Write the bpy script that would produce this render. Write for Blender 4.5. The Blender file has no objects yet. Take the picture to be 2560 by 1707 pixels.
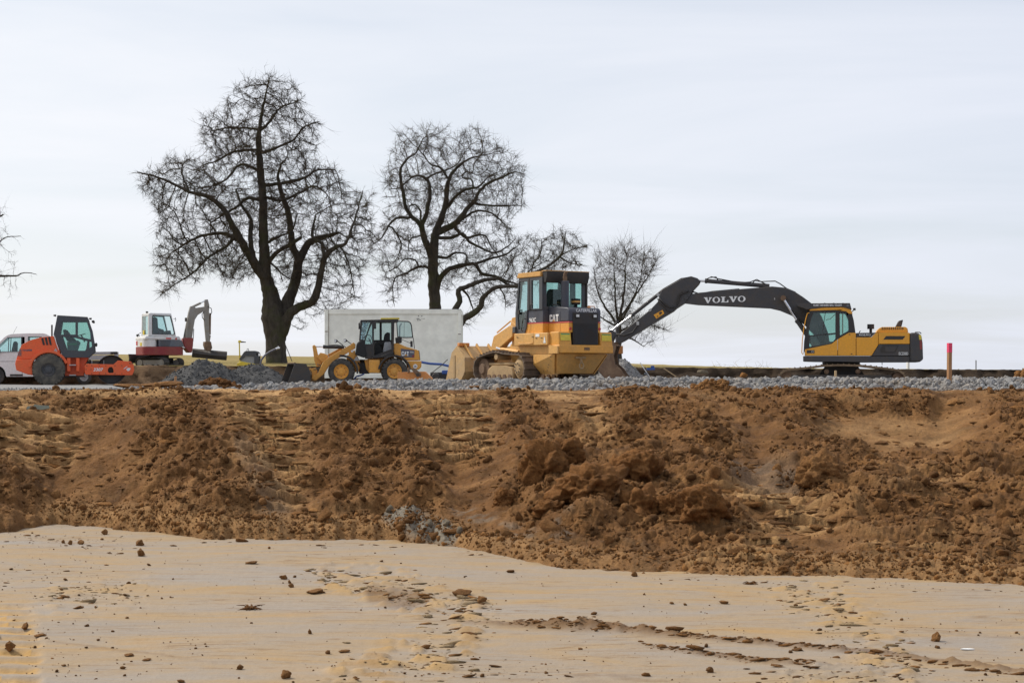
import bpy, bmesh, math, random
import numpy as np
from mathutils import Vector, Matrix, noise as mnoise
from mathutils.geometry import tessellate_polygon

# ------------------------------------------------------------------ camera, world, sun, exposure
SC = bpy.context.scene
COL = SC.collection
F = 60.0 / 36.0 * 2560.0          # focal length in photograph pixels
EYE = 2.9                         # eye height above the pit floor (m)
HY = 940.0                        # eye level in the photograph
PLAT = 2.55                       # yard level

cam_d = bpy.data.cameras.new("camera")
cam = bpy.data.objects.new("camera", cam_d)
COL.objects.link(cam)
cam.location = (0, 0, EYE)
cam.rotation_euler = (math.radians(90), 0, 0)
cam_d.lens = 60.0
cam_d.sensor_width = 36.0
cam_d.shift_y = (HY - 853.5) / 2560.0
cam_d.clip_start = 0.5
cam_d.clip_end = 3000
SC.camera = cam

SUN_EL, SUN_AZ = 45.0, -62.0      # azimuth from the view axis (+Y), negative = left
w = bpy.data.worlds.new("World")
SC.world = w
w.use_nodes = True
nt = w.node_tree
nt.nodes.clear()
def wn(t, **k):
    n = nt.nodes.new(t)
    for a, b in k.items():
        setattr(n, a, b)
    return n
wl = nt.links.new
out = wn("ShaderNodeOutputWorld")
bg = wn("ShaderNodeBackground")
sky = wn("ShaderNodeTexSky", sky_type='NISHITA')
sky.sun_disc = False
sky.sun_elevation = math.radians(SUN_EL)
sky.sun_rotation = math.radians(SUN_AZ)
sky.air_density = 1.0
sky.dust_density = 1.0
skyk = wn("ShaderNodeVectorMath", operation='SCALE')
skyk.inputs['Scale'].default_value = 1.0
wl(sky.outputs[0], skyk.inputs[0])
tc = wn("ShaderNodeTexCoord")
sep = wn("ShaderNodeSeparateXYZ")
wl(tc.outputs['Generated'], sep.inputs[0])
zc = wn("ShaderNodeMath", operation='MAXIMUM'); zc.inputs[1].default_value = 0.0
wl(sep.outputs[2], zc.inputs[0])
za = wn("ShaderNodeMath", operation='ADD'); za.inputs[1].default_value = 0.10
wl(zc.outputs[0], za.inputs[0])
dx = wn("ShaderNodeMath", operation='DIVIDE'); dy = wn("ShaderNodeMath", operation='DIVIDE')
wl(sep.outputs[0], dx.inputs[0]); wl(za.outputs[0], dx.inputs[1])
wl(sep.outputs[1], dy.inputs[0]); wl(za.outputs[0], dy.inputs[1])
cmb = wn("ShaderNodeCombineXYZ")
wl(dx.outputs[0], cmb.inputs[0]); wl(dy.outputs[0], cmb.inputs[1])
mp = wn("ShaderNodeMapping")
mp.inputs['Rotation'].default_value = (0, 0, math.radians(6))
mp.inputs['Scale'].default_value = (0.50, 0.85, 1)
wl(cmb.outputs[0], mp.inputs[0])
n1 = wn("ShaderNodeTexNoise"); n1.inputs['Scale'].default_value = 0.9; n1.inputs['Detail'].default_value = 7
n1.inputs['Roughness'].default_value = 0.52; n1.inputs['Distortion'].default_value = 0.5
wl(mp.outputs[0], n1.inputs['Vector'])
rmp = wn("ShaderNodeMapRange"); rmp.inputs[1].default_value = 0.34; rmp.inputs[2].default_value = 0.66
rmp.inputs[3].default_value = 0.64; rmp.inputs[4].default_value = 0.97
wl(n1.outputs[0], rmp.inputs[0])
# glow of the veiled sun in the thin cloud
sv = Vector((math.sin(math.radians(SUN_AZ)) * math.cos(math.radians(SUN_EL)),
             math.cos(math.radians(SUN_AZ)) * math.cos(math.radians(SUN_EL)), math.sin(math.radians(SUN_EL))))
dt = wn("ShaderNodeVectorMath", operation='DOT_PRODUCT'); dt.inputs[1].default_value = sv
wl(tc.outputs['Generated'], dt.inputs[0])
gl = wn("ShaderNodeMapRange"); gl.inputs[1].default_value = -0.35; gl.inputs[2].default_value = 0.85
gl.inputs[3].default_value = 0.0; gl.inputs[4].default_value = 1.0
wl(dt.outputs['Value'], gl.inputs[0])
cc = wn("ShaderNodeMix", data_type='RGBA')
cc.inputs[6].default_value = (5.9, 6.5, 8.1, 1); cc.inputs[7].default_value = (9.6, 9.6, 9.7, 1)
wl(gl.outputs[0], cc.inputs[0])
mx = wn("ShaderNodeMix", data_type='RGBA')
wl(rmp.outputs[0], mx.inputs[0]); wl(skyk.outputs[0], mx.inputs[6]); wl(cc.outputs[2], mx.inputs[7])
wl(mx.outputs[2], bg.inputs[0])
bg.inputs[1].default_value = 0.1
wl(bg.outputs[0], out.inputs[0])

sun_d = bpy.data.lights.new("sun", 'SUN')
sun_d.energy = 3.1
sun_d.angle = math.radians(7)
sun_d.color = (1.0, 0.93, 0.82)
sun = bpy.data.objects.new("sun", sun_d)
COL.objects.link(sun)
sun.rotation_euler = sv.to_track_quat('Z', 'Y').to_euler()
SC.view_settings.view_transform = 'Standard'
SC.view_settings.look = 'None'
SC.view_settings.exposure = 0.13
SC.view_settings.gamma = 1.0
SC.view_settings.use_curve_mapping = False

# ------------------------------------------------------------------ helpers
def world(px, py, d):
    """a point of the place: metres from the pixel it shows at and its distance"""
    return Vector(((px - 1280) / F * d, d, EYE + (HY - py) / F * d))

def link(o, parent=None):
    COL.objects.link(o)
    if parent is not None:
        o.parent = parent
    return o

def tag(o, label=None, cat=None, group=None, kind=None):
    if label: o["label"] = label
    if cat: o["category"] = cat
    if group: o["group"] = group
    if kind: o["kind"] = kind
    return o

def empty(name, loc, rz=0.0, label=None, cat=None, group=None):
    o = bpy.data.objects.new(name, None)
    o.empty_display_size = 0.3
    link(o)
    o.location = loc
    o.rotation_euler = (0, 0, rz)
    return tag(o, label, cat, group)

def np_mesh(name, V, Fc, mat=None, smooth=True):
    """mesh from arrays; Fc is (n,3) or (n,4)"""
    V = np.ascontiguousarray(V, dtype=np.float32); Fc = np.ascontiguousarray(Fc, dtype=np.int32)
    me = bpy.data.meshes.new(name)
    n, k = Fc.shape
    me.vertices.add(len(V)); me.vertices.foreach_set("co", V.ravel())
    me.loops.add(n * k); me.loops.foreach_set("vertex_index", Fc.ravel())
    me.polygons.add(n); me.polygons.foreach_set("loop_start", np.arange(n, dtype=np.int32) * k)
    me.polygons.foreach_set("use_smooth", np.full(n, smooth, dtype=bool))
    me.update(calc_edges=True)
    if mat: me.materials.append(mat)
    return me

def np_obj(name, V, Fc, mat, parent=None, smooth=True):
    return link(bpy.data.objects.new(name, np_mesh(name, V, Fc, mat, smooth)), parent)

# ---- numpy gradient noise
_rs = np.random.RandomState(7)
_perm = np.concatenate([_rs.permutation(1024)] * 3)
_g2 = _rs.normal(size=(1024, 2)); _g2 /= np.linalg.norm(_g2, axis=1)[:, None]
_g3 = _rs.normal(size=(1024, 3)); _g3 /= np.linalg.norm(_g3, axis=1)[:, None]
def pn2(x, y, seed=0):
    x = np.asarray(x, float) + seed * 17.31; y = np.asarray(y, float) + seed * 9.17
    xi = np.floor(x).astype(int); yi = np.floor(y).astype(int)
    xf = x - xi; yf = y - yi
    u = xf ** 3 * (xf * (xf * 6 - 15) + 10); v = yf ** 3 * (yf * (yf * 6 - 15) + 10)
    def g(ix, iy, fx, fy):
        h = _perm[_perm[ix & 1023] + (iy & 1023)]
        return _g2[h, 0] * fx + _g2[h, 1] * fy
    a = g(xi, yi, xf, yf); b = g(xi + 1, yi, xf - 1, yf)
    c = g(xi, yi + 1, xf, yf - 1); e = g(xi + 1, yi + 1, xf - 1, yf - 1)
    return (a + u * (b - a)) * (1 - v) + (c + u * (e - c)) * v
def fbm2(x, y, o=4, seed=0, gain=0.5):
    r = 0; a = 1.0
    for i in range(o):
        r = r + a * pn2(x * 2 ** i, y * 2 ** i, seed + i * 3); a *= gain
    return r
def pn3(p, seed=0):
    p = np.asarray(p, float) + seed * 11.7
    i = np.floor(p).astype(int); f = p - i
    u = f ** 3 * (f * (f * 6 - 15) + 10)
    r = 0
    for dx_ in (0, 1):
        for dy_ in (0, 1):
            for dz_ in (0, 1):
                h = _perm[_perm[_perm[(i[:, 0] + dx_) & 1023] + ((i[:, 1] + dy_) & 1023)] + ((i[:, 2] + dz_) & 1023)]
                q = _g3[h, 0] * (f[:, 0] - dx_) + _g3[h, 1] * (f[:, 1] - dy_) + _g3[h, 2] * (f[:, 2] - dz_)
                wt = (u[:, 0] if dx_ else 1 - u[:, 0]) * (u[:, 1] if dy_ else 1 - u[:, 1]) * (u[:, 2] if dz_ else 1 - u[:, 2])
                r = r + q * wt
    return r
def sstep(a, b, x):
    t = np.clip((x - a) / (b - a), 0, 1)
    return t * t * (3 - 2 * t)

def ico(sub):
    bm = bmesh.new(); bmesh.ops.create_icosphere(bm, subdivisions=sub, radius=1)
    V = np.array([v.co[:] for v in bm.verts]); Fc = np.array([[v.index for v in f.verts] for f in bm.faces]); bm.free()
    return V, Fc
ICO = {k: ico(k) for k in (1, 2, 3, 4, 5)}

def rand_rot(n, rs, tilt=None):
    if tilt is None:
        q = rs.normal(size=(n, 4)); q /= np.linalg.norm(q, axis=1)[:, None]
        a, b, c, d = q.T
    else:
        az = rs.uniform(0, 6.283, n); ax = rs.normal(size=(n, 2)) * tilt
        # yaw then small tilt (approximate quaternion product)
        yaw = np.stack([np.cos(az / 2), 0 * az, 0 * az, np.sin(az / 2)], 1)
        tl = np.stack([np.ones(n), ax[:, 0] / 2, ax[:, 1] / 2, 0 * az], 1); tl /= np.linalg.norm(tl, axis=1)[:, None]
        w1, x1, y1, z1 = tl.T; w2, x2, y2, z2 = yaw.T
        a = w1 * w2 - x1 * x2 - y1 * y2 - z1 * z2; b = w1 * x2 + x1 * w2 + y1 * z2 - z1 * y2
        c = w1 * y2 - x1 * z2 + y1 * w2 + z1 * x2; d = w1 * z2 + x1 * y2 - y1 * x2 + z1 * w2
    R = np.empty((n, 3, 3))
    R[:, 0, 0] = a*a+b*b-c*c-d*d; R[:, 0, 1] = 2*(b*c-a*d); R[:, 0, 2] = 2*(b*d+a*c)
    R[:, 1, 0] = 2*(b*c+a*d); R[:, 1, 1] = a*a-b*b+c*c-d*d; R[:, 1, 2] = 2*(c*d-a*b)
    R[:, 2, 0] = 2*(b*d-a*c); R[:, 2, 1] = 2*(c*d+a*b); R[:, 2, 2] = a*a-b*b-c*c+d*d
    return R

def merge(variants, pos, scl, rot, rs):
    """many copies of a few small shapes as one pair of arrays"""
    Vs, Fs, off = [], [], 0
    idx = rs.randint(0, len(variants), len(pos))
    for k, (V, Fc) in enumerate(variants):
        m = np.where(idx == k)[0]
        if not len(m): continue
        P = np.einsum('nij,nvj->nvi', rot[m], V[None] * scl[m][:, None, :]) + pos[m][:, None, :]
        Vs.append(P.reshape(-1, 3))
        Fs.append((Fc[None] + (np.arange(len(m)) * len(V))[:, None, None]).reshape(-1, Fc.shape[1]) + off)
        off += len(m) * len(V)
    return np.concatenate(Vs), np.concatenate(Fs)

# ---- builder for hard-surface parts
class MB:
    def __init__(s):
        s.v = []; s.f = []
    def add(s, vs, fs):
        o = len(s.v); s.v += [tuple(v) for v in vs]; s.f += [tuple(i + o for i in f) for f in fs]; return s
    def box(s, x0, x1, y0, y1, z0, z1):
        v = [(x, y, z) for x in (x0, x1) for y in (y0, y1) for z in (z0, z1)]
        return s.add(v, [(0, 1, 3, 2), (4, 6, 7, 5), (0, 4, 5, 1), (2, 3, 7, 6), (0, 2, 6, 4), (1, 5, 7, 3)])
    def prism(s, poly, y0, y1, holes=(), axis='y', shrink=None):
        """polygon in (x,z) extruded along y (axis 'x': polygon in (y,z) extruded along x; 'z': (x,y) along z)"""
        def m(a, b, t):
            return (a, t, b) if axis == 'y' else ((t, a, b) if axis == 'x' else (a, b, t))
        loops = [list(poly)] + [list(h) for h in holes]
        flat = [p for l in loops for p in l]; n = len(flat)
        tris = tessellate_polygon([[Vector((p[0], p[1], 0)) for p in l] for l in loops])
        vs = [m(p[0], p[1], y0) for p in flat] + [m(p[0], p[1], y1) for p in flat]
        fs = []
        if not holes and len(poly) <= 4:
            fs.append(tuple(range(n))); fs.append(tuple(range(2 * n - 1, n - 1, -1)))
        else:
            for t in tris:
                fs.append((t[0], t[1], t[2])); fs.append((t[2] + n, t[1] + n, t[0] + n))
        o = 0
        for l in loops:
            k = len(l)
            for i in range(k):
                a, b = o + i, o + (i + 1) % k
                fs.append((a, b, b + n, a + n))
            o += k
        return s.add(vs, fs)
    def cyl(s, c, axis, r, l, n=20, r2=None):
        return s.lathe(c, axis, [(0, -l / 2), (r, -l / 2), (r if r2 is None else r2, l / 2), (0, l / 2)], n)
    def lathe(s, c, axis, prof, n=24):
        A = {'x': Vector((1, 0, 0)), 'y': Vector((0, 1, 0)), 'z': Vector((0, 0, 1))}.get(axis, None) if isinstance(axis, str) else Vector(axis).normalized()
        U = A.orthogonal().normalized(); W = A.cross(U)
        c = Vector(c); vs = []; fs = []; k = len(prof)
        for i in range(n):
            a = 2 * math.pi * i / n
            d = U * math.cos(a) + W * math.sin(a)
            for r, h in prof: vs.append(c + d * r + A * h)
        for i in range(n):
            j = (i + 1) % n
            for q in range(k - 1):
                fs.append((i * k + q, j * k + q, j * k + q + 1, i * k + q + 1))
        return s.add(vs, fs)
    def tube(s, pts, r, n=8, caps=True):
        pts = [Vector(p) for p in pts]; rr = r if isinstance(r, (list, tuple)) else [r] * len(pts)
        vs = []; fs = []; up = None
        for i, p in enumerate(pts):
            t = (pts[min(i + 1, len(pts) - 1)] - pts[max(i - 1, 0)]).normalized()
            if up is None: up = t.orthogonal().normalized()
            up = (up - t * up.dot(t)).normalized(); sd = t.cross(up)
            for k in range(n):
                a = 2 * math.pi * k / n
                vs.append(p + (up * math.cos(a) + sd * math.sin(a)) * rr[i])
        for i in range(len(pts) - 1):
            for k in range(n):
                fs.append((i * n + k, i * n + (k + 1) % n, (i + 1) * n + (k + 1) % n, (i + 1) * n + k))
        if caps:
            fs.append(tuple(range(n - 1, -1, -1))); fs.append(tuple((len(pts) - 1) * n + k for k in range(n)))
        return s.add(vs, fs)
    def bar(s, a, b, wy, wz):
        """square bar from a to b, wy wide across y (or x when along y), wz thick"""
        a = Vector(a); b = Vector(b); t = (b - a).normalized()
        sd = Vector((0, 1, 0)) if abs(t.y) < 0.9 else Vector((1, 0, 0))
        u = (sd - t * sd.dot(t)).normalized(); q = t.cross(u)
        vs = []
        for p in (a, b):
            for i, j in ((-1, -1), (1, -1), (1, 1), (-1, 1)): vs.append(p + u * wy / 2 * i + q * wz / 2 * j)
        return s.add(vs, [(3, 2, 1, 0), (4, 5, 6, 7), (0, 1, 5, 4), (1, 2, 6, 5), (2, 3, 7, 6), (3, 0, 4, 7)])
    def quad(s, a, b, c, d):
        return s.add([a, b, c, d], [(0, 1, 2, 3)])
    def slab(s, pts, nrm, th):
        """flat polygon (3d points) with thickness along nrm"""
        n = Vector(nrm).normalized() * th; k = len(pts)
        vs = [Vector(p) for p in pts] + [Vector(p) + n for p in pts]
        fs = [tuple(range(k)), tuple(range(2 * k - 1, k - 1, -1))] + [(i, (i + 1) % k, (i + 1) % k + k, i + k) for i in range(k)]
        return s.add(vs, fs)
    def mesh(s, name, mat):
        me = bpy.data.meshes.new(name); me.from_pydata(s.v, [], s.f)
        bm = bmesh.new(); bm.from_mesh(me); bmesh.ops.remove_doubles(bm, verts=bm.verts, dist=1e-5)
        bmesh.ops.recalc_face_normals(bm, faces=bm.faces); bm.to_mesh(me); bm.free()
        me.materials.append(mat); return me
    def build(s, name, mat, parent=None, bevel=0.0, smooth=False, seg=2):
        me = s.mesh(name, mat)
        o = link(bpy.data.objects.new(name, me), parent)
        if bevel > 0:
            m = o.modifiers.new("bevel", 'BEVEL'); m.width = bevel; m.segments = seg; m.limit_method = 'ANGLE'
            m.angle_limit = math.radians(35); m.harden_normals = False
        if smooth or bevel > 0:
            me.set_sharp_from_angle(angle=math.radians(38 if not bevel else 30))
            me.polygons.foreach_set("use_smooth", [True] * len(me.polygons))
        return o

class Px:
    """metres in a machine's own frame from coordinates measured in an enlarged view of the photograph;
    rot = the way the machine is turned on its place"""
    def __init__(s, k, ox, oy, ax, ay, sc, rot=0.0):
        s.k, s.ox, s.oy, s.ax, s.ay, s.s, s.rot = k, ox, oy, ax, ay, sc, rot
        s.d0 = F / sc; s.x0 = (ax - 1280) / F * s.d0; s.zr = EYE + (HY - ay) / F * s.d0
    def x(s, c):
        q = (s.ox + c * s.k - 1280) / F
        return (q * s.d0 - s.x0) / (math.cos(s.rot) - q * math.sin(s.rot))
    def z(s, c): return (s.ay - (s.oy + c * s.k)) / s.s
    def zx(s, c, X): return EYE + (HY - (s.oy + c * s.k)) * (s.d0 + X * math.sin(s.rot)) / F - s.zr
    def p(s, pts): return [(s.x(a), s.zx(b, s.x(a))) for a, b in pts]
    def l(s, c): return c * s.k / s.s
    def v(s, a, b, y): return (s.x(a), y, s.zx(b, s.x(a)))

def circ(cx, cz, r, n=24, a0=0, a1=2 * math.pi):
    return [(cx + r * math.cos(a0 + (a1 - a0) * i / n), cz + r * math.sin(a0 + (a1 - a0) * i / n)) for i in range(n)]

def text_part(name, body, mat, parent, o, u, v, w_, h_, th=0.006, offset=0.0, shear=0.0):
    """lettering as flat raised shapes; o = lower left corner, u/v = unit directions, w_ x h_ metres"""
    cu = bpy.data.curves.new(name, 'FONT'); cu.body = body; cu.size = 1; cu.offset = offset; cu.shear = shear
    cu.resolution_u = 3
    ob = bpy.data.objects.new(name, cu)
    me = bpy.data.meshes.new_from_object(ob)
    bpy.data.objects.remove(ob)
    co = np.array([q.co[:] for q in me.vertices])
    mn = co.min(0); mxx = co.max(0); d = np.maximum(mxx - mn, 1e-6)
    o = Vector(o); u = Vector(u).normalized(); v = Vector(v).normalized(); n = u.cross(v)
    for q, c in zip(me.vertices, co):
        q.co = o + u * ((c[0] - mn[0]) / d[0] * w_) + v * ((c[1] - mn[1]) / d[1] * h_) + n * th
    me.name = name
    me.materials.clear(); me.materials.append(mat)
    return link(bpy.data.objects.new(name, me), parent)

def split_loose(o, name):
    """every separate piece of a mesh becomes a part of its own"""
    me = o.data; n = len(me.vertices); up = list(range(n))
    def find(a):
        while up[a] != a: up[a] = up[up[a]]; a = up[a]
        return a
    for e_ in me.edges:
        a, b = find(e_.vertices[0]), find(e_.vertices[1])
        if a != b: up[a] = b
    groups = {}
    for p in me.polygons: groups.setdefault(find(p.vertices[0]), []).append(p)
    if len(groups) < 2: o.name = name; return
    for ps in groups.values():
        ids = sorted({v for p in ps for v in p.vertices}); mp_ = {v: i for i, v in enumerate(ids)}
        m2 = bpy.data.meshes.new(name); m2.from_pydata([me.vertices[v].co[:] for v in ids], [], [[mp_[v] for v in p.vertices] for p in ps])
        m2.materials.append(me.materials[0]); m2.polygons.foreach_set("use_smooth", [ps[0].use_smooth] * len(ps))
        q = link(bpy.data.objects.new(name, m2), o.parent); q.matrix_local = o.matrix_local
    bpy.data.objects.remove(o)

CAT_GLYPHS = {'C': [(0, .15), (.15, 0), (.85, 0), (1, .15), (1, .38), (.66, .38), (.66, .24), (.34, .24), (.34, .76), (.66, .76), (.66, .62), (1, .62), (1, .85), (.85, 1), (.15, 1), (0, .85)],
              'A': [(0, 0), (.32, 1), (.68, 1), (1, 0), (.68, 0), (.5, .62), (.32, 0)],
              'T': [(0, 1), (1, 1), (1, .76), (.67, .76), (.67, 0), (.33, 0), (.33, .76), (0, .76)]}
def block_word(word, o, u, v, w_, h_, th, mat, parent):
    o = Vector(o); u = Vector(u).normalized(); v = Vector(v).normalized(); n = u.cross(v); wd = w_ / len(word); mb_ = MB()
    for i, ch in enumerate(word):
        pts = [o + u * (wd * (i + a * .92)) + v * (b * h_) for a, b in CAT_GLYPHS[ch]]; k_ = len(pts)
        tr_ = tessellate_polygon([[Vector((a, b, 0)) for a, b in CAT_GLYPHS[ch]]])
        mb_.add(pts + [p + n * th for p in pts], [tuple(q) for q in tr_] + [tuple(x + k_ for x in q) for q in tr_] + [(j, (j + 1) % k_, (j + 1) % k_ + k_, j + k_) for j in range(k_)])
    return mb_.build("lettering", M[mat], parent)

def copy_tree(o, parent=None):
    c = o.copy(); COL.objects.link(c)
    if parent is not None: c.parent = parent
    for ch in o.children: copy_tree(ch, c)
    return c

# ------------------------------------------------------------------ materials
M = {}
def base_mat(name, rough=0.6, metal=0.0, spec=0.5):
    m = bpy.data.materials.new(name); m.use_nodes = True
    b = m.node_tree.nodes["Principled BSDF"]
    b.inputs['Roughness'].default_value = rough; b.inputs['Metallic'].default_value = metal
    b.inputs['Specular IOR Level'].default_value = spec
    M[name] = m
    return m, m.node_tree, b
def nd(t, kind, **k):
    n = t.nodes.new(kind)
    for a, b in k.items(): setattr(n, a, b)
    return n
def noise_node(t, vec, scale, detail=4, rough=0.55, dist=0.0):
    n = nd(t, "ShaderNodeTexNoise"); n.inputs['Scale'].default_value = scale; n.inputs['Detail'].default_value = detail
    n.inputs['Roughness'].default_value = rough; n.inputs['Distortion'].default_value = dist
    if vec is not None: t.links.new(vec, n.inputs['Vector'])
    return n
def ramp(t, src, stops):
    r = nd(t, "ShaderNodeValToRGB"); e = r.color_ramp.elements
    while len(e) < len(stops): e.new(0.5)
    for i, (p, c) in enumerate(stops):
        e[i].position = p; e[i].color = (c[0], c[1], c[2], 1) if hasattr(c, '__len__') else (c, c, c, 1)
    t.links.new(src, r.inputs[0]); return r
def mixc(t, fac, a, b, mode='MIX'):
    m = nd(t, "ShaderNodeMix", data_type='RGBA', blend_type=mode)
    for i, x in ((0, fac), (6, a), (7, b)):
        if hasattr(x, 'links') or hasattr(x, 'is_linked'): t.links.new(x, m.inputs[i])
        elif i == 0: m.inputs[0].default_value = x
        else: m.inputs[i].default_value = (x[0], x[1], x[2], 1)
    return m.outputs[2]
def bump(t, b, h, strength, dist):
    n = nd(t, "ShaderNodeBump"); n.inputs['Strength'].default_value = strength; n.inputs['Distance'].default_value = dist
    t.links.new(h, n.inputs['Height']); t.links.new(n.outputs[0], b.inputs['Normal'])

def paint(name, col, dust=(0.36, 0.25, 0.14), amt=0.3, rough=0.42, metal=0.0, scale=3.0, grime=0.0):
    """painted or moulded surface with its own dust and wear"""
    m, t, b = base_mat(name, rough, metal)
    co = nd(t, "ShaderNodeTexCoord").outputs['Object']
    n = noise_node(t, co, scale, 6, 0.65, 0.4)
    f = ramp(t, n.outputs[0], [(0.42, 0.08 * amt), (0.72, amt)])
    n2 = noise_node(t, co, scale * 5, 3, 0.6)
    v = ramp(t, n2.outputs[0], [(0.3, 0.88), (0.7, 1.08)])
    c = mixc(t, 1.0, col, v.outputs[0], 'MULTIPLY')
    c = mixc(t, f.outputs[0], c, dust)
    if grime > 0:
        n3 = noise_node(t, co, scale * 2.2, 5, 0.7, 1.0)
        g = ramp(t, n3.outputs[0], [(0.55, 0.0), (0.66, grime)])
        c = mixc(t, g.outputs[0], c, (0.07, 0.05, 0.035))
    t.links.new(c, b.inputs['Base Color'])
    r = ramp(t, n.outputs[0], [(0.4, rough), (0.7, min(0.95, rough + 0.35))])
    t.links.new(r.outputs[0], b.inputs['Roughness'])
    bump(t, b, n2.outputs[0], 0.05, 0.01)
    return m

def plain(name, col, rough=0.6, metal=0.0):
    m, t, b = base_mat(name, rough, metal)
    co = nd(t, "ShaderNodeTexCoord").outputs['Object']
    n = noise_node(t, co, 14, 3)
    v = ramp(t, n.outputs[0], [(0.3, 0.85), (0.7, 1.1)])
    t.links.new(mixc(t, 1.0, col, v.outputs[0], 'MULTIPLY'), b.inputs['Base Color'])
    return m

def glass(name, tint, refl=0.12, dirt=0.015):
    m = bpy.data.materials.new(name); m.use_nodes = True; t = m.node_tree; t.nodes.clear()
    o = nd(t, "ShaderNodeOutputMaterial"); tr = nd(t, "ShaderNodeBsdfTransparent"); gl_ = nd(t, "ShaderNodeBsdfGlossy")
    df = nd(t, "ShaderNodeBsdfDiffuse")
    tr.inputs[0].default_value = (*tint, 1); gl_.inputs[0].default_value = (0.9, 0.95, 0.95, 1); gl_.inputs['Roughness'].default_value = 0.03
    df.inputs[0].default_value = (0.5, 0.46, 0.38, 1)
    fr = nd(t, "ShaderNodeLayerWeight"); pw_ = nd(t, "ShaderNodeMath", operation='POWER'); pw_.inputs[1].default_value = 5.0; t.links.new(fr.outputs['Facing'], pw_.inputs[0])
    mm = nd(t, "ShaderNodeMath", operation='MULTIPLY_ADD'); mm.inputs[1].default_value = 0.9; mm.inputs[2].default_value = refl * 0.4
    t.links.new(pw_.outputs[0], mm.inputs[0])
    s1 = nd(t, "ShaderNodeMixShader"); s2 = nd(t, "ShaderNodeMixShader")
    t.links.new(mm.outputs[0], s1.inputs[0]); t.links.new(tr.outputs[0], s1.inputs[1]); t.links.new(gl_.outputs[0], s1.inputs[2])
    co = nd(t, "ShaderNodeTexCoord").outputs['Object']
    n = noise_node(t, co, 4, 4); f = ramp(t, n.outputs[0], [(0.4, dirt * 0.3), (0.75, dirt * 2)])
    t.links.new(f.outputs[0], s2.inputs[0]); t.links.new(s1.outputs[0], s2.inputs[1]); t.links.new(df.outputs[0], s2.inputs[2])
    t.links.new(s2.outputs[0], o.inputs[0]); M[name] = m
    return m

def geo_pos(t): return nd(t, "ShaderNodeNewGeometry").outputs['Position']
def mapping(t, vec, scale, rot=0.0):
    n = nd(t, "ShaderNodeMapping"); n.inputs['Scale'].default_value = scale; n.inputs['Rotation'].default_value = (0, 0, rot); t.links.new(vec, n.inputs[0]); return n.outputs[0]

def soil_mat(name, dark, mid, light, sandy=(0.40, 0.26, 0.13), clay=(0.33, 0.31, 0.27), attr=True, sc=1.0):
    m, t, b = base_mat(name, 0.95, 0, 0.2)
    p = geo_pos(t)
    n1_ = noise_node(t, p, 1.3 * sc, 6, 0.6, 0.3); n2_ = noise_node(t, p, 14 * sc, 5, 0.65)
    c = ramp(t, n1_.outputs[0], [(0.3, dark), (0.52, mid), (0.75, light)]).outputs[0]
    v = ramp(t, n2_.outputs[0], [(0.25, 0.72), (0.75, 1.25)]).outputs[0]
    c = mixc(t, 1.0, c, v, 'MULTIPLY')
    if attr:
        a = nd(t, "ShaderNodeAttribute", attribute_name="soil"); s = nd(t, "ShaderNodeSeparateColor"); t.links.new(a.outputs['Color'], s.inputs[0])
        sd = mixc(t, 1.0, sandy, v, 'MULTIPLY')
        c = mixc(t, s.outputs[0], c, sd)
        cl = mixc(t, 1.0, clay, v, 'MULTIPLY')
        c = mixc(t, s.outputs[1], c, cl)
    if not attr:
        isl = nd(t, "ShaderNodeNewGeometry").outputs['Random Per Island']
        c = mixc(t, 1.0, c, ramp(t, isl, [(0.0, (0.72, 0.70, 0.66)), (0.55, (1.0, 1.0, 1.0)), (1.0, (1.42, 1.40, 1.36))]).outputs[0], 'MULTIPLY')
    t.links.new(c, b.inputs['Base Color'])
    n3_ = noise_node(t, p, 16 * sc, 7, 0.78, 0.6)
    vr = nd(t, "ShaderNodeTexVoronoi"); vr.inputs['Scale'].default_value = 22 * sc; vr.inputs['Randomness'].default_value = 1.0; t.links.new(p, vr.inputs['Vector'])
    hh = nd(t, "ShaderNodeMath", operation='MULTIPLY_ADD'); hh.inputs[1].default_value = -0.35; t.links.new(vr.outputs['Distance'], hh.inputs[0]); t.links.new(n3_.outputs[0], hh.inputs[2])
    bump(t, b, hh.outputs[0], 0.9, 0.06)
    return m

def set_attr(me, arr, name="soil"):
    a = me.color_attributes.new(name, 'FLOAT_COLOR', 'POINT')
    full = np.ones((len(me.vertices), 4), np.float32); full[:, :arr.shape[1]] = arr
    a.data.foreach_set("color", full.ravel())
# ------------------------------------------------------------------ ground
soil_mat("slope_soil", (0.092, 0.042, 0.0135), (0.188, 0.088, 0.029), (0.315, 0.162, 0.060), sandy=(0.52, 0.31, 0.135), clay=(0.24, 0.222, 0.18))
soil_mat("clod_soil", (0.105, 0.050, 0.0165), (0.190, 0.092, 0.032), (0.295, 0.154, 0.059), attr=False, sc=2.0)
soil_mat("red_soil", (0.090, 0.040, 0.012), (0.172, 0.077, 0.024), (0.27, 0.13, 0.046), attr=False, sc=2.0)
soil_mat("pale_clod", (0.12, 0.095, 0.065), (0.18, 0.148, 0.105), (0.24, 0.205, 0.15), attr=False, sc=2.0)
soil_mat("crumb_soil", (0.18, 0.081, 0.024), (0.24, 0.113, 0.036), (0.31, 0.157, 0.054), attr=False, sc=2.0)
soil_mat("floor_flake", (0.30, 0.20, 0.10), (0.36, 0.255, 0.14), (0.42, 0.32, 0.20), attr=False, sc=2.0)
soil_mat("crust_soil", (0.17, 0.080, 0.025), (0.235, 0.118, 0.040), (0.31, 0.168, 0.062), attr=False, sc=2.0)
soil_mat("bank_soil", (0.026, 0.017, 0.010), (0.042, 0.028, 0.017), (0.085, 0.055, 0.032), attr=False, sc=0.8)
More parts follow.
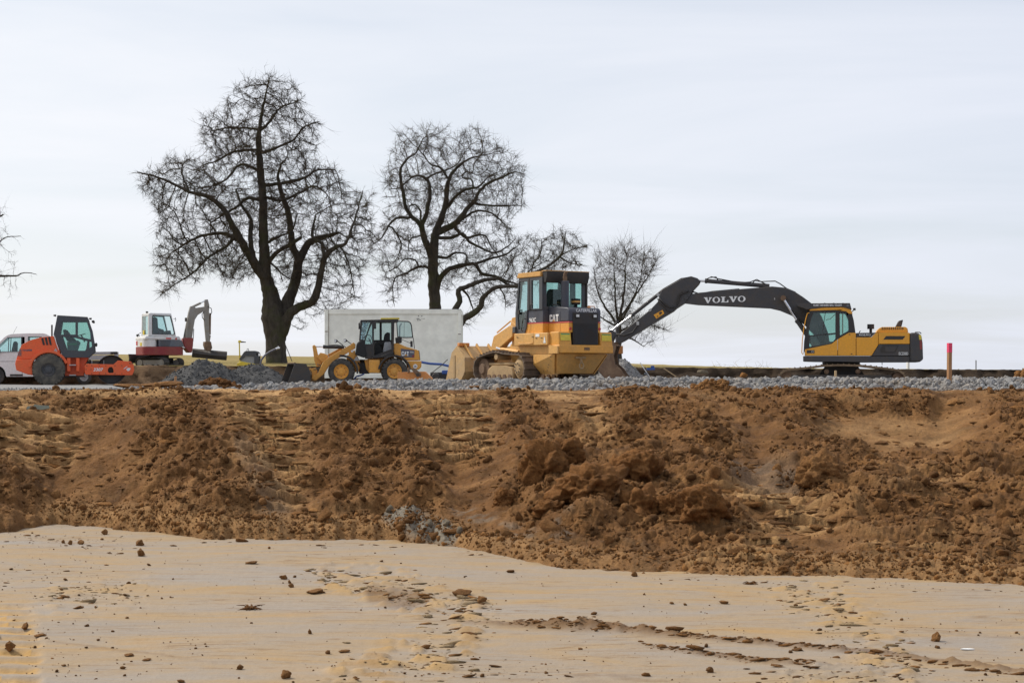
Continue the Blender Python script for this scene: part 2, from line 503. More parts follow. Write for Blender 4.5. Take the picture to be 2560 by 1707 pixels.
soil_mat("pit_bank_soil", (0.09, 0.055, 0.03), (0.16, 0.10, 0.055), (0.24, 0.15, 0.08), attr=False, sc=0.8)

def floor_mat():
    m, t, b = base_mat("floor_clay", 0.8, 0, 0.3)
    p = geo_pos(t)
    st = mapping(t, p, (0.35, 1.1, 1), 0.22); st2 = mapping(t, p, (0.8, 4.0, 1), 0.16)
    a = noise_node(t, st, 0.8, 7, 0.68, 1.6); s = noise_node(t, st2, 1.6, 6, 0.7, 0.6); g = noise_node(t, p, 30, 4, 0.7)
    c = ramp(t, a.outputs[0], [(0.30, (0.315, 0.272, 0.226)), (0.44, (0.345, 0.277, 0.203)), (0.555, (0.378, 0.275, 0.162)), (0.68, (0.41, 0.262, 0.112))]).outputs[0]
    y = ramp(t, s.outputs[0], [(0.55, 0.0), (0.70, 0.55)]).outputs[0]
    c = mixc(t, y, c, (0.36, 0.24, 0.115))
    w_ = noise_node(t, st, 0.5, 4, 0.5); wf = ramp(t, w_.outputs[0], [(0.50, 0.0), (0.64, 0.45)]).outputs[0]
    c = mixc(t, wf, c, (0.305, 0.276, 0.246))
    st3 = mapping(t, p, (0.9, 7.0, 1), 0.14); k_ = noise_node(t, st3, 1.3, 7, 0.75, 1.0)
    kf = ramp(t, k_.outputs[0], [(0.545, 0.0), (0.60, 0.85)]).outputs[0]
    n5 = noise_node(t, p, 0.45, 3, 0.5); kg = ramp(t, n5.outputs[0], [(0.42, 0.15), (0.6, 1.0)]).outputs[0]
    kf = mixc(t, 1.0, kf, kg, 'MULTIPLY')
    c = mixc(t, kf, c, (0.23, 0.138, 0.06))
    at = nd(t, "ShaderNodeAttribute", attribute_name="soil"); sp = nd(t, "ShaderNodeSeparateColor"); t.links.new(at.outputs['Color'], sp.inputs[0])
    c = mixc(t, sp.outputs[0], c, (0.47, 0.285, 0.095))
    c = mixc(t, sp.outputs[1], c, (0.165, 0.088, 0.035))
    v = ramp(t, g.outputs[0], [(0.3, 0.9), (0.7, 1.07)]).outputs[0]
    c = mixc(t, 1.0, c, v, 'MULTIPLY'); c = mixc(t, 1.0, c, (0.87, 0.855, 0.84), 'MULTIPLY')
    t.links.new(c, b.inputs['Base Color'])
    t.links.new(ramp(t, wf, [(0.0, 0.85), (0.5, 0.6)]).outputs[0], b.inputs['Roughness'])
    ad = nd(t, "ShaderNodeMath", operation='MULTIPLY_ADD'); ad.inputs[1].default_value = 0.6
    t.links.new(s.outputs[0], ad.inputs[0]); t.links.new(g.outputs[0], ad.inputs[2])
    bump(t, b, ad.outputs[0], 0.5, 0.02)
floor_mat()

def stone_mat(name, lo, hi):
    m, t, b = base_mat(name, 0.9, 0, 0.3)
    p = geo_pos(t); n = noise_node(t, p, 5, 5, 0.8); n2 = noise_node(t, p, 40, 3)
    c = ramp(t, n.outputs[0], [(0.3, lo), (0.7, hi)]).outputs[0]
    isl = nd(t, "ShaderNodeNewGeometry").outputs['Random Per Island']
    c = mixc(t, 1.0, c, ramp(t, isl, [(0.0, 0.72), (1.0, 1.3)]).outputs[0], 'MULTIPLY')
    v = ramp(t, n2.outputs[0], [(0.3, 0.8), (0.7, 1.15)]).outputs[0]
    nb = noise_node(t, p, 0.9, 4, 0.6); c = mixc(t, ramp(t, nb.outputs[0], [(0.45, 0.05), (0.7, 0.5)]).outputs[0], c, (0.23, 0.165, 0.10)) if name == 'grey_stone' else c
    t.links.new(mixc(t, 1.0, c, v, 'MULTIPLY'), b.inputs['Base Color']); bump(t, b, n2.outputs[0], 0.3, 0.01)
stone_mat("grey_stone", (0.16, 0.16, 0.158), (0.31, 0.308, 0.302))
stone_mat("fine_gravel", (0.16, 0.157, 0.152), (0.28, 0.272, 0.262))
stone_mat("dark_gravel", (0.040, 0.040, 0.040), (0.088, 0.087, 0.085))

def grass_mat():
    m, t, b = base_mat("dry_grass", 0.95, 0, 0.1)
    p = geo_pos(t); n = noise_node(t, mapping(t, p, (0.25, 0.08, 1)), 1, 6, 0.7); n2 = noise_node(t, p, 6, 4, 0.7)
    c = ramp(t, n.outputs[0], [(0.35, (0.235, 0.185, 0.065)), (0.6, (0.29, 0.222, 0.09)), (0.75, (0.32, 0.235, 0.105))]).outputs[0]
    v = ramp(t, n2.outputs[0], [(0.3, 0.75), (0.7, 1.2)]).outputs[0]
    t.links.new(mixc(t, 1.0, c, v, 'MULTIPLY'), b.inputs['Base Color']); bump(t, b, n2.outputs[0], 0.5, 0.1)
grass_mat()

VB = [(-900, 1330), (-40, 1338), (60, 1322), (160, 1312), (300, 1325), (544, 1350), (980, 1353), (1132, 1368), (1415, 1426), (1741, 1442), (2100, 1450), (2560, 1466), (3460, 1480)]
VBX = np.array([a for a, b in VB], float); VBY = np.array([b for a, b in VB], float)
def d_base(u):
    v = np.interp(u, VBX, VBY) + 5 * pn2(u / 90.0, u * 0 + 3.3) + 3 * pn2(u / 25.0, u * 0 + 8.3)
    return F * EYE / (v - HY)
def d_top(u): return 40.0 + 0.7 * pn2(u / 400.0, u * 0 + 1.7) + 0.25 * pn2(u / 90.0, u * 0 + 5.7)

def polymask(u, v, path):
    """0..1 round a path of (u, v, radius)"""
    best = np.full(u.shape, 9.0)
    for (a, b, r), (c, d, r2) in zip(path[:-1], path[1:]):
        ex, ey = c - a, d - b; L = ex * ex + ey * ey + 1e-6
        t = np.clip(((u - a) * ex + (v - b) * ey) / L, 0, 1)
        q = np.hypot(u - a - t * ex, v - b - t * ey) / (r + (r2 - r) * t)
        best = np.minimum(best, q)
    return 1 - sstep(0.45, 1.05, best)

MOUNDS = [  # path (u, v, radius), bulge in metres
    ([(390, 985, 70), (430, 1060, 150), (480, 1180, 210), (560, 1290, 170)], 0.42),
    ([(870, 972, 95), (880, 1060, 160), (930, 1190, 210), (1010, 1280, 150)], 0.40),
    ([(1285, 975, 55), (1320, 1070, 85), (1430, 1150, 120), (1500, 1230, 120)], 0.30),
    ([(1600, 975, 150), (1640, 1060, 190), (1720, 1160, 190)], 0.40),
    ([(1780, 960, 60), (1900, 990, 90), (2080, 1000, 90), (2300, 985, 50)], 0.25),
    ([(-120, 1170, 90), (20, 1240, 110), (60, 1300, 60)], 0.30),
    ([(2060, 1150, 120), (2180, 1250, 170), (2400, 1280, 190), (2700, 1300, 220)], 0.30),
    ([(1990, 1170, 90), (2020, 1215, 80)], 0.18),
    ([(1330, 1250, 120), (1600, 1310, 150), (1800, 1330, 100)], 0.25),
    ([(2500, 990, 60), (2560, 1080, 90), (2700, 1100, 160)], 0.25),
    ([(120, 985, 90), (300, 985, 60)], 0.08),
]
TRACKS = [  # smooth machine-tracked lanes: u0,u1,v0,v1
    (-160, 190, 995, 1185), (560, 770, 985, 1270), (1040, 1225, 985, 1150), (1400, 1540, 1010, 1120),
    (1745, 2160, 1225, 1345), (1700, 1960, 1350, 1420), (2180, 2480, 1190, 1260), (-700, -200, 1000, 1250), (2150, 2560, 1330, 1400)]
def boxmask(u, v, r, soft=35):
    return sstep(r[0] - soft, r[0] + soft, u) * (1 - sstep(r[1] - soft, r[1] + soft, u)) * sstep(r[2] - 20, r[2] + 20, v) * (1 - sstep(r[3] - 20, r[3] + 20, v))

def slope_point(u, t):
    """world position before relief and the place it shows at"""
    db, dtp = d_base(u), d_top(u)
    d = db + (dtp - db) * t
    k = np.interp(u, [200, 1000, 1700, 2560], [1.0, 1.08, 1.38, 1.42])
    tt = np.clip(t, 0, 1)
    g = tt ** k
    g = np.where(t > 0.93, g - (sstep(0.93, 1.12, t) * 0.0), g)
    z = PLAT * g - 0.25 * np.clip(-t, 0, 1) * 4
    x = (u - 1280) / F * d
    v = HY + (EYE - z) * F / d
    return x, d, z, v

def slope_full(u, t):
    x, y, z, v = slope_point(u, t)
    wob = 18 * fbm2(x * 0.7, y * 0.7, 3, 4)
    uw, vw = u + wob * 1.6, v + wob
    rough = np.zeros_like(u); bulge = np.zeros_like(u)
    for path, h in MOUNDS:
        m = polymask(uw, vw, path); rough = np.maximum(rough, m); bulge = np.maximum(bulge, m * h)
    lane = np.zeros_like(u)
    for r in TRACKS: lane = np.maximum(lane, boxmask(uw, vw, r))
    lane = lane * (1 - 0.75 * rough)
    smooth = boxmask(uw, vw, (2060, 2420, 1015, 1115), 60)
    rough = rough * (1 - smooth) ; rough = np.maximum(rough, 0.30 * (1 - lane) * (1 - smooth))
    vb = np.interp(u, VBX, VBY)
    berm = np.exp(-((v - (vb - 26)) / 34.0) ** 2) * np.interp(u, [-100, 60, 130, 1250, 1400, 1650, 1850, 2600], [0.2, 0.2, 1, 1, .8, .35, 1, 1])
    # relief
    n_big = fbm2(x * 0.8, y * 0.8, 3, 11) * 0.26
    n_med = fbm2(x * 2.6, y * 2.6, 4, 21, 0.55)
    rid = (0.42 - np.abs(fbm2(x * 4.5, y * 4.0, 3, 31))) * 0.17
    fine = fbm2(x * 7, y * 7 + z * 9, 4, 41, 0.6) * 0.050
    bulge = 0.62 * bulge * sstep(-0.02, 0.30, t) * (1 - 0.80 * sstep(0.62, 1.0, t))
    n_big = n_big * sstep(-0.02, 0.22, t) * (1 - 0.7 * sstep(0.7, 1.0, t)); rid = rid * sstep(0.0, 0.16, t) * (1 - 0.5 * sstep(0.85, 1.0, t)); n_med = n_med * sstep(0.0, 0.16, t) * (1 - 0.5 * sstep(0.85, 1.0, t))
    h = bulge + n_big * (0.5 + rough) + (n_med * 0.085 + rid * 0.5) * rough + fine * (0.35 + 0.5 * rough)
    h = h + berm * sstep(-0.03, 0.07, t) * (0.11 + 0.03 * fbm2(x * 6, y * 6, 3, 51) + 0.035 * fbm2(x * 17, y * 17, 2, 55))
    # grouser steps: a low riser and a sloped tread, broken here and there
    s_ = np.hypot(y, z) / 0.46 + 0.55 * fbm2(x * 0.55, y * 0.9, 3, 61) + 0.22 * pn2(x * 2.2, y * 0.5, 63)
    saw = s_ - np.floor(s_)
    brk = sstep(-0.25, 0.25, fbm2(x * 0.9, y * 2.2, 3, 71))
    stp = (sstep(0.0, 0.10, saw) * (1 - saw)) * 0.23 * (0.2 + 0.8 * brk)
    fl = np.floor(s_ * 2.6 + 0.8 * pn2(x * 1.4, y * 0.6, 81)); thin = pn2(fl * 7.31, x * 0.6 + fl * 3.1, 83) * 0.085
    h = h + lane * (stp + thin) + 0.35 * (1 - lane) * (1 - smooth) * (1 - rough) * thin
    cut = boxmask(uw, vw, (2040, 2420, 1000, 1120), 80) * -0.40
    h = h + cut
    edge = sstep(-0.05, 0.05, t)
    flat = 1 - sstep(0.99, 1.10, t) * 0.75
    h = h * edge * flat - 0.22 * (1 - edge)
    zz = z + h * 0.90; yy = y - h * 0.42 * (t < 1.05)
    dry = np.clip(lane * (0.42 + 1.1 * fbm2(x * 0.8, y * 2.0, 3, 91)) + 0.45 * lane * sstep(0.05, 0.10, stp), 0, 0.8)
    dry = np.maximum(dry, smooth * (0.32 + 0.3 * fbm2(x, y * 2, 3, 93)))
    crest = sstep(0.90, 0.98, t) * sstep(-0.25, 0.1, fbm2(x * 0.5, y * 2.0, 3, 97)) * np.interp(u, [200, 420, 700, 1500, 1650, 2600], [.5, .95, .95, .75, .2, .12])
    dry = np.maximum(dry, crest); dry = np.maximum(dry, np.clip(berm, 0, 1) * 0.38)
    dry = np.clip(dry + 0.18 * fbm2(x * 1.5, y * 3, 3, 99), 0, 1)
    gray = polymask(uw, vw, [(985, 1312, 26), (1040, 1320, 34), (1110, 1335, 30)]) * 0.85
    gray = np.maximum(gray, 0.24 * polymask(uw, vw, [(1850, 1200, 40), (1960, 1205, 55)]))
    gray = np.maximum(gray, 0.16 * polymask(uw, vw, [(620, 1140, 40), (680, 1270, 55)]))
    gray = np.maximum(gray, 0.4 * polymask(uw, vw, [(1150, 1270, 30), (1250, 1340, 45), (1420, 1330, 30)]) * sstep(0, 0.3, fbm2(x * 2, y * 2, 3, 95)))
    zz = zz + 0.07 * polymask(uw, vw, [(985, 1312, 26), (1040, 1320, 34)]) * (1 + fbm2(x * 5, y * 5, 3, 12))
    return x, yy, zz, v, rough, lane, dry, gray, berm

def grid_faces(nr, nc):
    i = np.arange(nr - 1)[:, None] * nc + np.arange(nc - 1)[None]
    return np.stack([i, i + 1, i + nc + 1, i + nc], -1).reshape(-1, 4)

ucols = np.concatenate([np.arange(-900, -60, 14.0), np.arange(-60, 2620, 3.0), np.arange(2620, 3460, 12.0)])
trows = np.concatenate([np.linspace(-0.07, 1.0, 190), np.linspace(1.006, 1.16, 14)])
U, T = np.meshgrid(ucols, trows)
sx, sy, sz, sv_, srough, slane, sdry, sgray, sberm = slope_full(U, T)
slope = np_obj("earth_slope", np.stack([sx, sy, sz], -1).reshape(-1, 3), grid_faces(*U.shape), M["slope_soil"])
tag(slope, kind="structure")
set_attr(slope.data, np.stack([sdry.ravel(), sgray.ravel()], 1))

# pit floor
def floor_h(x, y):
    h = 0.03 * fbm2(x * 0.35, y * 0.35, 3, 5) + 0.012 * fbm2(x * 0.8, y * 3, 4, 6) + 0.006 * fbm2(x * 7, y * 12, 3, 8)
    u = 1280 + x / y * F; v = HY + EYE * F / y
    # old track print at the left edge: broad treads with raised lips
    m = boxmask(u + 16 * fbm2(x * 1.5, y * 2.5, 3, 3), v, (-700, 95, 1500, 2100), 16) * np.clip((v - 1420) / 120, 0, 1)
    m = m * (1 - sstep(-10, 70, u + 34 * fbm2(x * 1.7, y * 3.0, 3, 4) - np.interp(v, [1450, 1560, 1650, 1707, 1900], [20, 60, 115, 150, 240])))
    ph = (y * 1.0 + 0.10 * x + 0.07 * fbm2(x * 0.9, y * 0.9, 3, 13)) / 0.50; saw = ph - np.floor(ph)
    gv = np.clip((saw - 0.32) / 0.62, 0, 1) * (1 - sstep(0.96, 1.0, saw))
    pr = -m * 0.08 * gv * (0.8 + 0.5 * fbm2(x * 4, y * 5, 3, 15)) + m * 0.012 * fbm2(x * 6, y * 9, 3, 16) * (gv > 0)
    # fine grouser scratches in two lanes
    def lane(path, per, amp, seed):
        k = polymask(u, v, path)
        p2 = (y + 0.25 * x + 0.16 * fbm2(x * 0.8, y * 0.8, 3, seed)) / per; s2 = p2 - np.floor(p2)
        b_ = sstep(0.02, 0.3, fbm2(x * 2.0, y * 3.0, 3, seed + 2) + 0.12)
        return k * b_ * amp * np.exp(-((s2 - 0.5) / 0.16) ** 2), k * b_ * np.exp(-((s2 - 0.42) / 0.22) ** 2)
    l1, c1 = lane([(830, 1445, 55), (980, 1470, 75), (1180, 1530, 70), (1120, 1620, 85), (880, 1690, 90)], 0.50, 0.065, 31)
    l2, c2 = lane([(1960, 1480, 40), (2080, 1510, 90), (2180, 1600, 95), (2230, 1680, 80)], 0.48, 0.05, 41)
    l3, c3 = lane([(150, 1500, 60), (330, 1480, 70)], 0.55, 0.04, 51)
    # ridges of pushed-up soil
    def ridge(path, wd, amp, seed):
        best = np.full(u.shape, 1e3); tall = np.zeros(u.shape); acc = 0
        for (a, b, ra), (c, d, rb) in zip(path[:-1], path[1:]):
            ex, ey = c - a, d - b; t = np.clip(((u - a) * ex + (v - b) * ey * 9) / (ex * ex + ey * ey * 9 + 1e-6), 0, 1)
            q = np.hypot((u - a - t * ex) * 0.45, (v - b - t * ey)); w2 = ra + (rb - ra) * t
            sel = q < best; best = np.where(sel, q, best); tall = np.where(sel, w2, tall)
        k = np.exp(-(best / (0.7 * wd * (0.55 + 0.6 * tall))) ** 2)
        return k * amp * 1.5 * tall * (0.75 + 0.9 * fbm2(x * 5, y * 5, 3, seed)), np.clip(1.25 * k ** 0.6, 0, 1) * np.clip(tall * 1.6, 0, 1)
    r1, q1 = ridge([(1100, 1552, 0.1), (1270, 1562, 0.5), (1420, 1567, 1.2), (1520, 1572, 1.3), (1640, 1585, 0.75), (1760, 1597, .5), (2000, 1616, 0.55), (2200, 1634, 0.45), (2400, 1660, 0.5), (2700, 1700, .5)], 6.5, 0.065, 61)
    r2, q2 = ridge([(1580, 1610, 0.1), (1740, 1632, 0.5), (1860, 1650, 0.55), (2020, 1664, 0.35), (2080, 1668, 0.1)], 5.5, 0.055, 66)
    r3, q3 = ridge([(120, 1604, 0.25), (360, 1630, 0.3), (540, 1656, 0.1)], 3.5, 0.035, 71)
    r4, q4 = ridge([(1180, 1690, .2), (1500, 1690, 0.5), (1700, 1700, 0.3)], 16, 0.025, 76)
    r5, q5 = ridge([(2280, 1568, .2), (2440, 1585, 0.3), (2620, 1590, 0.4)], 4, 0.025, 77)
    pt = polymask(u, v, [(930, 1485, 26), (1010, 1500, 34), (1060, 1497, 20)]); pt2 = polymask(u, v, [(2000, 1690, 50), (2260, 1695, 60)])
    h = h + pr + l1 + l2 + l3 + r1 + r2 + r3 + r4 + r5 + pt * 0.05 * np.clip(fbm2(x * 6, y * 6, 3, 81) + 0.25, 0, 1) + pt2 * 0.06 * np.clip(fbm2(x * 4, y * 6, 3, 85) + .1, 0, 1)
    yel = np.clip(m * sstep(0.26, 0.40, saw + 0.10 * fbm2(x * 2, y * 4, 3, 17)) * 0.95 + (c1 + c2 * .9 + c3 * .5) * 0.75, 0, 1)
    brn = np.clip(0.95 * (q1 + q2) + 0.8 * q3 + 0.45 * q4 * sstep(-.1, .3, fbm2(x * 3, y * 5, 3, 88)) + .4 * q5 + pt * .55 + 0.35 * c1 * sstep(0, .3, fbm2(x * 2, y * 2, 2, 14)), 0, 0.97)
    return h, yel, brn
ucf = np.concatenate([np.arange(-1500, -60, 16.0), np.arange(-60, 2620, 4.4), np.arange(2620, 4060, 16.0)])
vf = np.concatenate([np.arange(2500, 1780, -20.0), np.arange(1780, 1290, -3.0)])
UF, VF = np.meshgrid(ucf, vf)
fy = F * EYE / (VF - HY); fx = (UF - 1280) / F * fy
fh, fyel, fbrn = floor_h(fx, fy)
floor = np_obj("pit_floor", np.stack([fx, fy, fh], -1).reshape(-1, 3), grid_faces(*UF.shape), M["floor_clay"])
tag(floor, kind="structure"); set_attr(floor.data, np.stack([fyel.ravel(), fbrn.ravel()], 1))

# lower ground so the pit and the hill go on outside the view
gm = MB(); gm.quad((-900, -300, -0.35), (900, -300, -0.35), (900, 1400, -0.35), (-900, 1400, -0.35))
tag(gm.build("ground", M["slope_soil"]), kind="structure")

# yard: compacted fine gravel behind the slope edge
def yard_h(x, y):
    return PLAT - 0.02 + 0.03 * fbm2(x * 0.4, y * 0.4, 3, 2) + 0.015 * fbm2(x * 3, y * 3, 3, 3)
gx = np.concatenate([np.linspace(-60, -24, 19), np.linspace(-23, 23, 151), np.linspace(24, 60, 19)]); gy = np.linspace(42.0, 92, 80)
GX, GY = np.meshgrid(gx, gy)
yard = np_obj("gravel_yard", np.stack([GX, GY, yard_h(GX, GY)], -1).reshape(-1, 3), grid_faces(*GX.shape), M["fine_gravel"])
tag(yard, kind="structure")

# field with its dug edge
def field_edge(x): return np.interp(x, [-60, -22, -17, -13, -9, 0, 12, 40, 80], [76, 76, 77, 78.5, 80, 83, 84, 84, 84]) + 0.6 * fbm2(x * 0.5, x * 0 + 2, 3, 3)
def field_top(x): return np.interp(x, [-80, -17, -8, 4, 14, 40], [3.45, 3.36, 3.33, 3.33, 3.25, 3.12])
def crest_z(x): return EYE + np.interp(x, [-70, -30, -12, 8, 20, 40, 80], [62, 56, 49, 34, 20, 13, 8]) / (F / 135.0)
fxs = np.linspace(-140, 140, 281); fr = np.linspace(0, 1, 60)
FX, FR = np.meshgrid(fxs, fr)
e = field_edge(FX); FYd = e + (140 - e) * FR
FZ = field_top(FX) + (crest_z(FX) - field_top(FX)) * FR + 0.05 * fbm2(FX * 0.8, FYd * 0.3, 3, 9) * (FR > 0) + .03 * fbm2(FX * 3, FYd, 2, 19)
FYb = np.vstack([FYd, FYd[-1:] + 60, FYd[-1:] + 300, FYd[-1:] + 1200]); FXb = np.vstack([FX, FX[-1:] * 1.6, FX[-1:] * 4, FX[-1:] * 9])
FZb = np.vstack([FZ, FZ[-1:] - 0.6, FZ[-1:] - 8, FZ[-1:] - 40])
field = np_obj("field", np.stack([FXb, FYb, FZb], -1).reshape(-1, 3), grid_faces(*FXb.shape), M["dry_grass"])
tag(field, kind="structure")
# raw cut face under the turf
bx_ = np.linspace(-60, 60, 900); br = np.linspace(0, 1, 14)
BX, BR = np.meshgrid(bx_, br)
be = field_edge(BX); bt = field_top(BX)
BYd = be - 1.1 + 1.15 * BR + 0.5 * fbm2(BX * 1.3, BR * 3, 4, 17) * (1 - BR * 0.7)
BZ = PLAT - 0.12 + (bt - PLAT + 0.15) * BR ** 1.2 + 0.22 * fbm2(BX * 1.7, BR * 2, 4, 23) * np.sin(np.clip(BR * 1.1, 0, 1) * math.pi)
BZ[-1] = bt[-1] + 0.02 + 0.05 * fbm2(BX[-1] * 2.5, BX[-1] * 0, 3, 4); BZ[-2] += 0.05
bank = np_obj("field_bank", np.stack([BX, BYd, BZ], -1).reshape(-1, 3), grid_faces(*BX.shape), M["bank_soil"])
tag(bank, kind="structure")
pm = np.array([0 if x > -8 else 1 for x in BX.ravel()])
bank.data.materials.append(M["pit_bank_soil"])
fi = (grid_faces(*BX.shape)[:, 0] % BX.shape[1]); bank.data.polygons.foreach_set("material_index", (bx_[fi] < -9.5).astype(np.int32))

# ------------------------------------------------------------------ clods on the slope
rsC = np.random.RandomState(5)
def clod_variant(sub, seed, amp=0.35, flat=1.0):
    V, Fc = ICO[sub]
    n = pn3(V * 1.3, seed) * 1.1 + pn3(V * 2.9, seed + 5) * 0.5
    if sub > 2: n = n + pn3(V * 6, seed + 9) * 0.3
    if sub > 3: n = n + pn3(V * 11, seed + 13) * 0.26 + pn3(V * 24, seed + 17) * 0.13
    W = V * (1 + amp * n)[:, None]
    if sub < 4:
        rs_ = np.random.RandomState(seed + 100); nr = rs_.normal(size=(6, 3)); nr /= np.linalg.norm(nr, axis=1)[:, None]
        for a_, b_ in zip(nr, rs_.uniform(0.45, 0.9, 6)):
            q_ = W @ a_; W = W - np.outer(np.clip(q_ - b_, 0, None) * 0.85, a_)
    W[:, 2] *= flat
    return W, Fc
CL1 = [clod_variant(2, k, 0.5) for k in range(8)]; CR1 = [clod_variant(1, k, 0.45) for k in range(8)]; CL2 = [clod_variant(2, 20 + k, 0.75) for k in range(8)]; CL3 = [clod_variant(3, 40 + k, 0.8) for k in range(6)]
def stone_variant(seed):
    rs = np.random.RandomState(seed); V, Fc = ICO[1]
    nr = rs.normal(size=(7, 3)); nr /= np.linalg.norm(nr, axis=1)[:, None]; dd = rs.uniform(0.5, 0.85, 7)
    W = V.copy()
    for a, b in zip(nr, dd):
        q = W @ a; W = W - np.outer(np.clip(q - b, 0, None), a)
    return W * np.array([1.15, 1, 0.8]), Fc
ST1 = [stone_variant(k) for k in range(10)]

flat_w = (srough ** 2.2 + 0.02 + 0.10 * np.clip(sberm, 0, 1)).copy()
vis = (U > -350) & (U < 2900) & (T > 0.0) & (T < 1.03)
cell = np.gradient(sx, axis=1) * np.hypot(np.gradient(sy, axis=0), np.gradient(sz, axis=0))
lumps = sstep(-0.15, 0.25, fbm2(sx * 0.9, sy * 0.9, 3, 77))
pw = np.where(vis, flat_w * np.abs(cell) * (0.25 + lumps), 0).ravel(); pw /= pw.sum()
def on_slope(n, wts): return rsC.choice(len(wts), n, p=wts)
P = np.stack([sx.ravel(), sy.ravel(), sz.ravel()], 1)
# many small ones, one mass
n_small = 4400
i = on_slope(n_small, pw); r = 0.022 + 0.030 * rsC.pareto(2.6, n_small); r = np.clip(r, 0.022, 0.10)
scl = r[:, None] * rsC.uniform(0.6, 1.45, (n_small, 3))
pos = P[i] + rsC.normal(size=(n_small, 3)) * 0.012; pos[:, 2] += r * 0.2; pos[:, 1] -= r * 0.2
V, Fc = merge(CL1, pos, scl, rand_rot(n_small, rsC), rsC)
tag(np_obj("loose_soil", V, Fc, M["clod_soil"], slope), kind="stuff")
n_s2 = 10500; i = on_slope(n_s2, pw); r = np.clip(0.014 + 0.014 * rsC.pareto(2.6, n_s2), 0.014, 0.05)
pos = P[i] + rsC.normal(size=(n_s2, 3)) * 0.02; pos[:, 2] += r * 0.2
V, Fc = merge(CR1, pos, r[:, None] * rsC.uniform(0.7, 1.4, (n_s2, 3)), rand_rot(n_s2, rsC), rsC)
tag(np_obj("soil_grains", V, Fc, M["clod_soil"], slope), kind="stuff")
# broken flakes and crusts lying along the tracked lanes and between the heaps
fw = np.where(vis, (0.25 + slane * 1.2 + 0.5 * srough) * np.abs(cell) * (0.3 + lumps), 0).ravel(); fw /= fw.sum()
n_f = 5200; i = on_slope(n_f, fw); r = np.clip(0.03 + 0.03 * rsC.pareto(2.4, n_f), 0.03, 0.16)
scl = np.stack([r * rsC.uniform(1.0, 2.2, n_f), r * rsC.uniform(.5, .9, n_f), r * rsC.uniform(.18, .42, n_f)], 1)
pos = P[i] + rsC.normal(size=(n_f, 3)) * 0.01
tl = rand_rot(n_f, rsC, 0.22); yaw = rsC.normal(size=n_f) * 0.35; cz_, sz_ = np.cos(yaw), np.sin(yaw)
ra = math.radians(18) + rsC.normal(size=n_f) * 0.2
Rz = np.zeros((n_f, 3, 3)); Rz[:, 0, 0] = cz_; Rz[:, 0, 1] = -sz_; Rz[:, 1, 0] = sz_; Rz[:, 1, 1] = cz_; Rz[:, 2, 2] = 1
Rx = np.zeros((n_f, 3, 3)); Rx[:, 0, 0] = 1; Rx[:, 1, 1] = np.cos(ra); Rx[:, 1, 2] = -np.sin(ra); Rx[:, 2, 1] = np.sin(ra); Rx[:, 2, 2] = np.cos(ra)
half = rsC.rand(n_f) < 0.5
for nm, mk, mt in (("soil_flakes", half, "crumb_soil"), ("dark_soil_flakes", ~half, "clod_soil")):
    V, Fc = merge(CR1, pos[mk], scl[mk], np.einsum('nij,njk->nik', Rx[mk], Rz[mk]), rsC)
    tag(np_obj(nm, V, Fc, M[mt], slope, smooth=False), kind="stuff")
# larger crusts pressed into layers by the tracks
lw = np.where(vis & (T > 0.06), slane ** 2 * np.abs(cell), 0).ravel(); lw /= lw.sum()
n_f = 520; i = on_slope(n_f, lw); r = np.clip(0.06 + 0.04 * rsC.pareto(2.8, n_f), 0.06, 0.19)
scl = np.stack([r * rsC.uniform(1.3, 3.2, n_f), r * rsC.uniform(.6, 1.0, n_f), r * rsC.uniform(.24, .48, n_f)], 1)
yaw = rsC.normal(size=n_f) * 0.10; ra = math.radians(4) + rsC.normal(size=n_f) * 0.10
Rz = np.zeros((n_f, 3, 3)); Rz[:, 0, 0] = np.cos(yaw); Rz[:, 0, 1] = -np.sin(yaw); Rz[:, 1, 0] = np.sin(yaw); Rz[:, 1, 1] = np.cos(yaw); Rz[:, 2, 2] = 1
Rx = np.zeros((n_f, 3, 3)); Rx[:, 0, 0] = 1; Rx[:, 1, 1] = np.cos(ra); Rx[:, 1, 2] = -np.sin(ra); Rx[:, 2, 1] = np.sin(ra); Rx[:, 2, 2] = np.cos(ra)
mk = rsC.rand(n_f) < 0.45
SLB = [clod_variant(2, 130 + q, 0.8) for q in range(8)]
for nm, m_k, mt in (("soil_crusts", mk, "crust_soil"), ("dark_soil_crusts", ~mk, "clod_soil")):
    V, Fc = merge(SLB, P[i][m_k] + np.array([0, 0.01, -0.02]), scl[m_k], np.einsum('nij,njk->nik', Rx[m_k], Rz[m_k]), rsC)
    tag(np_obj(nm, V, Fc, M[mt], slope), kind="stuff")
# crumbs of the fine berm along the foot
bw = np.where(vis & (U > -60) & (U < 2620), np.clip(sberm, 0, 1) ** 1.5 * np.abs(cell), 0).ravel(); bw /= bw.sum()
n_b = 5500; i = on_slope(n_b, bw); r = np.clip(0.012 + 0.012 * rsC.pareto(2.6, n_b), 0.012, 0.06)
pos = P[i] + rsC.normal(size=(n_b, 3)) * 0.01; pos[:, 2] += r * 0.15
V, Fc = merge(CR1, pos, r[:, None] * rsC.uniform(0.8, 1.25, (n_b, 3)), rand_rot(n_b, rsC), rsC)
tag(np_obj("crumbled_soil", V, Fc, M["crumb_soil"], slope), kind="stuff")
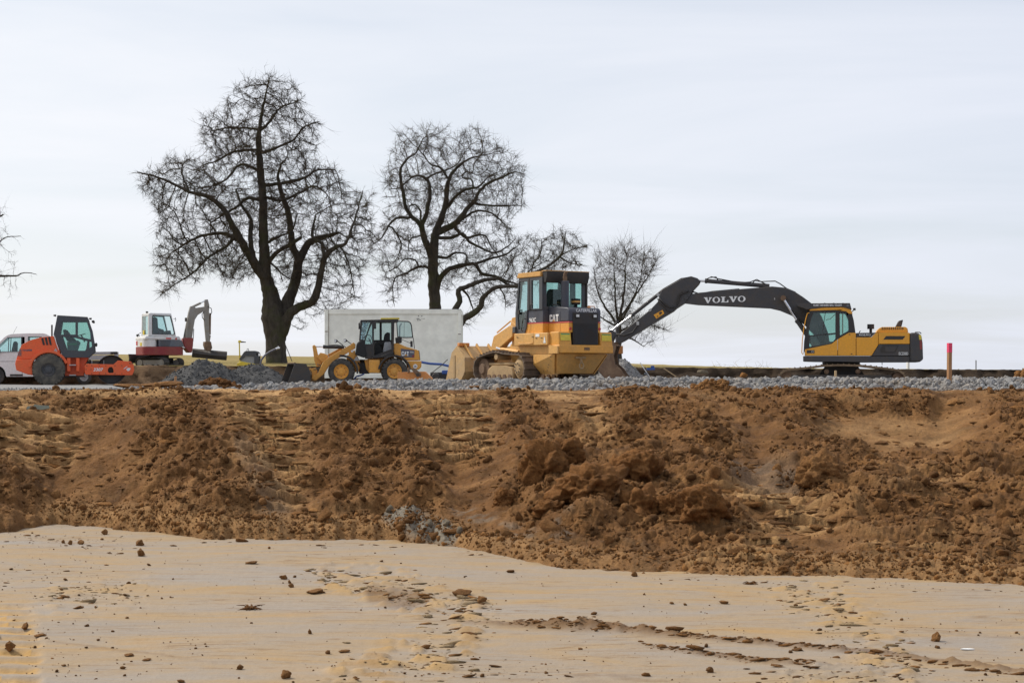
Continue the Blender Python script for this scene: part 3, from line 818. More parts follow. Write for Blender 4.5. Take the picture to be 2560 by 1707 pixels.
# the ones that can be told apart
cme = []
for k, (V, Fc) in enumerate(CL2 + CL3):
    cme.append(np_mesh("clod", V, Fc, M["clod_soil"]))
for k, (V, Fc) in enumerate(CL2[:3]): cme.append(np_mesh("clod", V, Fc, M["pale_clod"]))
bigw = pw.copy(); n_big_c = 285
for k, j in enumerate(on_slope(n_big_c, bigw)):
    r = float(np.clip(0.055 + 0.03 * rsC.pareto(3.0), 0.055, 0.12))
    v_here = sv_.ravel()[j]; r *= 0.8 + 0.5 * np.clip((v_here - 1050) / 300, 0, 1)
    me = cme[rsC.randint(0, 14)]
    o = link(bpy.data.objects.new("clod", me), slope)
    o.location = P[j] + np.array([0, -0.2 * r, 0.2 * r]); o.rotation_euler = rsC.uniform(0, 6.28, 3)
    o.scale = r * rsC.uniform(0.55, 1.45, 3)

# heap of torn wet lumps half-way down
def slope_at(u, v):
    k = np.argmin((U - u) ** 2 + (sv_ - v) ** 2); return Vector(P[k])
rl = np.random.RandomState(15)
LUMPS = [(1362, 1222, .46, .50, 'tall torn brown earth lump at the left end of the lump heap'),
         (1420, 1185, .34, .30, 'small dark earth lump topping the left end of the lump heap'),
         (1475, 1272, .60, .40, 'broad smooth-faced earth lump in the middle of the lump heap'),
         (1590, 1215, .50, .40, 'rough brown earth lump on the upper right of the lump heap'),
         (1605, 1290, .42, .36, 'craggy earth lump at the lower right of the lump heap'),
         (1540, 1195, .25, .22, 'small crumbly earth lump between the two upper lumps of the heap'),
         (1260, 1265, .20, .17, 'single rounded earth lump left of the lump heap'),
         (1370, 1290, .26, .18, 'low earth lump below the left end of the lump heap'),
         (1765, 1330, .44, .32, 'dark torn earth lump low on the slope right of the heap'),
         (1690, 1300, .24, .20, 'small torn earth lump between the heap and the dark lump'),
         (2040, 1220, .42, .34, 'big rounded brown earth lump beside the grey clay on the right slope'),
         (862, 1040, .26, .20, 'rounded brown earth lump near the slope top below the wheel loader'),
         (2100, 1250, .24, .18, 'smaller earth lump right of the big rounded lump'),
         (1600, 1075, .22, .2, 'upright earth lump near the slope top below the tracked loader')]
for k, (u, v, rx, rz, lab) in enumerate(LUMPS):
    V, Fc = clod_variant(5, 60 + k, 0.66)
    V = V * np.array([rx, rx * 0.85, rz])
    c = slope_at(u, v); o = np_obj("earth_lump", V, Fc, M["red_soil" if k < 10 else "clod_soil"])
    o.location = c + Vector((0, 0.02, rz * 0.30)); o.rotation_euler = (rl.uniform(-.3, .3), rl.uniform(-.3, .3), rl.uniform(0, 6))
    tag(o, lab, "earth lump", "big lumps of earth on the slope")
# pale clay lumps in the grey patch
for u, v, r in ((975, 1296, .08), (1075, 1335, .09), (1120, 1330, .07), (1150, 1345, .06)):
    o = link(bpy.data.objects.new("clod", cme[14 + rl.randint(0, 3)]), slope); o.location = slope_at(u, v) + Vector((0, -.03, .04)); o.rotation_euler = rl.uniform(0, 6, 3); o.scale = r * rl.uniform(.8, 1.3, 3)

# heaps of brown spoil on the yard edge
def heap(name, u0, u1, vtop, vbase, d, mat, n, rr, label, cat, seed, smoothm=False):
    rs = np.random.RandomState(seed)
    cx = ((u0 + u1) / 2 - 1280) / F * d; hw = (u1 - u0) / 2 / F * d; zb = EYE + (HY - vbase) / F * d; ht = (vbase - vtop) / F * d
    a = np.linspace(0, 1, 60); b = np.linspace(0, 2 * math.pi, 140)
    A, Bq = np.meshgrid(a, b); X = hw * A * np.cos(Bq); Y = hw * 0.8 * A * np.sin(Bq)
    Z = ht * (1 - A) ** (0.75 if not smoothm else 0.95) * (1 + 0.35 * fbm2(X * 1.2, Y * 1.2, 3, seed)) - 0.12 * A ** 4 + (0.12 if not smoothm else 0.035) * ht * fbm2(X * 5, Y * 5, 3, seed + 2) * (A < .97)
    o = np_obj(name, np.stack([X, Y, Z], -1).reshape(-1, 3), grid_faces(*A.shape), M[mat]); o.location = (cx, d, zb)
    tag(o, label, cat)
    th = rs.uniform(0, 6.283, n); q = np.sqrt(rs.uniform(0, 1, n))
    px_, py_ = hw * q * np.cos(th), hw * 0.8 * q * np.sin(th)
    ki = np.clip((q * 59).astype(int), 0, 59); kj = np.clip((th / 6.283 * 139).astype(int), 0, 139)
    pz = Z[kj, ki]; r = np.clip(rr * (0.5 + rs.pareto(3, n)), rr * 0.4, rr * 3)
    V, Fc = merge(CL1 if 'soil' in mat else ST1, np.stack([px_, py_, pz + r * .3], 1), r[:, None] * rs.uniform(.8, 1.2, (n, 3)), rand_rot(n, rs), rs)
    tag(np_obj("loose_pieces", V, Fc, M[mat], o), kind="stuff")
    return o
heap("soil_heap", 474, 612, 944, 978, 42.2, "red_soil", 420, 0.035, "small heap of reddish-brown clods on the edge of the slope", "soil heap", 3)
heap("soil_heap", 1700, 1865, 953, 985, 40.6, "crumb_soil", 500, 0.03, "low heap of light brown soil at the slope edge in front of the excavator", "soil heap", 4)
heap("soil_heap", 2530, 2760, 880, 945, 70, "crumb_soil", 300, 0.05, "brown soil mound at the far right edge of the yard", "soil heap", 6)
heap("gravel_heap", 385, 640, 892, 962, 66.5, "dark_gravel", 3000, 0.016, "tall heap of dark grey gravel behind the roller drum", "gravel heap", 7, True)
heap("gravel_heap", 520, 745, 905, 955, 72, "dark_gravel", 2200, 0.016, "lower flat heap of dark grey gravel running up to the big tree", "gravel heap", 8, True)
heap("gravel_heap", 1470, 1625, 895, 955, 66, "fine_gravel", 1800, 0.016, "pointed heap of grey gravel beside the excavator bucket", "gravel heap", 9, True)

# ------------------------------------------------------------------ coarse stone bed on the yard edge
rsG = np.random.RandomState(21)
def bed_top(u, y):
    """thickness of the stone layer"""
    th = np.interp(u, [-400, 380, 700, 1000, 1400, 2560, 3400], [0.0, 0.0, 0.10, 0.17, 0.22, 0.22, 0.22])
    y0 = 42.0; y1 = np.interp(u, [600, 1100, 1500, 2000, 2600], [50, 56, 58, 58, 58])
    return th * sstep(y0 - 1.2, y0 + 1.3, y) * (1 - sstep(y1, y1 + 2.5, y)) * (1 + 0.3 * pn2(u / 120.0, y * 0.3))
ub = np.linspace(300, 3300, 300); yb = np.linspace(40.6, 62, 40)
UB, YB = np.meshgrid(ub, yb); XB = (UB - 1280) / F * YB
ZB = PLAT - 0.05 + bed_top(UB, YB)
bed = np_obj("stone_bed", np.stack([XB, YB, ZB], -1).reshape(-1, 3), grid_faces(*UB.shape), M["grey_stone"]); tag(bed, kind="structure")
n = 12000
y_ = 40.9 + 17 * rsG.beta(0.9, 1.9, n); u_ = rsG.uniform(330, 2900, n)
keep = rsG.rand(n) < np.clip((u_ - 330) / 500, 0.12, 1); y_, u_ = y_[keep], u_[keep]
# left part thins out to a narrow strip
y_ = np.where(u_ < 900, 41.0 + (y_ - 41) * np.clip((u_ - 300) / 700, 0.1, 1), y_)
x_ = (u_ - 1280) / F * y_; n = len(y_)
r = np.clip(0.024 + 0.016 * rsG.gamma(1.6, 1.0, n), 0.016, 0.11)
pos = np.stack([x_, y_, PLAT - 0.03 + bed_top(u_, y_) + r * 0.25 + 0.03 * rsG.rand(n)], 1)
sc_ = r[:, None] * rsG.uniform(0.75, 1.35, (n, 3))
near = np.argsort(y_ - r * 30 + 100 * ((u_ < 0) | (u_ > 2560)))[:290]
rest = np.ones(n, bool); rest[near] = False
V, Fc = merge(ST1, pos[rest], sc_[rest], rand_rot(rest.sum(), rsG), rsG)
tag(np_obj("crushed_stone", V, Fc, M["grey_stone"], bed, smooth=False), kind="stuff")
stm = [np_mesh("stone", V, Fc, M["grey_stone"], False) for V, Fc in ST1]
for k in near:
    o = link(bpy.data.objects.new("stone", stm[rsG.randint(0, 10)]), bed); o.location = pos[k]; o.scale = sc_[k] * 1.15; o.rotation_euler = rsG.uniform(0, 6.28, 3)
# fine chippings scattered over the left half
n = 2600; u_ = rsG.uniform(-200, 1100, n); y_ = 41.5 + 9 * rsG.rand(n) ** 1.5; x_ = (u_ - 1280) / F * y_; r = rsG.uniform(0.012, 0.035, n)
V, Fc = merge(ST1, np.stack([x_, y_, yard_h(x_, y_) + r * .3], 1), r[:, None] * rsG.uniform(.8, 1.3, (n, 3)), rand_rot(n, rsG), rsG)
tag(np_obj("gravel_chippings", V, Fc, M["fine_gravel"], yard, smooth=False), kind="stuff")

# ------------------------------------------------------------------ clods lying on the pit floor
rsF = np.random.RandomState(33)
def floor_pt(u, v):
    y = F * EYE / (v - HY); x = (u - 1280) / F * y
    return x, y, float(floor_h(np.array([x]), np.array([y]))[0][0])
fl_me = [np_mesh("dirt_clod", *clod_variant(3, 80 + k, 0.6), M["clod_soil"]) for k in range(6)]
fl_fl = [np_mesh("dirt_clod", *clod_variant(3, 90 + k, 0.6, 0.38), M["clod_soil"]) for k in range(4)]
NAMED = [  # u, v, half-width px, flat?, label
    (262, 1335, 9, 0, "rounded brown clod at the foot of the slope, left of a thin flat slab"), (350, 1362, 10, 0, "dark blocky clod below the left slope foot"),
    (176, 1361, 8, 0, "rounded upright clod, middle of three in a row near the left slope foot"), (203, 1360, 8, 0, "rough clod, right one of three in a row near the left slope foot"),
    (158, 1357, 6, 0, "small clod, left one of three in a row near the left slope foot"), (352, 1388, 13, 0, "jagged brown clod below the dark blocky one on the floor"),
    (606, 1355, 18, 1, "flat dark slab of clay lying close to the slope foot"), (629, 1409, 14, 1, "bent reddish piece of clay alone on the pale floor"),
    (708, 1449, 9, 0, "left clod of three dark ones grouped on the floor"), (724, 1458, 6, 0, "smallest clod of three dark ones grouped on the floor"), (728, 1468, 8, 0, "lowest clod of three dark ones grouped on the floor"),
    (788, 1482, 21, 1, "flat brown piece of clay beside the three dark clods"), (1203, 1508, 12, 0, "upright grey-brown clod right of the floor's tracked lane"),
    (1277, 1428, 14, 1, "flat dark brown clod just below the slope foot in the middle"), (1586, 1439, 9, 0, "dark clod at the slope foot below the lump heap"),
    (1810, 1509, 15, 1, "brown clod with a tail lying on the pale floor, right of centre"), (2058, 1500, 13, 1, "left one of two flat reddish clods on the right floor"),
    (2090, 1513, 14, 1, "right one of two flat reddish clods on the right floor"), (2342, 1600, 14, 0, "dark blackish clod standing alone on the right floor"), 
    (322, 1640, 12, 1, "flat brown clod beside the long scratch, lower left floor"), (366, 1649, 12, 1, "flat clod right of the long scratch, lower left floor"),
    (99, 1588, 14, 1, "flat ochre clod beside the old track print"), (64, 1570, 11, 0, "rough clod just above the old track print"), (25, 1625, 14, 0, "pale clod lying in the old track print"),
    (1775, 1680, 11, 0, "rounded brown clod at the end of a low ridge, bottom of the picture"), (1992, 1626, 13, 1, "small curled piece of clay on the long soil ridge"),
    (163, 1493, 12, 1, "ochre clod among the scratches on the left floor"), (195, 1519, 13, 1, "flat ochre flake below the scratches on the left floor"),
    (1152, 1487, 26, 1, "long thin slab of clay lying right of the tracked lane"), (774, 1583, 7, 0, "dark round clod alone on the middle floor"),
    (714, 1698, 14, 0, "brown clod cut by the bottom edge of the picture"), (2090, 1644, 10, 1, "dark flake below the long soil ridge at right"), (860, 1628, 13, 1, "ochre clod on the lower tracked lane"),
    (600, 1672, 10, 0, "grey-brown clod low in the middle of the floor")]
for k, (u, v, hw, fl, lab) in enumerate(NAMED):
    x, y, z = floor_pt(u, v); r = hw / F * y
    o = link(bpy.data.objects.new("dirt_clod", (fl_fl if fl else fl_me)[rsF.randint(0, 4)])); s_ = rsF.uniform(.85, 1.15, 3)
    o.scale = (r * s_[0], r * s_[1] * 0.9, r * s_[2] * 0.9); o.location = (x, y, z + r * (0.2 if fl else 0.55)); o.rotation_euler = (rsF.uniform(-.2, .2), rsF.uniform(-.2, .2), rsF.uniform(-.5, .5) + (3.14 if k % 2 else 0))
    tag(o, lab, "clod", "clods lying on the pit floor")
bm_ = bpy.data.objects["dirt_clod"]
# dry tuft and twist of roots
for (u, v, wd, lab) in ((627, 1523, 36, "splayed brown tuft of torn roots lying on the floor"), (1876, 1460, 18, "small wisp of dry roots at the right slope foot")):
    x, y, z = floor_pt(u, v); mb = MB(); k_ = wd / F * y
    for q in range(34):
        a = rsF.uniform(0, 6.28); l = k_ * rsF.uniform(.4, 1.1); up = rsF.uniform(.02, .5)
        mb.tube([(0.02 * rsF.normal(), 0.02 * rsF.normal(), .01), (l * .5 * math.cos(a), l * .5 * math.sin(a), l * up * .6 + .01), (l * math.cos(a), l * math.sin(a), l * up * rsF.uniform(0.1, 1))], [.012, .008, .003], 4)
    o = mb.build("root_tuft", M["red_soil"]); o.location = (x, y, z); tag(o, lab, "roots")
# crumbs too small to count
n = 2600
v_ = 1320 + 390 * rsF.rand(n); u_ = rsF.uniform(-100, 2660, n); 
dens = 0.25 + 1.2 * np.exp(-((u_ - 100) / 220) ** 2) + 0.8 * sstep(0.05, .4, fbm2(u_ / 260, v_ / 60, 3, 3)) + 1.5 * np.exp(-((v_ - 1672) / 22) ** 2) * (np.abs(u_ - 1180) < 260)
ok = (rsF.rand(n) < dens / 1.6) & (v_ > np.interp(u_, VBX, VBY) + 2); u_, v_ = u_[ok], v_[ok]; n = len(u_)
y_ = F * EYE / (v_ - HY); x_ = (u_ - 1280) / F * y_; zf = floor_h(x_, y_)[0]; r = np.clip(0.006 + 0.006 * rsF.pareto(2.2, n), 0.006, 0.035)
sc_ = r[:, None] * rsF.uniform(.8, 1.4, (n, 3)); sc_[:, 2] *= 0.7
V, Fc = merge(CR1, np.stack([x_, y_, zf + r * .35], 1), sc_, rand_rot(n, rsF, 0.3), rsF)
tag(np_obj("soil_crumbs", V, Fc, M["clod_soil"], floor), kind="stuff")
# thin flakes peeled up by the tracks
def flake_field(paths, n, rr, mat, nm):
    us, vs_ = [], []
    for path, w_ in paths:
        for (a, b, r1_), (c, d, r2_) in zip(path[:-1], path[1:]):
            k_ = int(n * w_); t_ = rsF.rand(k_); us.append(a + (c - a) * t_ + rsF.normal(size=k_) * (r1_ + (r2_ - r1_) * t_) * 0.9); vs_.append(b + (d - b) * t_ + rsF.normal(size=k_) * (r1_ + (r2_ - r1_) * t_) * 0.30)
    u_ = np.concatenate(us); v_ = np.concatenate(vs_); ok = v_ > np.interp(u_, VBX, VBY) + 3; u_, v_ = u_[ok], v_[ok]; n_ = len(u_)
    y_ = F * EYE / (v_ - HY); x_ = (u_ - 1280) / F * y_; z_ = floor_h(x_, y_)[0]; r_ = np.clip(rr * (0.5 + rsF.pareto(2.2, n_)), rr * .5, rr * 4.5)
    sc_ = np.stack([r_ * rsF.uniform(1.0, 2.2, n_), r_ * rsF.uniform(.6, 1.1, n_), r_ * rsF.uniform(.22, .55, n_)], 1); yw = rsF.normal(size=n_) * .25 - .12
    Rz_ = np.zeros((n_, 3, 3)); Rz_[:, 0, 0] = np.cos(yw); Rz_[:, 0, 1] = -np.sin(yw); Rz_[:, 1, 0] = np.sin(yw); Rz_[:, 1, 1] = np.cos(yw); Rz_[:, 2, 2] = 1
    Rz_[:, 2, 0] = rsF.normal(size=n_) * .10
    V, Fc = merge(CR1, np.stack([x_, y_, z_ + r_ * .10], 1), sc_, Rz_, rsF)
    tag(np_obj(nm, V, Fc, M[mat], floor), kind="stuff")
LN1 = [(780, 1432, 20), (900, 1460, 45), (1050, 1490, 60), (1180, 1530, 60)]; LN1b = [(1180, 1540, 60), (1100, 1620, 70), (900, 1690, 90)]; LN2 = [(1960, 1480, 40), (2080, 1510, 70), (2180, 1600, 70), (2230, 1690, 80)]; LN3 = [(130, 1490, 30), (350, 1475, 45)]
RD1 = [(1280, 1563, 9), (1430, 1568, 14), (1560, 1575, 14), (1760, 1597, 7), (2100, 1625, 6), (2560, 1690, 6)]; RD2 = [(1600, 1612, 6), (1850, 1649, 9), (2060, 1666, 5)]
flake_field([(LN1, 1), (LN1b, .8), (LN2, .8), (LN3, 1.2)], 70, .018, "floor_flake", "clay_flakes")
flake_field([(LN1, 1), (LN1b, .5), (LN2, .5), (LN3, .7), ([(940, 1490, 20), (1060, 1497, 20)], 1.6)], 55, .016, "crumb_soil", "dark_clay_flakes")
flake_field([(RD1, 1), (RD2, 1)], 110, .014, "crumb_soil", "ridge_crumbs")
flake_field([([(-60, 1330, 60), (160, 1345, 50), (330, 1370, 60)], 1), ([(60, 1420, 90), (260, 1500, 90)], .8), ([(940, 1660, 40), (1350, 1685, 60)], 1.2), ([(1900, 1690, 60), (2300, 1700, 70)], 1.5), ([(1100, 1372, 20), (1800, 1452, 20)], 1.0), ([(300, 1345, 30), (1000, 1365, 25)], .8), ([(1800, 1455, 20), (2600, 1478, 20)], .8)], 90, .010, "clod_soil", "scattered_crumbs")
# flakes along the slope crest
CR = [(405, 962, 60, "red"), (330, 966, 50, 0), (450, 975, 40, 0), (1180, 968, 24, 0), (1640, 972, 20, 0), (640, 974, 22, 0)]
for k, (u, v, hw, c) in enumerate(CR):
    d = 41.6; p = world(u, v, d); r = hw / F * d
    o = link(bpy.data.objects.new("clod", cme[rsF.randint(0, 6)]), slope); o.location = (p.x, p.y, max(p.z, PLAT)); o.scale = (r, r * .5, r * .16); o.rotation_euler = (0, rsF.uniform(-.12, .12), rsF.uniform(-.2, .2))
# green sheet scrap and white scrap
c = slope_at(100, 1042); sm = MB(); sm.prism([(-.26, 0), (-.24, .07), (-.1, .09), (-.08, .12), (.02, .1), (.24, .09), (.26, .02), (.1, -.01)], 0, .012)
plain("green_sheet", (0.17, 0.18, 0.13), 0.5); plain("white_scrap", (0.75, 0.75, 0.73), 0.6)
o = sm.build("sheet_scrap", M["green_sheet"]); o.location = c + Vector((0, -.08, .03)); o.rotation_euler = (math.radians(-25), 0, .05)
tag(o, "torn strip of grey-green sheet stuck in the left slope", "scrap")
x, y, z = floor_pt(2418, 1622); sm = MB(); sm.prism([(-.075, -.01), (-.03, .03), (.04, .02), (.075, -.02), (.0, -.035)], 0, .012, axis='z')
o = sm.build("paper_scrap", M["white_scrap"]); o.location = (x, y, z + .005); tag(o, "small white paper scrap on the right floor", "scrap")
# ------------------------------------------------------------------ trees
def bark(name, lo, hi, moss):
    m, t, b = base_mat(name, 0.95, 0, 0.15)
    p = geo_pos(t); n = noise_node(t, mapping(t, p, (3, 3, 0.8)), 2, 6, 0.7); n2 = noise_node(t, p, 1.1, 4, 0.6)
    c = ramp(t, n.outputs[0], [(0.3, lo), (0.7, hi)]).outputs[0]
    f = ramp(t, n2.outputs[0], [(0.5, 0.0), (0.68, 0.75)]).outputs[0]
    t.links.new(mixc(t, f, c, moss), b.inputs['Base Color']); bump(t, b, n.outputs[0], 0.9, 0.06)
bark("tree_bark", (0.036, 0.031, 0.025), (0.095, 0.082, 0.066), (0.062, 0.066, 0.028))
bark("twig_bark", (0.045, 0.034, 0.025), (0.085, 0.064, 0.044), (0.085, 0.068, 0.028))
bark("thin_twig_bark", (0.065, 0.053, 0.044), (0.12, 0.094, 0.074), (0.085, 0.074, 0.045))

def poly_sample(poly, n, rs):
    P_ = np.array(poly, float); mn, mx_ = P_.min(0), P_.max(0); outp = []
    while len(outp) < n:
        q = mn + (mx_ - mn) * rs.rand(4000, 2); ins = np.zeros(len(q), bool); j = len(P_) - 1
        for i in range(len(P_)):
            a, b = P_[i], P_[j]
            c = ((a[1] > q[:, 1]) != (b[1] > q[:, 1])) & (q[:, 0] < (b[0] - a[0]) * (q[:, 1] - a[1]) / (b[1] - a[1] + 1e-9) + a[0])
            ins ^= c; j = i
        outp += list(q[ins])
    return np.array(outp[:n])

def resample(path, step, rs, jit):
    """fine points along a traced limb (x, y, z, r)"""
    P_ = np.array(path, float); outp = [P_[0]]
    # smooth with a Catmull-Rom pass
    Q = []
    for i in range(len(P_) - 1):
        p0 = P_[max(i - 1, 0)]; p1 = P_[i]; p2 = P_[i + 1]; p3 = P_[min(i + 2, len(P_) - 1)]
        L = np.linalg.norm(p2[:3] - p1[:3]); k = max(1, int(L / step))
        for q in range(k):
            t = q / k
            c = 0.5 * ((2 * p1) + (-p0 + p2) * t + (2 * p0 - 5 * p1 + 4 * p2 - p3) * t * t + (-p0 + 3 * p1 - 3 * p2 + p3) * t ** 3)
            c[3] = p1[3] + (p2[3] - p1[3]) * t; Q.append(c)
    Q.append(P_[-1]); Q = np.array(Q)
    Q[1:-1, :3] += rs.normal(size=(max(len(Q) - 2, 0), 3)) * jit
    return Q

def cone_mesh(A, B, ra, rb, sides):
    """independent tapered segments as arrays"""
    n = len(A); D = B - A; L = np.linalg.norm(D, axis=1)[:, None] + 1e-9; D = D / L
    up = np.where(np.abs(D[:, 2:3]) < 0.9, np.array([[0, 0, 1.0]]), np.array([[1.0, 0, 0]]))
    Ux = np.cross(D, up); Ux /= np.linalg.norm(Ux, axis=1)[:, None] + 1e-9; Wx = np.cross(D, Ux)
    ang = np.arange(sides) * 2 * math.pi / sides
    ring = Ux[:, None] * np.cos(ang)[None, :, None] + Wx[:, None] * np.sin(ang)[None, :, None]
    Va = A[:, None] + ring * ra[:, None, None]; Vb = B[:, None] + ring * rb[:, None, None]
    V = np.concatenate([Va, Vb], 1).reshape(-1, 3)
    k = np.arange(sides); f = np.stack([k, (k + 1) % sides, (k + 1) % sides + sides, k + sides], 1)
    Fc = (f[None] + (np.arange(n) * 2 * sides)[:, None, None]).reshape(-1, 4)
    return V, Fc

def tip_mesh(A, B, ra):
    """twig ends: three-sided spikes"""
    n = len(A); D = B - A; D = D / (np.linalg.norm(D, axis=1)[:, None] + 1e-9)
    up = np.where(np.abs(D[:, 2:3]) < 0.9, np.array([[0, 0, 1.0]]), np.array([[1.0, 0, 0]]))
    Ux = np.cross(D, up); Ux /= np.linalg.norm(Ux, axis=1)[:, None] + 1e-9; Wx = np.cross(D, Ux)
    ang = np.arange(3) * 2 * math.pi / 3
    ring = A[:, None] + (Ux[:, None] * np.cos(ang)[None, :, None] + Wx[:, None] * np.sin(ang)[None, :, None]) * ra[:, None, None]
    V = np.concatenate([ring, B[:, None]], 1).reshape(-1, 3); f = np.array([[0, 1, 3], [1, 2, 3], [2, 0, 3]])
    return V, (f[None] + (np.arange(n) * 4)[:, None, None]).reshape(-1, 3)

def tree(name, d, conv, limbs, outline, n_attr, label, seed=1, step=0.22, kill=0.34, reach=2.2, tip=0.007, spur=1.5, spurlen=0.35,
         gnarl=0.35, trop=(0, 0, 0.0), depth=0.85, bark_m="tree_bark", twig_m="twig_bark", iters=60, base_z=None, twig_dir=None, dens=None, inertia=0.9, haze=0.85):
    rs = np.random.RandomState(seed)
    s = d / F
    pts, par, rad, limb_id = [], [], [], []
    base = None; traced = []
    for li, L in enumerate(limbs):
        src = L.get('from'); pth = L['p']
        xs = np.array([[conv(a, b)[0], conv(a, b)[1], r] for a, b, r in pth])
        X = (xs[:, 0] - 1280) * s; Z = EYE + (HY - xs[:, 1]) * s
        Rr = xs[:, 2] * L.get('k', conv.k) * s * 1.08
        lean = L.get('y', 0.0); n = len(X); arc = np.concatenate([[0], np.cumsum(np.hypot(np.diff(X), np.diff(Z)))])
        if li == 0: Y = np.zeros(n)
        else:
            # start where the parent limb is
            Q = np.array(pts); k = np.argmin((Q[:, 0] - X[0]) ** 2 + (Q[:, 2] - Z[0]) ** 2 + 0.02 * 0)
            Y = Q[k, 1] + lean * arc
        R4 = resample(np.stack([X, Y, Z, Rr], 1), 0.16, rs, 0.012)
        i0 = len(pts)
        for j, q in enumerate(R4):
            if j == 0:
                if li == 0: par.append(-1); pts.append(q[:3]); rad.append(q[3]); limb_id.append(li); prev = len(pts) - 1
                else: prev = int(k)
                if li != 0: continue
            else:
                par.append(prev); pts.append(q[:3]); rad.append(q[3]); limb_id.append(li); prev = len(pts) - 1
    n0 = len(pts)
    base = np.array(pts[0])
    # attraction points inside the crown
    oc = [conv(a, b) for a, b in outline]
    A2 = poly_sample(oc, n_attr, rs); OX = np.array(oc)
    AX = (A2[:, 0] - 1280) * s; AZ = EYE + (HY - A2[:, 1]) * s
    # half width of the outline at each height, for the depth of the crown
    zb = np.linspace(AZ.min(), AZ.max(), 24); ib = np.clip(np.digitize(AZ, zb) - 1, 0, 23)
    lo = np.array([AX[ib == q].min() if (ib == q).any() else 0 for q in range(24)]); hi = np.array([AX[ib == q].max() if (ib == q).any() else 0.1 for q in range(24)])
    c = (lo + hi)[ib] / 2; hw = np.maximum((hi - lo)[ib] / 2, 0.3)
    AY = np.sqrt(np.clip(1 - ((AX - c) / hw) ** 2, 0.06, 1)) * np.minimum(hw, 3.8) * depth * rs.uniform(-1, 1, n_attr)
    At = np.stack([AX, AY, AZ], 1)
    if dens is not None: kq = rs.rand(len(At)) < dens(A2[:, 0], A2[:, 1]); At, AX, AY, AZ = At[kq], AX[kq], AY[kq], AZ[kq]
    gap = sstep(-0.18, 0.12, fbm2(AX * 0.75 + AY * 0.3, AZ * 0.75 - AY * 0.25, 2, seed)); At = At[rs.rand(len(At)) < 0.22 + 0.78 * gap]
    N = np.array(pts); nd_ = np.full(len(At), 1e9); ni = np.zeros(len(At), int); nch = {}
    def upd(i0, i1):
        for c0 in range(i0, i1, 400):
            c1 = min(c0 + 400, i1)
            D = np.linalg.norm(At[:, None] - N[None, c0:c1], axis=2); k = D.argmin(1); dm = D[np.arange(len(At)), k]
            b = dm < nd_; nd_[b] = dm[b]; ni[b] = k[b] + c0
    upd(0, len(N))
    trop = np.array(trop)
    pdir = {}
    for it in range(iters):
        act = nd_ < reach
        if not act.any(): break
        ids = ni[act]; dv = At[act] - N[ids]; dv /= np.linalg.norm(dv, axis=1)[:, None] + 1e-9
        uq, inv = np.unique(ids, return_inverse=True); acc = np.zeros((len(uq), 3)); np.add.at(acc, inv, dv)
        new, npar = [], []
        for q, a in zip(uq, acc):
            if nch.get(q, 0) >= 3: nd_[act & (ni == q)] = 1e8; continue
            ln = np.linalg.norm(a)
            a = a / (ln + 1e-6) + rs.normal(size=3) * gnarl * 0.75 + trop
            if q >= n0 and q in pdir: a = a + inertia * pdir[q]
            a /= np.linalg.norm(a) + 1e-9
            nch[q] = nch.get(q, 0) + 1
            pdir[len(pts) + len(new)] = a
            new.append(N[q] + a * step * rs.uniform(.8, 1.2)); npar.append(int(q))
        if not new: break
        i0 = len(pts); pts += new; par += npar; rad += [0.0] * len(new); limb_id += [-1] * len(new)
        N = np.array(pts); upd(i0, len(N))
        kp = nd_ > kill
        At, nd_, ni = At[kp], nd_[kp], ni[kp]
        if not len(At): break
    N = np.array(pts); par = np.array(par); rad = np.array(rad); nN = len(N)
    # pipe model for the grown part
    acc = np.zeros(nN); ch = np.zeros(nN, int)
    for i in range(nN - 1, n0 - 1, -1):
        r = max(acc[i] ** (1 / 2.1), tip); rad[i] = r; p = par[i]; acc[p] += r ** 2.1; ch[p] += 1
    par_r = rad[np.maximum(par, 0)]
    grown = np.arange(nN) >= n0
    Vs, Fs, off = [], [], 0
    def push(m, sides):
        nonlocal off
        i = np.where(m)[0]
        if not len(i): return
        ra = np.minimum(par_r[i], rad[i] * 1.35); V, Fc = cone_mesh(N[par[i]], N[i], ra, rad[i], sides)
        Vs.append(V); Fs.append(Fc + off); off += len(V)
    push(grown & (rad > 0.022), 5); push(grown & (rad <= 0.022), 3)
    # short spurs and last year's shoots
    cand = np.where(grown & (rad < 0.05) & (rs.rand(nN) < 1.0))[0]; cand = np.repeat(cand, rs.poisson(spur, len(cand)))
    lcand = np.where((~grown) & (rad < 0.10) & (par >= 0))[0]; lcand = np.repeat(lcand, rs.poisson(spur * 0.5, len(lcand))); cand = np.concatenate([cand, lcand])
    D = N[cand] - N[par[cand]]; D /= np.linalg.norm(D, axis=1)[:, None] + 1e-9
    sd = D * 0.9 + rs.normal(size=D.shape) * 0.6 + (np.array(twig_dir) if twig_dir is not None else trop * 0.8); sd /= np.linalg.norm(sd, axis=1)[:, None]
    Ls = spurlen * (0.3 + 0.55 * rs.gamma(1.6, 0.75, len(cand)))[:, None]
    mid = N[cand] + sd * Ls * 0.5; s2 = sd + rs.normal(size=sd.shape) * 0.4 + (np.array(twig_dir) * .5 if twig_dir is not None else 0); s2 /= np.linalg.norm(s2, axis=1)[:, None]; end = mid + s2 * Ls * 0.5
    k1 = np.full(len(cand), tip * 0.68)
    V, Fc = cone_mesh(N[cand], mid, k1, k1 * 0.8, 3); Vs.append(V); Fs.append(Fc + off); off += len(V)
    tA, tB, tR = [mid], [end], [k1 * 0.8]
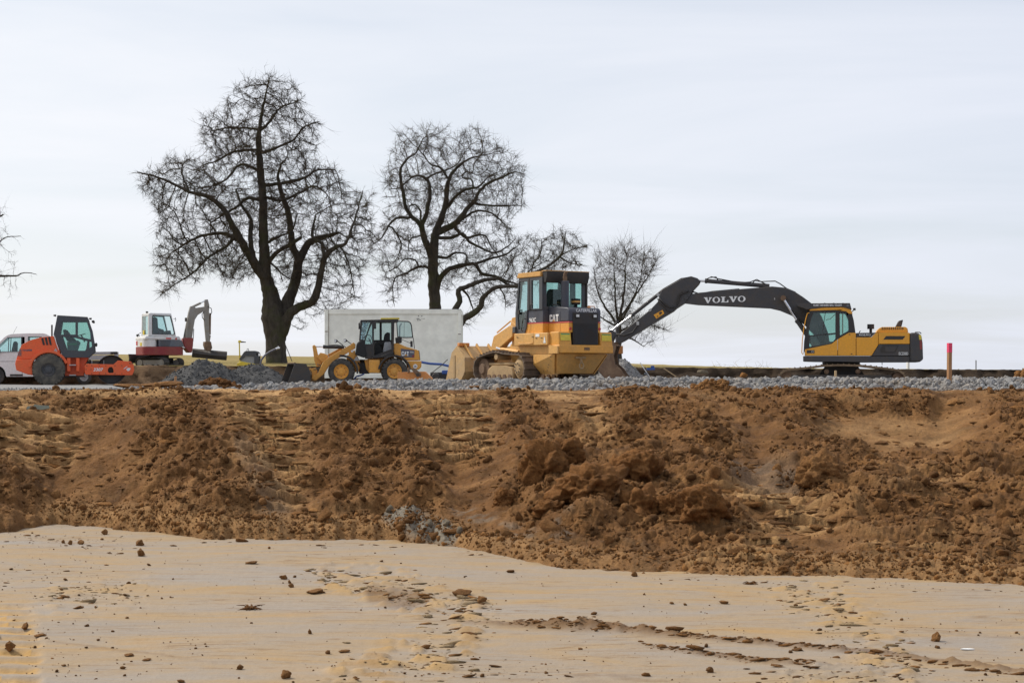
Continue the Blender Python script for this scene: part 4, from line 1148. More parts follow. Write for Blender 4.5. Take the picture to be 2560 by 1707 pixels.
    for q in range(2):   # last year's shoots on the spurs
        s3 = sd + rs.normal(size=sd.shape) * 0.85 + (np.array(twig_dir) * .5 if twig_dir is not None else trop * 0.6); s3 /= np.linalg.norm(s3, axis=1)[:, None]
        f_ = rs.uniform(0.2, 1.0, len(cand))[:, None]; st_ = N[cand] * (1 - f_) + mid * f_; ke = rs.rand(len(cand)) < haze
        tA.append(st_[ke]); tB.append((st_ + s3 * Ls * rs.uniform(.4, .9, len(cand))[:, None])[ke]); tR.append(k1[ke] * 0.75)
    tV, tF = tip_mesh(np.concatenate(tA), np.concatenate(tB), np.concatenate(tR))
    root = empty(name, (0, 0, 0), 0, label, "tree"); root.location = (base[0], d, base[2])
    sh = np.array([base[0], 0, base[2]])
    np_obj("crown", np.concatenate(Vs) - sh, np.concatenate(Fs), M[twig_m], root)["kind"] = "stuff"
    np_obj("fine_twigs", tV - sh, tF, M[twig_m], root)["kind"] = "stuff"
    # traced trunk and limbs as skinned tubes
    for li in range(len(limbs)):
        i = [q for q in range(n0) if limb_id[q] == li]
        if li > 0: i = [par[i[0]]] + i
        if len(i) < 2: continue
        mb = MB(); rr = [float(max(rad[q], tip)) for q in i]
        if li > 0: rr[0] = rr[1] * 1.1
        P_ = [Vector(N[q] - sh) for q in i]
        nz = 10 if max(rr) > 0.08 else 6
        mb.tube(P_, rr, nz)
        o = mb.build("trunk" if li == 0 else "limb", M[bark_m], root, smooth=True)
        me = o.data; co = np.array([v.co[:] for v in me.vertices]); dn = pn3(co * 2.2, li) * 0.5 + pn3(co * 6, li + 3) * 0.25
        nr = np.array([v.normal[:] for v in me.vertices]); rloc = np.interp(co[:, 2], sorted([p.z for p in P_]), [x for _, x in sorted(zip([p.z for p in P_], rr))])
        co += nr * (dn * np.minimum(rloc, 0.3) * 0.55)[:, None]; me.vertices.foreach_set("co", co.astype(np.float32).ravel()); me.update()
    return root, len(N), len(cand)

class Conv:
    def __init__(s, k, ox, oy): s.k, s.ox, s.oy = k, ox, oy
    def __call__(s, a, b): return (s.ox + a * s.k, s.oy + b * s.k)
c1 = Conv(0.4973, 320, 160); c2 = Conv(0.38268, 920, 300); c0 = Conv(1.0, 0, 0)
def Lb(y, *p): return {'y': y, 'p': list(p)}
T1 = [Lb(0, (748, 1535, 62), (745, 1490, 50), (742, 1400, 47), (732, 1280, 55), (718, 1170, 40), (692, 1060, 29), (685, 940, 24), (680, 820, 21), (680, 700, 19), (668, 560, 17), (656, 400, 13), (662, 320, 9), (672, 250, 7), (690, 160, 4.5), (708, 85, 2)),
      Lb(-.3, (700, 1090, 30), (650, 1020, 22), (600, 930, 19), (545, 830, 15), (500, 740, 12), (420, 680, 10), (340, 660, 7.5), (210, 600, 5), (100, 575, 2.5)),
      Lb(.35, (775, 1330, 34), (790, 1220, 31), (828, 1100, 25), (842, 990, 22), (868, 930, 19), (900, 880, 16), (990, 845, 10), (1040, 830, 6)),
      Lb(-.25, (765, 1370, 32), (815, 1260, 24), (870, 1222, 20), (930, 1200, 19), (958, 1150, 17), (980, 1060, 14), (1010, 970, 12), (1060, 930, 10), (1110, 910, 7), (1160, 790, 4), (1200, 660, 2)),
      Lb(.2, (845, 975, 18), (815, 920, 15), (798, 840, 15), (785, 740, 14), (745, 630, 11), (725, 540, 7), (740, 470, 4)),
      Lb(.4, (600, 925, 13), (530, 870, 10), (440, 850, 8), (330, 870, 6), (250, 910, 4), (180, 950, 2)),
      Lb(-.4, (540, 870, 9), (500, 925, 7), (430, 970, 5.5), (350, 1060, 4), (280, 1110, 3), (205, 1172, 1.6)),
      Lb(.3, (640, 1000, 13), (615, 880, 12), (612, 780, 9), (560, 700, 6), (530, 620, 4)),
      Lb(.4, (680, 690, 9), (600, 670, 8), (540, 710, 6), (470, 745, 5), (390, 790, 3)),
      Lb(-.4, (690, 1010, 12), (760, 945, 10), (840, 905, 9), (880, 880, 8)),
      Lb(.5, (700, 610, 9), (790, 590, 8), (880, 560, 6), (930, 520, 4.5), (1020, 510, 2.5)),
      Lb(-.5, (690, 670, 8), (780, 690, 6), (870, 660, 5), (950, 630, 4), (1010, 665, 2.5)),
      Lb(.3, (670, 450, 7), (760, 410, 6), (830, 370, 5), (870, 310, 4), (950, 275, 2)),
      Lb(-.3, (662, 340, 7), (720, 290, 6), (770, 230, 4), (850, 205, 2)),
      Lb(.3, (655, 330, 6), (600, 320, 5), (500, 315, 4), (400, 330, 2)),
      Lb(-.4, (660, 430, 7), (540, 450, 6), (460, 500, 4), (400, 520, 2)),
      Lb(.4, (662, 540, 7), (560, 500, 6), (480, 570, 4.5), (400, 600, 3)),
      Lb(.3, (1000, 985, 9), (985, 910, 8), (935, 870, 7), (950, 760, 3)),
      Lb(-.2, (1080, 925, 5), (1120, 1000, 4), (1145, 1100, 3), (1160, 1185, 1.5)),
      Lb(.2, (340, 660, 5), (300, 560, 4), (320, 500, 2)),
      Lb(-.3, (700, 900, 8), (760, 870, 6), (830, 840, 4), (860, 760, 3)),
      Lb(.2, (720, 1000, 5), (770, 1050, 4), (810, 1080, 3))]
O1 = [(700, 55), (640, 70), (545, 120), (490, 190), (500, 230), (430, 240), (370, 280), (375, 340), (360, 410), (420, 425), (400, 465), (360, 500), (290, 450), (200, 465), (190, 510), (105, 550), (55, 595), (70, 650), (130, 720), (160, 760), (145, 820), (160, 900), (120, 1000), (140, 1090), (190, 1180), (250, 1150), (330, 1080), (430, 1060), (520, 1120), (590, 1080), (640, 1000), (760, 1130), (820, 1090), (850, 1180), (830, 1320), (870, 1340), (930, 1270), (1040, 1240), (1180, 1200), (1165, 1100), (1200, 990), (1245, 930), (1260, 850), (1230, 750), (1245, 650), (1200, 640), (1120, 620), (1060, 560), (1030, 490), (960, 480), (950, 400), (960, 290), (900, 260), (880, 210), (870, 130), (850, 85), (770, 70)]
def dens1(u, v):
    cx = (u - 320) / c1.k; cy = (v - 160) / c1.k
    return np.where(cx > 830, 0.75, 1.0) * np.where((cy > 1060), 0.5, 1.0)
print(tree("pear_tree", 92, c1, T1, O1, 9500, "tallest bare tree, dense crown, three-stemmed mossy trunk between small excavator and wheel loader", seed=3,
     step=0.17, kill=0.21, reach=1.6, tip=0.0098, spur=2.7, spurlen=0.42, gnarl=0.42, trop=(0, 0, -0.10), dens=dens1))
T2 = [Lb(0, (448, 1590, 46), (445, 1400, 40), (440, 1245, 37), (432, 1100, 34), (425, 960, 31), (428, 870, 28), (436, 780, 26), (446, 720, 24), (480, 640, 19), (508, 550, 16), (515, 440, 14), (530, 385, 12), (580, 310, 9), (650, 262, 6), (710, 238, 4), (790, 225, 2)),
      Lb(-.3, (418, 900, 24), (398, 850, 20), (368, 770, 18), (348, 690, 16), (290, 640, 12), (250, 575, 11), (242, 500, 10), (225, 420, 9), (228, 340, 8), (270, 280, 6.5), (330, 240, 5), (370, 160, 2.5)),
      Lb(.3, (350, 700, 14), (382, 620, 13), (402, 500, 12), (400, 420, 10), (375, 378, 9), (330, 358, 7), (280, 370, 5), (200, 430, 3.5), (130, 440, 2)),
      Lb(.35, (448, 735, 22), (540, 690, 19), (602, 635, 16), (650, 565, 14), (695, 520, 12), (720, 455, 10), (790, 390, 8.5), (860, 360, 7), (950, 315, 4.5), (1030, 325, 2)),
      Lb(-.3, (500, 590, 11), (590, 490, 9), (640, 462, 8), (720, 448, 6), (770, 400, 4)),
      Lb(-.4, (680, 530, 9), (800, 555, 6.5), (900, 558, 5), (1005, 562, 2)),
      Lb(.3, (590, 660, 9), (690, 592, 7), (790, 590, 5.5), (860, 640, 4.5), (935, 705, 2)),
      Lb(-.4, (445, 765, 12), (540, 772, 10), (620, 750, 9), (660, 800, 8), (730, 840, 7), (820, 880, 6), (900, 850, 4), (960, 800, 2)),
      Lb(.4, (560, 700, 10), (640, 760, 8), (720, 740, 6), (770, 750, 5), (800, 810, 4), (870, 900, 2.5)),
      Lb(-.3, (410, 968, 8), (330, 960, 7), (260, 1000, 5.5), (180, 1040, 4.5), (168, 1130, 3.5), (180, 1220, 1.8)),
      Lb(.3, (335, 960, 6), (308, 915, 5), (240, 908, 4.5), (190, 955, 3.5), (120, 990, 2)),
      Lb(-.2, (280, 648, 9), (190, 655, 7), (140, 705, 5.5), (100, 780, 4), (40, 830, 2)),
      Lb(.3, (160, 705, 5), (222, 810, 4.5), (205, 880, 3), (170, 940, 2)),
      Lb(-.3, (440, 1120, 24), (470, 1040, 18), (520, 985, 15), (600, 955, 13), (700, 950, 11), (745, 1012, 9), (830, 1030, 8), (905, 1060, 6), (985, 1085, 3)),
      Lb(.3, (690, 950, 9), (800, 910, 7.5), (900, 880, 5.5), (970, 830, 3)),
      Lb(.2, (455, 890, 9), (515, 900, 8), (570, 865, 7), (640, 880, 5), (635, 960, 3)),
      Lb(-.2, (525, 392, 8), (480, 322, 7), (420, 300, 5), (390, 270, 3)),
      Lb(.2, (375, 380, 7), (430, 350, 6), (500, 322, 5), (570, 285, 4), (640, 180, 2)),
      Lb(-.3, (690, 470, 6), (680, 400, 5), (620, 390, 5), (640, 355, 4), (720, 380, 2)),
      Lb(.3, (350, 690, 6), (345, 600, 6), (310, 560, 5), (270, 565, 4), (268, 620, 2)),
      Lb(.3, (400, 760, 7), (320, 762, 5), (270, 790, 4), (262, 850, 2))]
O2 = [(250, 60), (400, 45), (510, 80), (660, 55), (780, 55), (830, 170), (950, 190), (1010, 280), (1045, 330), (1020, 430), (1060, 560), (960, 600), (930, 700), (1000, 760), (1000, 860), (960, 960), (900, 1020), (760, 1060), (640, 1010), (500, 1150), (490, 1080), (430, 960), (380, 1000), (250, 1100), (200, 1230), (110, 1225), (90, 1000), (40, 900), (-30, 860), (10, 700), (100, 640), (120, 520), (85, 420), (110, 340), (160, 280), (170, 150)]
def dens2(u, v):
    cx = (u - 920) / c2.k; cy = (v - 300) / c2.k
    return np.clip(1.05 - 0.45 * sstep(430, 620, cy) + 0.15 * sstep(700, 850, cx), 0, 1)
print(tree("pear_tree", 96, c2, T2, O2, 4800, "open-crowned bare tree with snaking limbs standing behind the white container", seed=8,
     step=0.18, kill=0.26, reach=2.0, tip=0.0092, spur=2.9, spurlen=0.46, gnarl=0.40, trop=(0, 0, 0.02), dens=dens2))
T3 = [Lb(0, (545, 1600, 34), (550, 1420, 28), (562, 1260, 19), (598, 1185, 17), (592, 1115, 16), (645, 1088, 14), (760, 1045, 12), (860, 1040, 10), (925, 1082, 9), (990, 1090, 6)),
      Lb(-.3, (550, 1420, 26), (620, 1310, 21), (700, 1255, 18), (742, 1215, 17), (745, 1180, 15), (800, 1120, 13), (870, 1095, 12), (980, 1088, 10), (1060, 1020, 8.5), (1170, 970, 8), (1250, 905, 7), (1272, 830, 5), (1280, 760, 2.5)),
      Lb(.3, (610, 1105, 7), (650, 1140, 6), (680, 1220, 4), (690, 1250, 2)), Lb(.3, (1240, 910, 5), (1310, 950, 4), (1390, 960, 2)),
      Lb(-.3, (1060, 1020, 5), (1080, 950, 4), (1120, 900, 3), (1130, 800, 2)), Lb(.4, (850, 1095, 5), (890, 1150, 4), (900, 1230, 2)), Lb(.2, (1250, 905, 4), (1340, 860, 3.5), (1420, 850, 2))]
O3 = [(900, 880), (1010, 760), (1090, 740), (1140, 820), (1160, 740), (1240, 680), (1330, 730), (1400, 800), (1425, 850), (1400, 960), (1330, 990), (1200, 1010), (1010, 1110), (960, 1250), (900, 1230), (860, 1120), (760, 1240), (700, 1330), (640, 1380), (620, 1310), (700, 1180), (610, 1130), (640, 1060), (760, 1010), (860, 1000)]
print(tree("leaning_tree", 93, c2, T3, O3, 2200, "low leaning bare tree whose limbs reach behind the tracked loader's cab", seed=12, step=0.18, kill=0.28, reach=2.2, tip=0.0090, spur=3.2, spurlen=0.44, gnarl=0.4))
T4 = [Lb(0, (1640, 1590, 17), (1642, 1450, 15), (1640, 1350, 14), (1650, 1270, 9), (1670, 1150, 7), (1680, 1030, 4), (1690, 900, 2)),
      Lb(.3, (1642, 1380, 10), (1600, 1290, 8), (1540, 1200, 6), (1500, 1100, 4), (1480, 960, 2)), Lb(-.3, (1640, 1360, 9), (1620, 1240, 7), (1610, 1130, 5), (1600, 960, 2)),
      Lb(.3, (1645, 1340, 9), (1700, 1230, 7), (1760, 1130, 5), (1840, 1010, 3), (1890, 920, 2)), Lb(-.3, (1650, 1290, 7), (1720, 1180, 5), (1770, 1060, 3), (1790, 900, 2)),
      Lb(.2, (1650, 1380, 7), (1740, 1340, 5), (1850, 1340, 3.5), (1960, 1370, 2)), Lb(-.2, (1650, 1420, 6), (1720, 1430, 5), (1800, 1480, 2)), Lb(.2, (1640, 1350, 6), (1570, 1320, 5), (1500, 1270, 2.5))]
O4 = [(1470, 860), (1520, 860), (1560, 960), (1590, 840), (1650, 810), (1730, 795), (1800, 850), (1880, 865), (1910, 930), (1870, 1030), (1830, 1080), (1800, 1150), (1740, 1260), (1850, 1300), (1970, 1370), (1900, 1400), (1880, 1460), (1830, 1495), (1740, 1470), (1680, 1400), (1600, 1380), (1520, 1330), (1500, 1240), (1440, 1150), (1440, 1050), (1480, 980)]
print(tree("young_tree", 90, c2, T4, O4, 2600, "small bare tree with thin upright shoots behind the excavator arm", seed=17, step=0.18, kill=0.27, reach=2.2, tip=0.0078, spur=3.0, spurlen=0.6, gnarl=0.20, trop=(0, 0, 0.12),
     twig_dir=(0, 0, 0.5), bark_m="tree_bark", twig_m="thin_twig_bark"))
T5 = [Lb(0, (-150, 915, 22), (-150, 800, 19), (-145, 700, 17), (-140, 600, 13), (-150, 480, 8), (-160, 380, 3)), Lb(.2, (-146, 720, 9), (-90, 690, 7), (-30, 690, 4), (34, 687, 1.6)), Lb(-.2, (-142, 640, 8), (-80, 580, 5), (-20, 560, 3), (20, 540, 1.5)),
      Lb(-.2, (-142, 650, 8), (-200, 590, 5), (-250, 560, 3)), Lb(-.2, (-146, 560, 6), (-90, 480, 4), (-60, 420, 2)), Lb(.2, (34, 687, 1.6), (50, 679, 1.2), (78, 683, .7)), Lb(.1, (-5, 620, 1.6), (20, 596, 1.2), (58, 592, .7))]
O5 = [(-160, 340), (-70, 380), (-10, 500), (18, 540), (12, 580), (36, 640), (30, 690), (40, 720), (26, 750), (0, 740), (-60, 720), (-140, 660), (-250, 640), (-300, 560), (-260, 430)]
print(tree("bare_tree", 95, c0, T5, O5, 1100, "bare tree mostly cut off by the left edge of the picture", seed=23, step=0.2, kill=0.36, reach=2.4, tip=0.008, spur=1.5, spurlen=0.5, gnarl=0.3, trop=(0, 0, -0.12), twig_dir=(0, 0, -.25), twig_m="thin_twig_bark"))
# ------------------------------------------------------------------ machine materials
paint("roller_orange", (0.82, 0.108, 0.020), amt=0.24, rough=0.38)
paint("cab_grey", (0.052, 0.058, 0.068), amt=0.10, rough=0.45)
paint("black_trim", (0.018, 0.018, 0.020), amt=0.10, rough=0.5)
paint("rubber", (0.030, 0.029, 0.028), dust=(0.17, 0.145, 0.115), amt=0.55, rough=0.85)
paint("dusty_rubber", (0.055, 0.052, 0.046), dust=(0.22, 0.19, 0.14), amt=0.75, rough=0.9)
paint("dark_steel", (0.045, 0.043, 0.042), dust=(0.16, 0.115, 0.075), amt=0.35, rough=0.55, metal=0.2)
paint("grey_rim", (0.060, 0.066, 0.076), amt=0.25, rough=0.6)
paint("van_white", (0.82, 0.78, 0.745), amt=0.10, rough=0.3)
paint("bed_grey", (0.42, 0.42, 0.41), amt=0.12, rough=0.45)
paint("cat_yellow", (0.70, 0.32, 0.04), amt=0.36, rough=0.42, grime=0.10)
paint("old_yellow", (0.70, 0.37, 0.095), dust=(0.42, 0.29, 0.15), amt=0.45, rough=0.5, grime=0.25)
paint("muddy_yellow", (0.52, 0.33, 0.14), dust=(0.37, 0.275, 0.175), amt=0.85, rough=0.8, grime=0.45)
paint("mud_caked", (0.44, 0.30, 0.155), dust=(0.30, 0.195, 0.10), amt=0.7, rough=0.95, scale=5, grime=0.3)
paint("rust_steel", (0.13, 0.075, 0.045), dust=(0.30, 0.20, 0.12), amt=0.6, rough=0.8, scale=4)
paint("track_steel", (0.10, 0.073, 0.055), dust=(0.30, 0.205, 0.125), amt=0.75, rough=0.75, scale=5)
paint("volvo_yellow", (0.76, 0.34, 0.02), amt=0.16, rough=0.35)
paint("track_mud", (0.15, 0.10, 0.06), dust=(0.34, 0.235, 0.14), amt=0.6, rough=0.9, scale=4)
paint("volvo_grey", (0.040, 0.040, 0.044), amt=0.12, rough=0.5)
paint("navy_grey", (0.050, 0.055, 0.075), amt=0.10, rough=0.4)
paint("mini_white", (0.72, 0.725, 0.72), amt=0.22, rough=0.4)
paint("mini_red", (0.24, 0.018, 0.022), amt=0.25, rough=0.4)
paint("mini_grey", (0.11, 0.125, 0.15), amt=0.15, rough=0.5)
paint("arm_grey", (0.27, 0.258, 0.236), dust=(0.25, 0.19, 0.12), amt=0.5, rough=0.6, grime=0.3)
paint("box_white", (0.88, 0.86, 0.745), dust=(0.5, 0.46, 0.37), amt=0.22, rough=0.55, scale=0.5)
paint("attachment_orange", (0.62, 0.24, 0.06), amt=0.35, rough=0.55)
plain("chrome", (0.75, 0.75, 0.76), 0.18, 1.0)
plain("letter_white", (0.80, 0.80, 0.78), 0.5)
plain("letter_dark", (0.10, 0.10, 0.13), 0.5)
plain("silver_foil", (0.62, 0.64, 0.65), 0.25, 0.9)
plain("lamp_white", (0.72, 0.73, 0.72), 0.3)
plain("sign_yellow", (0.68, 0.52, 0.05), 0.5)
plain("label_red", (0.50, 0.03, 0.03), 0.5)
plain("label_green", (0.04, 0.30, 0.14), 0.5)
plain("blue_hose", (0.03, 0.08, 0.28), 0.4)
plain("tape_pink", (0.80, 0.06, 0.14), 0.6)
plain("red_stripe", (0.60, 0.10, 0.10), 0.5)
plain("seat_black", (0.018, 0.018, 0.018), 0.85)
plain("grey_cloth", (0.30, 0.31, 0.32), 0.8)
glass("green_glass", (0.70, 0.845, 0.815)); glass("pale_glass", (0.80, 0.90, 0.90)); glass("clear_glass", (0.86, 0.93, 0.93)); glass("dusty_glass", (0.70, 0.80, 0.78), dirt=0.25)
def wood(name, col):
    m, t, b = base_mat(name, 0.85, 0, 0.2); co = nd(t, "ShaderNodeTexCoord").outputs['Object']
    n = noise_node(t, mapping(t, co, (14, 14, 1.2)), 3, 5, 0.6); v = ramp(t, n.outputs[0], [(0.3, 0.7), (0.7, 1.15)]).outputs[0]
    t.links.new(mixc(t, 1.0, col, v, 'MULTIPLY'), b.inputs['Base Color'])
wood("stake_wood", (0.40, 0.215, 0.105)); wood("pale_wood", (0.46, 0.33, 0.19))

def side_root(name, ax, ay, s, label, cat, rot=0.0):
    return empty(name, world(ax, ay, F / s), rot, label, cat)

def wheel(parent, c, r, w, rim_r, tyre, rim, lugs=26, chev=True, lug_h=0.035):
    """tyre with tread, rim and hub turning about y; c = centre of the near sidewall"""
    cx, cy, cz = c; cc = (cx, cy + w / 2, cz); t = MB()
    rb = r - lug_h
    t.lathe(cc, 'y', [(rim_r, -w * .36), (rim_r * 1.06, -w * .46), (rim_r * 1.25, -w * .5), (rb * .90, -w * .5), (rb * .97, -w * .44), (rb, -w * .3), (rb, w * .3), (rb * .97, w * .44), (rb * .9, w * .5), (rim_r * 1.25, w * .5), (rim_r * 1.06, w * .46), (rim_r, w * .36)], 48)
    for i in range(lugs):
        for sd in (-1, 1):
            a = 2 * math.pi * (i + (0.5 if sd > 0 else 0)) / lugs; da = (0.9 if chev else 0.25) * 2 * math.pi / lugs; pts = []
            hw_ = 0.26 * 2 * math.pi / lugs
            for rr in (rb * 0.90 if sd else rb, r):
                for (yo, ao) in ((sd * w * .49, 0), (sd * w * 0.03, da)):
                    for q in (-hw_, hw_):
                        R_ = rr if abs(yo) < w * .3 or rr < r else r * 0.985
                        pts.append((cc[0] + R_ * math.cos(a + ao + q), cc[1] + yo, cc[2] + R_ * math.sin(a + ao + q)))
            t.add(pts, [(0, 1, 3, 2), (4, 6, 7, 5), (0, 4, 5, 1), (2, 3, 7, 6), (0, 2, 6, 4), (1, 5, 7, 3)])
    o = t.build("wheel", M[tyre], parent, smooth=True)
    q = MB(); q.lathe(cc, 'y', [(rim_r, w * .36), (rim_r * 1.0, -w * .40), (rim_r * .93, -w * .42), (rim_r * .88, -w * .34), (rim_r * .80, -w * .26), (rim_r * .55, -w * .24), (rim_r * .5, -w * .34), (rim_r * .3, -w * .36), (rim_r * .26, -w * .42), (0, -w * .42)], 36)
    ri = q.build("rim", M[rim], o, smooth=True)
    b = MB()
    for i in range(8):
        a = i * math.pi / 4; b.cyl((cc[0] + rim_r * .66 * math.cos(a), cc[1] - w * .26, cc[2] + rim_r * .66 * math.sin(a)), 'y', rim_r * .055, w * .06, 6)
    b.build("wheel_nuts", M["dark_steel"], o)["kind"] = "stuff"
    return o

def arc_band(cx, cz, r0, r1, a0, a1, n=14):
    p = [(cx + r1 * math.cos(math.radians(a0 + (a1 - a0) * i / n)), cz + r1 * math.sin(math.radians(a0 + (a1 - a0) * i / n))) for i in range(n + 1)]
    q = [(cx + r0 * math.cos(math.radians(a0 + (a1 - a0) * i / n)), cz + r0 * math.sin(math.radians(a0 + (a1 - a0) * i / n))) for i in range(n, -1, -1)]
    return p + q

def closed_resample(path, pitch):
    P_ = [Vector(p) for p in path] + [Vector(path[0])]; cum = [0]
    for a, b in zip(P_[:-1], P_[1:]): cum.append(cum[-1] + (b - a).length)
    n = max(6, round(cum[-1] / pitch)); outp = []
    for i in range(n):
        s = cum[-1] * i / n; k = max(j for j in range(len(cum) - 1) if cum[j] <= s + 1e-9)
        t = (s - cum[k]) / max(cum[k + 1] - cum[k], 1e-9); outp.append(P_[k].lerp(P_[k + 1], t))
    return outp
def belt(parent, path, y0, y1, pitch, mat, single=True, grouser=0.035, th=0.025, axis='y', name="shoe"):
    """crawler belt: one shoe after the other round the path (a, z)"""
    P_ = closed_resample(path, pitch); n = len(P_); ar = sum(P_[i].x * P_[(i + 1) % n].y - P_[(i + 1) % n].x * P_[i].y for i in range(n))
    allmb = MB(); outp = []
    for i in range(n):
        a, b = P_[i], P_[(i + 1) % n]; t = (b - a).normalized(); nrm = Vector((t.y, -t.x)) * (1 if ar > 0 else -1); L = (b - a).length
        mb = allmb if single else MB(); m = (a + b) / 2
        def corner(u, v): return m + t * u + nrm * v
        poly = [corner(-L * .49, 0), corner(L * .49, 0), corner(L * .49, th), corner(-L * .20, th), corner(-L * .22, th + grouser), corner(-L * .36, th + grouser), corner(-L * .40, th), corner(-L * .49, th)]
        mb.prism([(p.x, p.y) for p in poly], y0, y1, axis=axis)
        if not single: outp.append(mb.build(name, M[mat], parent))
    if single: outp.append(allmb.build("track_belt", M[mat], parent))
    return outp

# ------------------------------------------------------------------ orange roller
RO = math.radians(13)
k = Px(0.17857, 0, 700, 190, 961, 60.0, RO)
R = side_root("road_roller", 190, 961, 60.0, "orange single-drum road roller with dark grey cab in front of the white van", "roller", RO)
mb = MB(); mb.prism(k.p([(222, 1108), (240, 1050), (272, 960), (300, 905), (350, 875), (420, 840), (560, 800), (742, 782), (790, 880), (836, 985), (842, 1060), (800, 1085), (620, 1085), (480, 1105), (300, 1110)]), .28, 1.62)
mb.build("engine_hood", M["roller_orange"], R, bevel=0.07, seg=3)
mb = MB(); mb.prism(k.p([(208, 1175), (222, 1108), (300, 1112), (420, 1112), (455, 1140), (455, 1330), (390, 1322), (225, 1262)]), .14, 1.76); mb.build("rear_bumper", M["roller_orange"], R, bevel=0.03)
mb = MB(); mb.prism(arc_band(k.x(680), k.z(1255), k.l(238), k.l(275), 20, 172), .10, .55); mb.build("fender", M["roller_orange"], R, bevel=0.012)
mb = MB(); mb.prism(k.p([(840, 1040), (1240, 1085), (1190, 1180), (1170, 1340), (905, 1350), (860, 1150)]), .50, 1.40); mb.build("chassis", M["roller_orange"], R, bevel=0.02)
for a, b in ((935, 985), (1065, 1112)):
    mb = MB(); mb.prism(k.p([(a, 1090), (b, 1090), (b, 1280), (a, 1275)]), .20, .52); mb.build("step_post", M["roller_orange"], R, bevel=0.012)
for yy in (1188, 1330):
    mb = MB(); mb.box(k.x(968), k.x(1062), .12, .42, k.z(yy + 8), k.z(yy - 6)); mb.build("step", M["bed_grey"], R, bevel=0.006)
mb = MB(); mb.prism(k.p([(905, 1340), (1170, 1335), (1200, 1360), (905, 1362)]), .5, 1.3); mb.build("underframe", M["dark_steel"], R)
mb = MB(); mb.cyl(k.v(870, 1100, .3), 'y', .05, .2, 14); mb.build("tank_cap", M["bed_grey"], R, smooth=True)
wheel(R, k.v(680, 1255, 0.0), k.l(226), .42, k.l(92), "dusty_rubber", "grey_rim", 30, True, .03)
wheel(R, k.v(680, 1255, 1.48), k.l(226), .42, k.l(92), "dusty_rubber", "grey_rim", 30, True, .03)
for a, b in (((572, 812), (612, 908)), ((620, 806), (660, 908)), ((668, 796), (708, 908))):
    mb = MB(); mb.prism(k.p([a, (a[0] + 30, a[1] - 6), (b[0] + 14, b[1]), (b[0] - 14, b[1])]), .265, .285); mb.build("air_slot", M["black_trim"], R)
mb = MB()
for q in range(5):
    z0 = 968 + q * 20; mb.prism(k.p([(262 - q * 6, z0), (296, z0), (294, z0 + 11), (258 - q * 6, z0 + 11)]), .262, .284)
mb.build("side_grille", M["mini_grey"], R)
text_part("lettering", "HAMM", M["letter_dark"], R, k.v(312, 994, .276), (1, 0, .0), (0, 0, 1), k.l(124), k.l(28), offset=.03)
mb = MB(); mb.prism(k.p([(738, 1000), (778, 950), (820, 1040)]), .262, .284); mb.build("reflector", M["bed_grey"], R)
mb = MB(); mb.tube([k.v(718, 790, .7), k.v(718, 620, .7)], .035, 12); mb.build("exhaust_pipe", M["dark_steel"], R, smooth=True)
# cab
CAB = [(800, 490), (1225, 515), (1235, 545), (1290, 700), (1330, 930), (1335, 1000), (1240, 1084), (880, 1084), (845, 980), (750, 750)]
H = [[(868, 578), (1055, 578), (1055, 760), (838, 762)], [(1080, 578), (1212, 578), (1262, 740), (1266, 828), (1080, 785)], [(868, 786), (1050, 800), (1222, 850), (1205, 960), (1190, 988), (937, 985)], [(1245, 850), (1280, 862), (1286, 930), (1245, 950)]]
for nm, y0, y1 in (("cab_side", .20, .26), ("cab_side", 1.60, 1.66)):
    mb = MB(); mb.prism(k.p(CAB), y0, y1, [k.p(h) for h in H]); mb.build(nm, M["cab_grey"], R, bevel=0.008)
    for h in H:
        mb = MB(); mb.prism(k.p(h), (y0 + y1) / 2 - .004, (y0 + y1) / 2 + .004); mb.build("window_pane", M["green_glass"], R)
mb = MB(); mb.prism(k.p([(800, 490), (1225, 515), (1237, 548), (1235, 562), (795, 556)]), .262, 1.598); mb.build("cab_roof", M["cab_grey"], R, bevel=0.02)
mb = MB(); mb.prism(k.p([(845, 990), (1330, 1000), (1240, 1080), (882, 1080)]), .262, 1.598); mb.build("cab_floor", M["cab_grey"], R)
for yy in (.30, 1.56):
    mb = MB(); mb.bar(k.v(758, 750, yy), k.v(806, 520, yy), .07, .06); mb.bar(k.v(758, 750, yy), k.v(850, 985, yy), .07, .06); mb.build("rear_post", M["cab_grey"], R)
    mb = MB(); mb.bar(k.v(1232, 545, yy), k.v(1318, 940, yy), .06, .05); mb.build("front_post", M["cab_grey"], R)
mb = MB(); mb.prism(k.p([(872, 690), (905, 682), (940, 700), (985, 760), (1000, 790), (1060, 830), (1060, 860), (930, 850), (885, 760)]), .75, 1.15); mb.build("seat", M["seat_black"], R, bevel=.03)
mb = MB(); mb.prism(k.p([(930, 860), (1090, 840), (1120, 870), (1080, 985), (940, 985)]), .6, 1.3); mb.build("console", M["mini_grey"], R, bevel=.02)
mb = MB(); mb.prism(k.p([(935, 880), (1075, 882), (1070, 905), (938, 903)]), .585, .598); mb.build("green_folder", M["label_green"], R)
mb = MB(); mb.tube([k.v(1130 + 60 * math.cos(a / 12 * 6.283) , 760 - 18 * math.cos(a / 12 * 6.283), .95 + .18 * math.sin(a / 12 * 6.283)) for a in range(13)], .014, 6); mb.tube([k.v(1130, 762, .95), k.v(1180, 860, .95)], .03, 8); mb.build("steering_wheel", M["seat_black"], R)
for a, b, r_, y in ((762, 492, .045, .35), (1262, 538, .045, .3), (1300, 575, .05, .3), (1300, 575, .05, 1.5)):
    mb = MB(); mb.lathe(k.v(a, b, y), (1, -.3, -.1), [(0, -.05), (r_ * .6, -.05), (r_, .02), (r_, .05), (0, .05)], 14); mb.build("work_lamp", M["black_trim"], R, smooth=True)
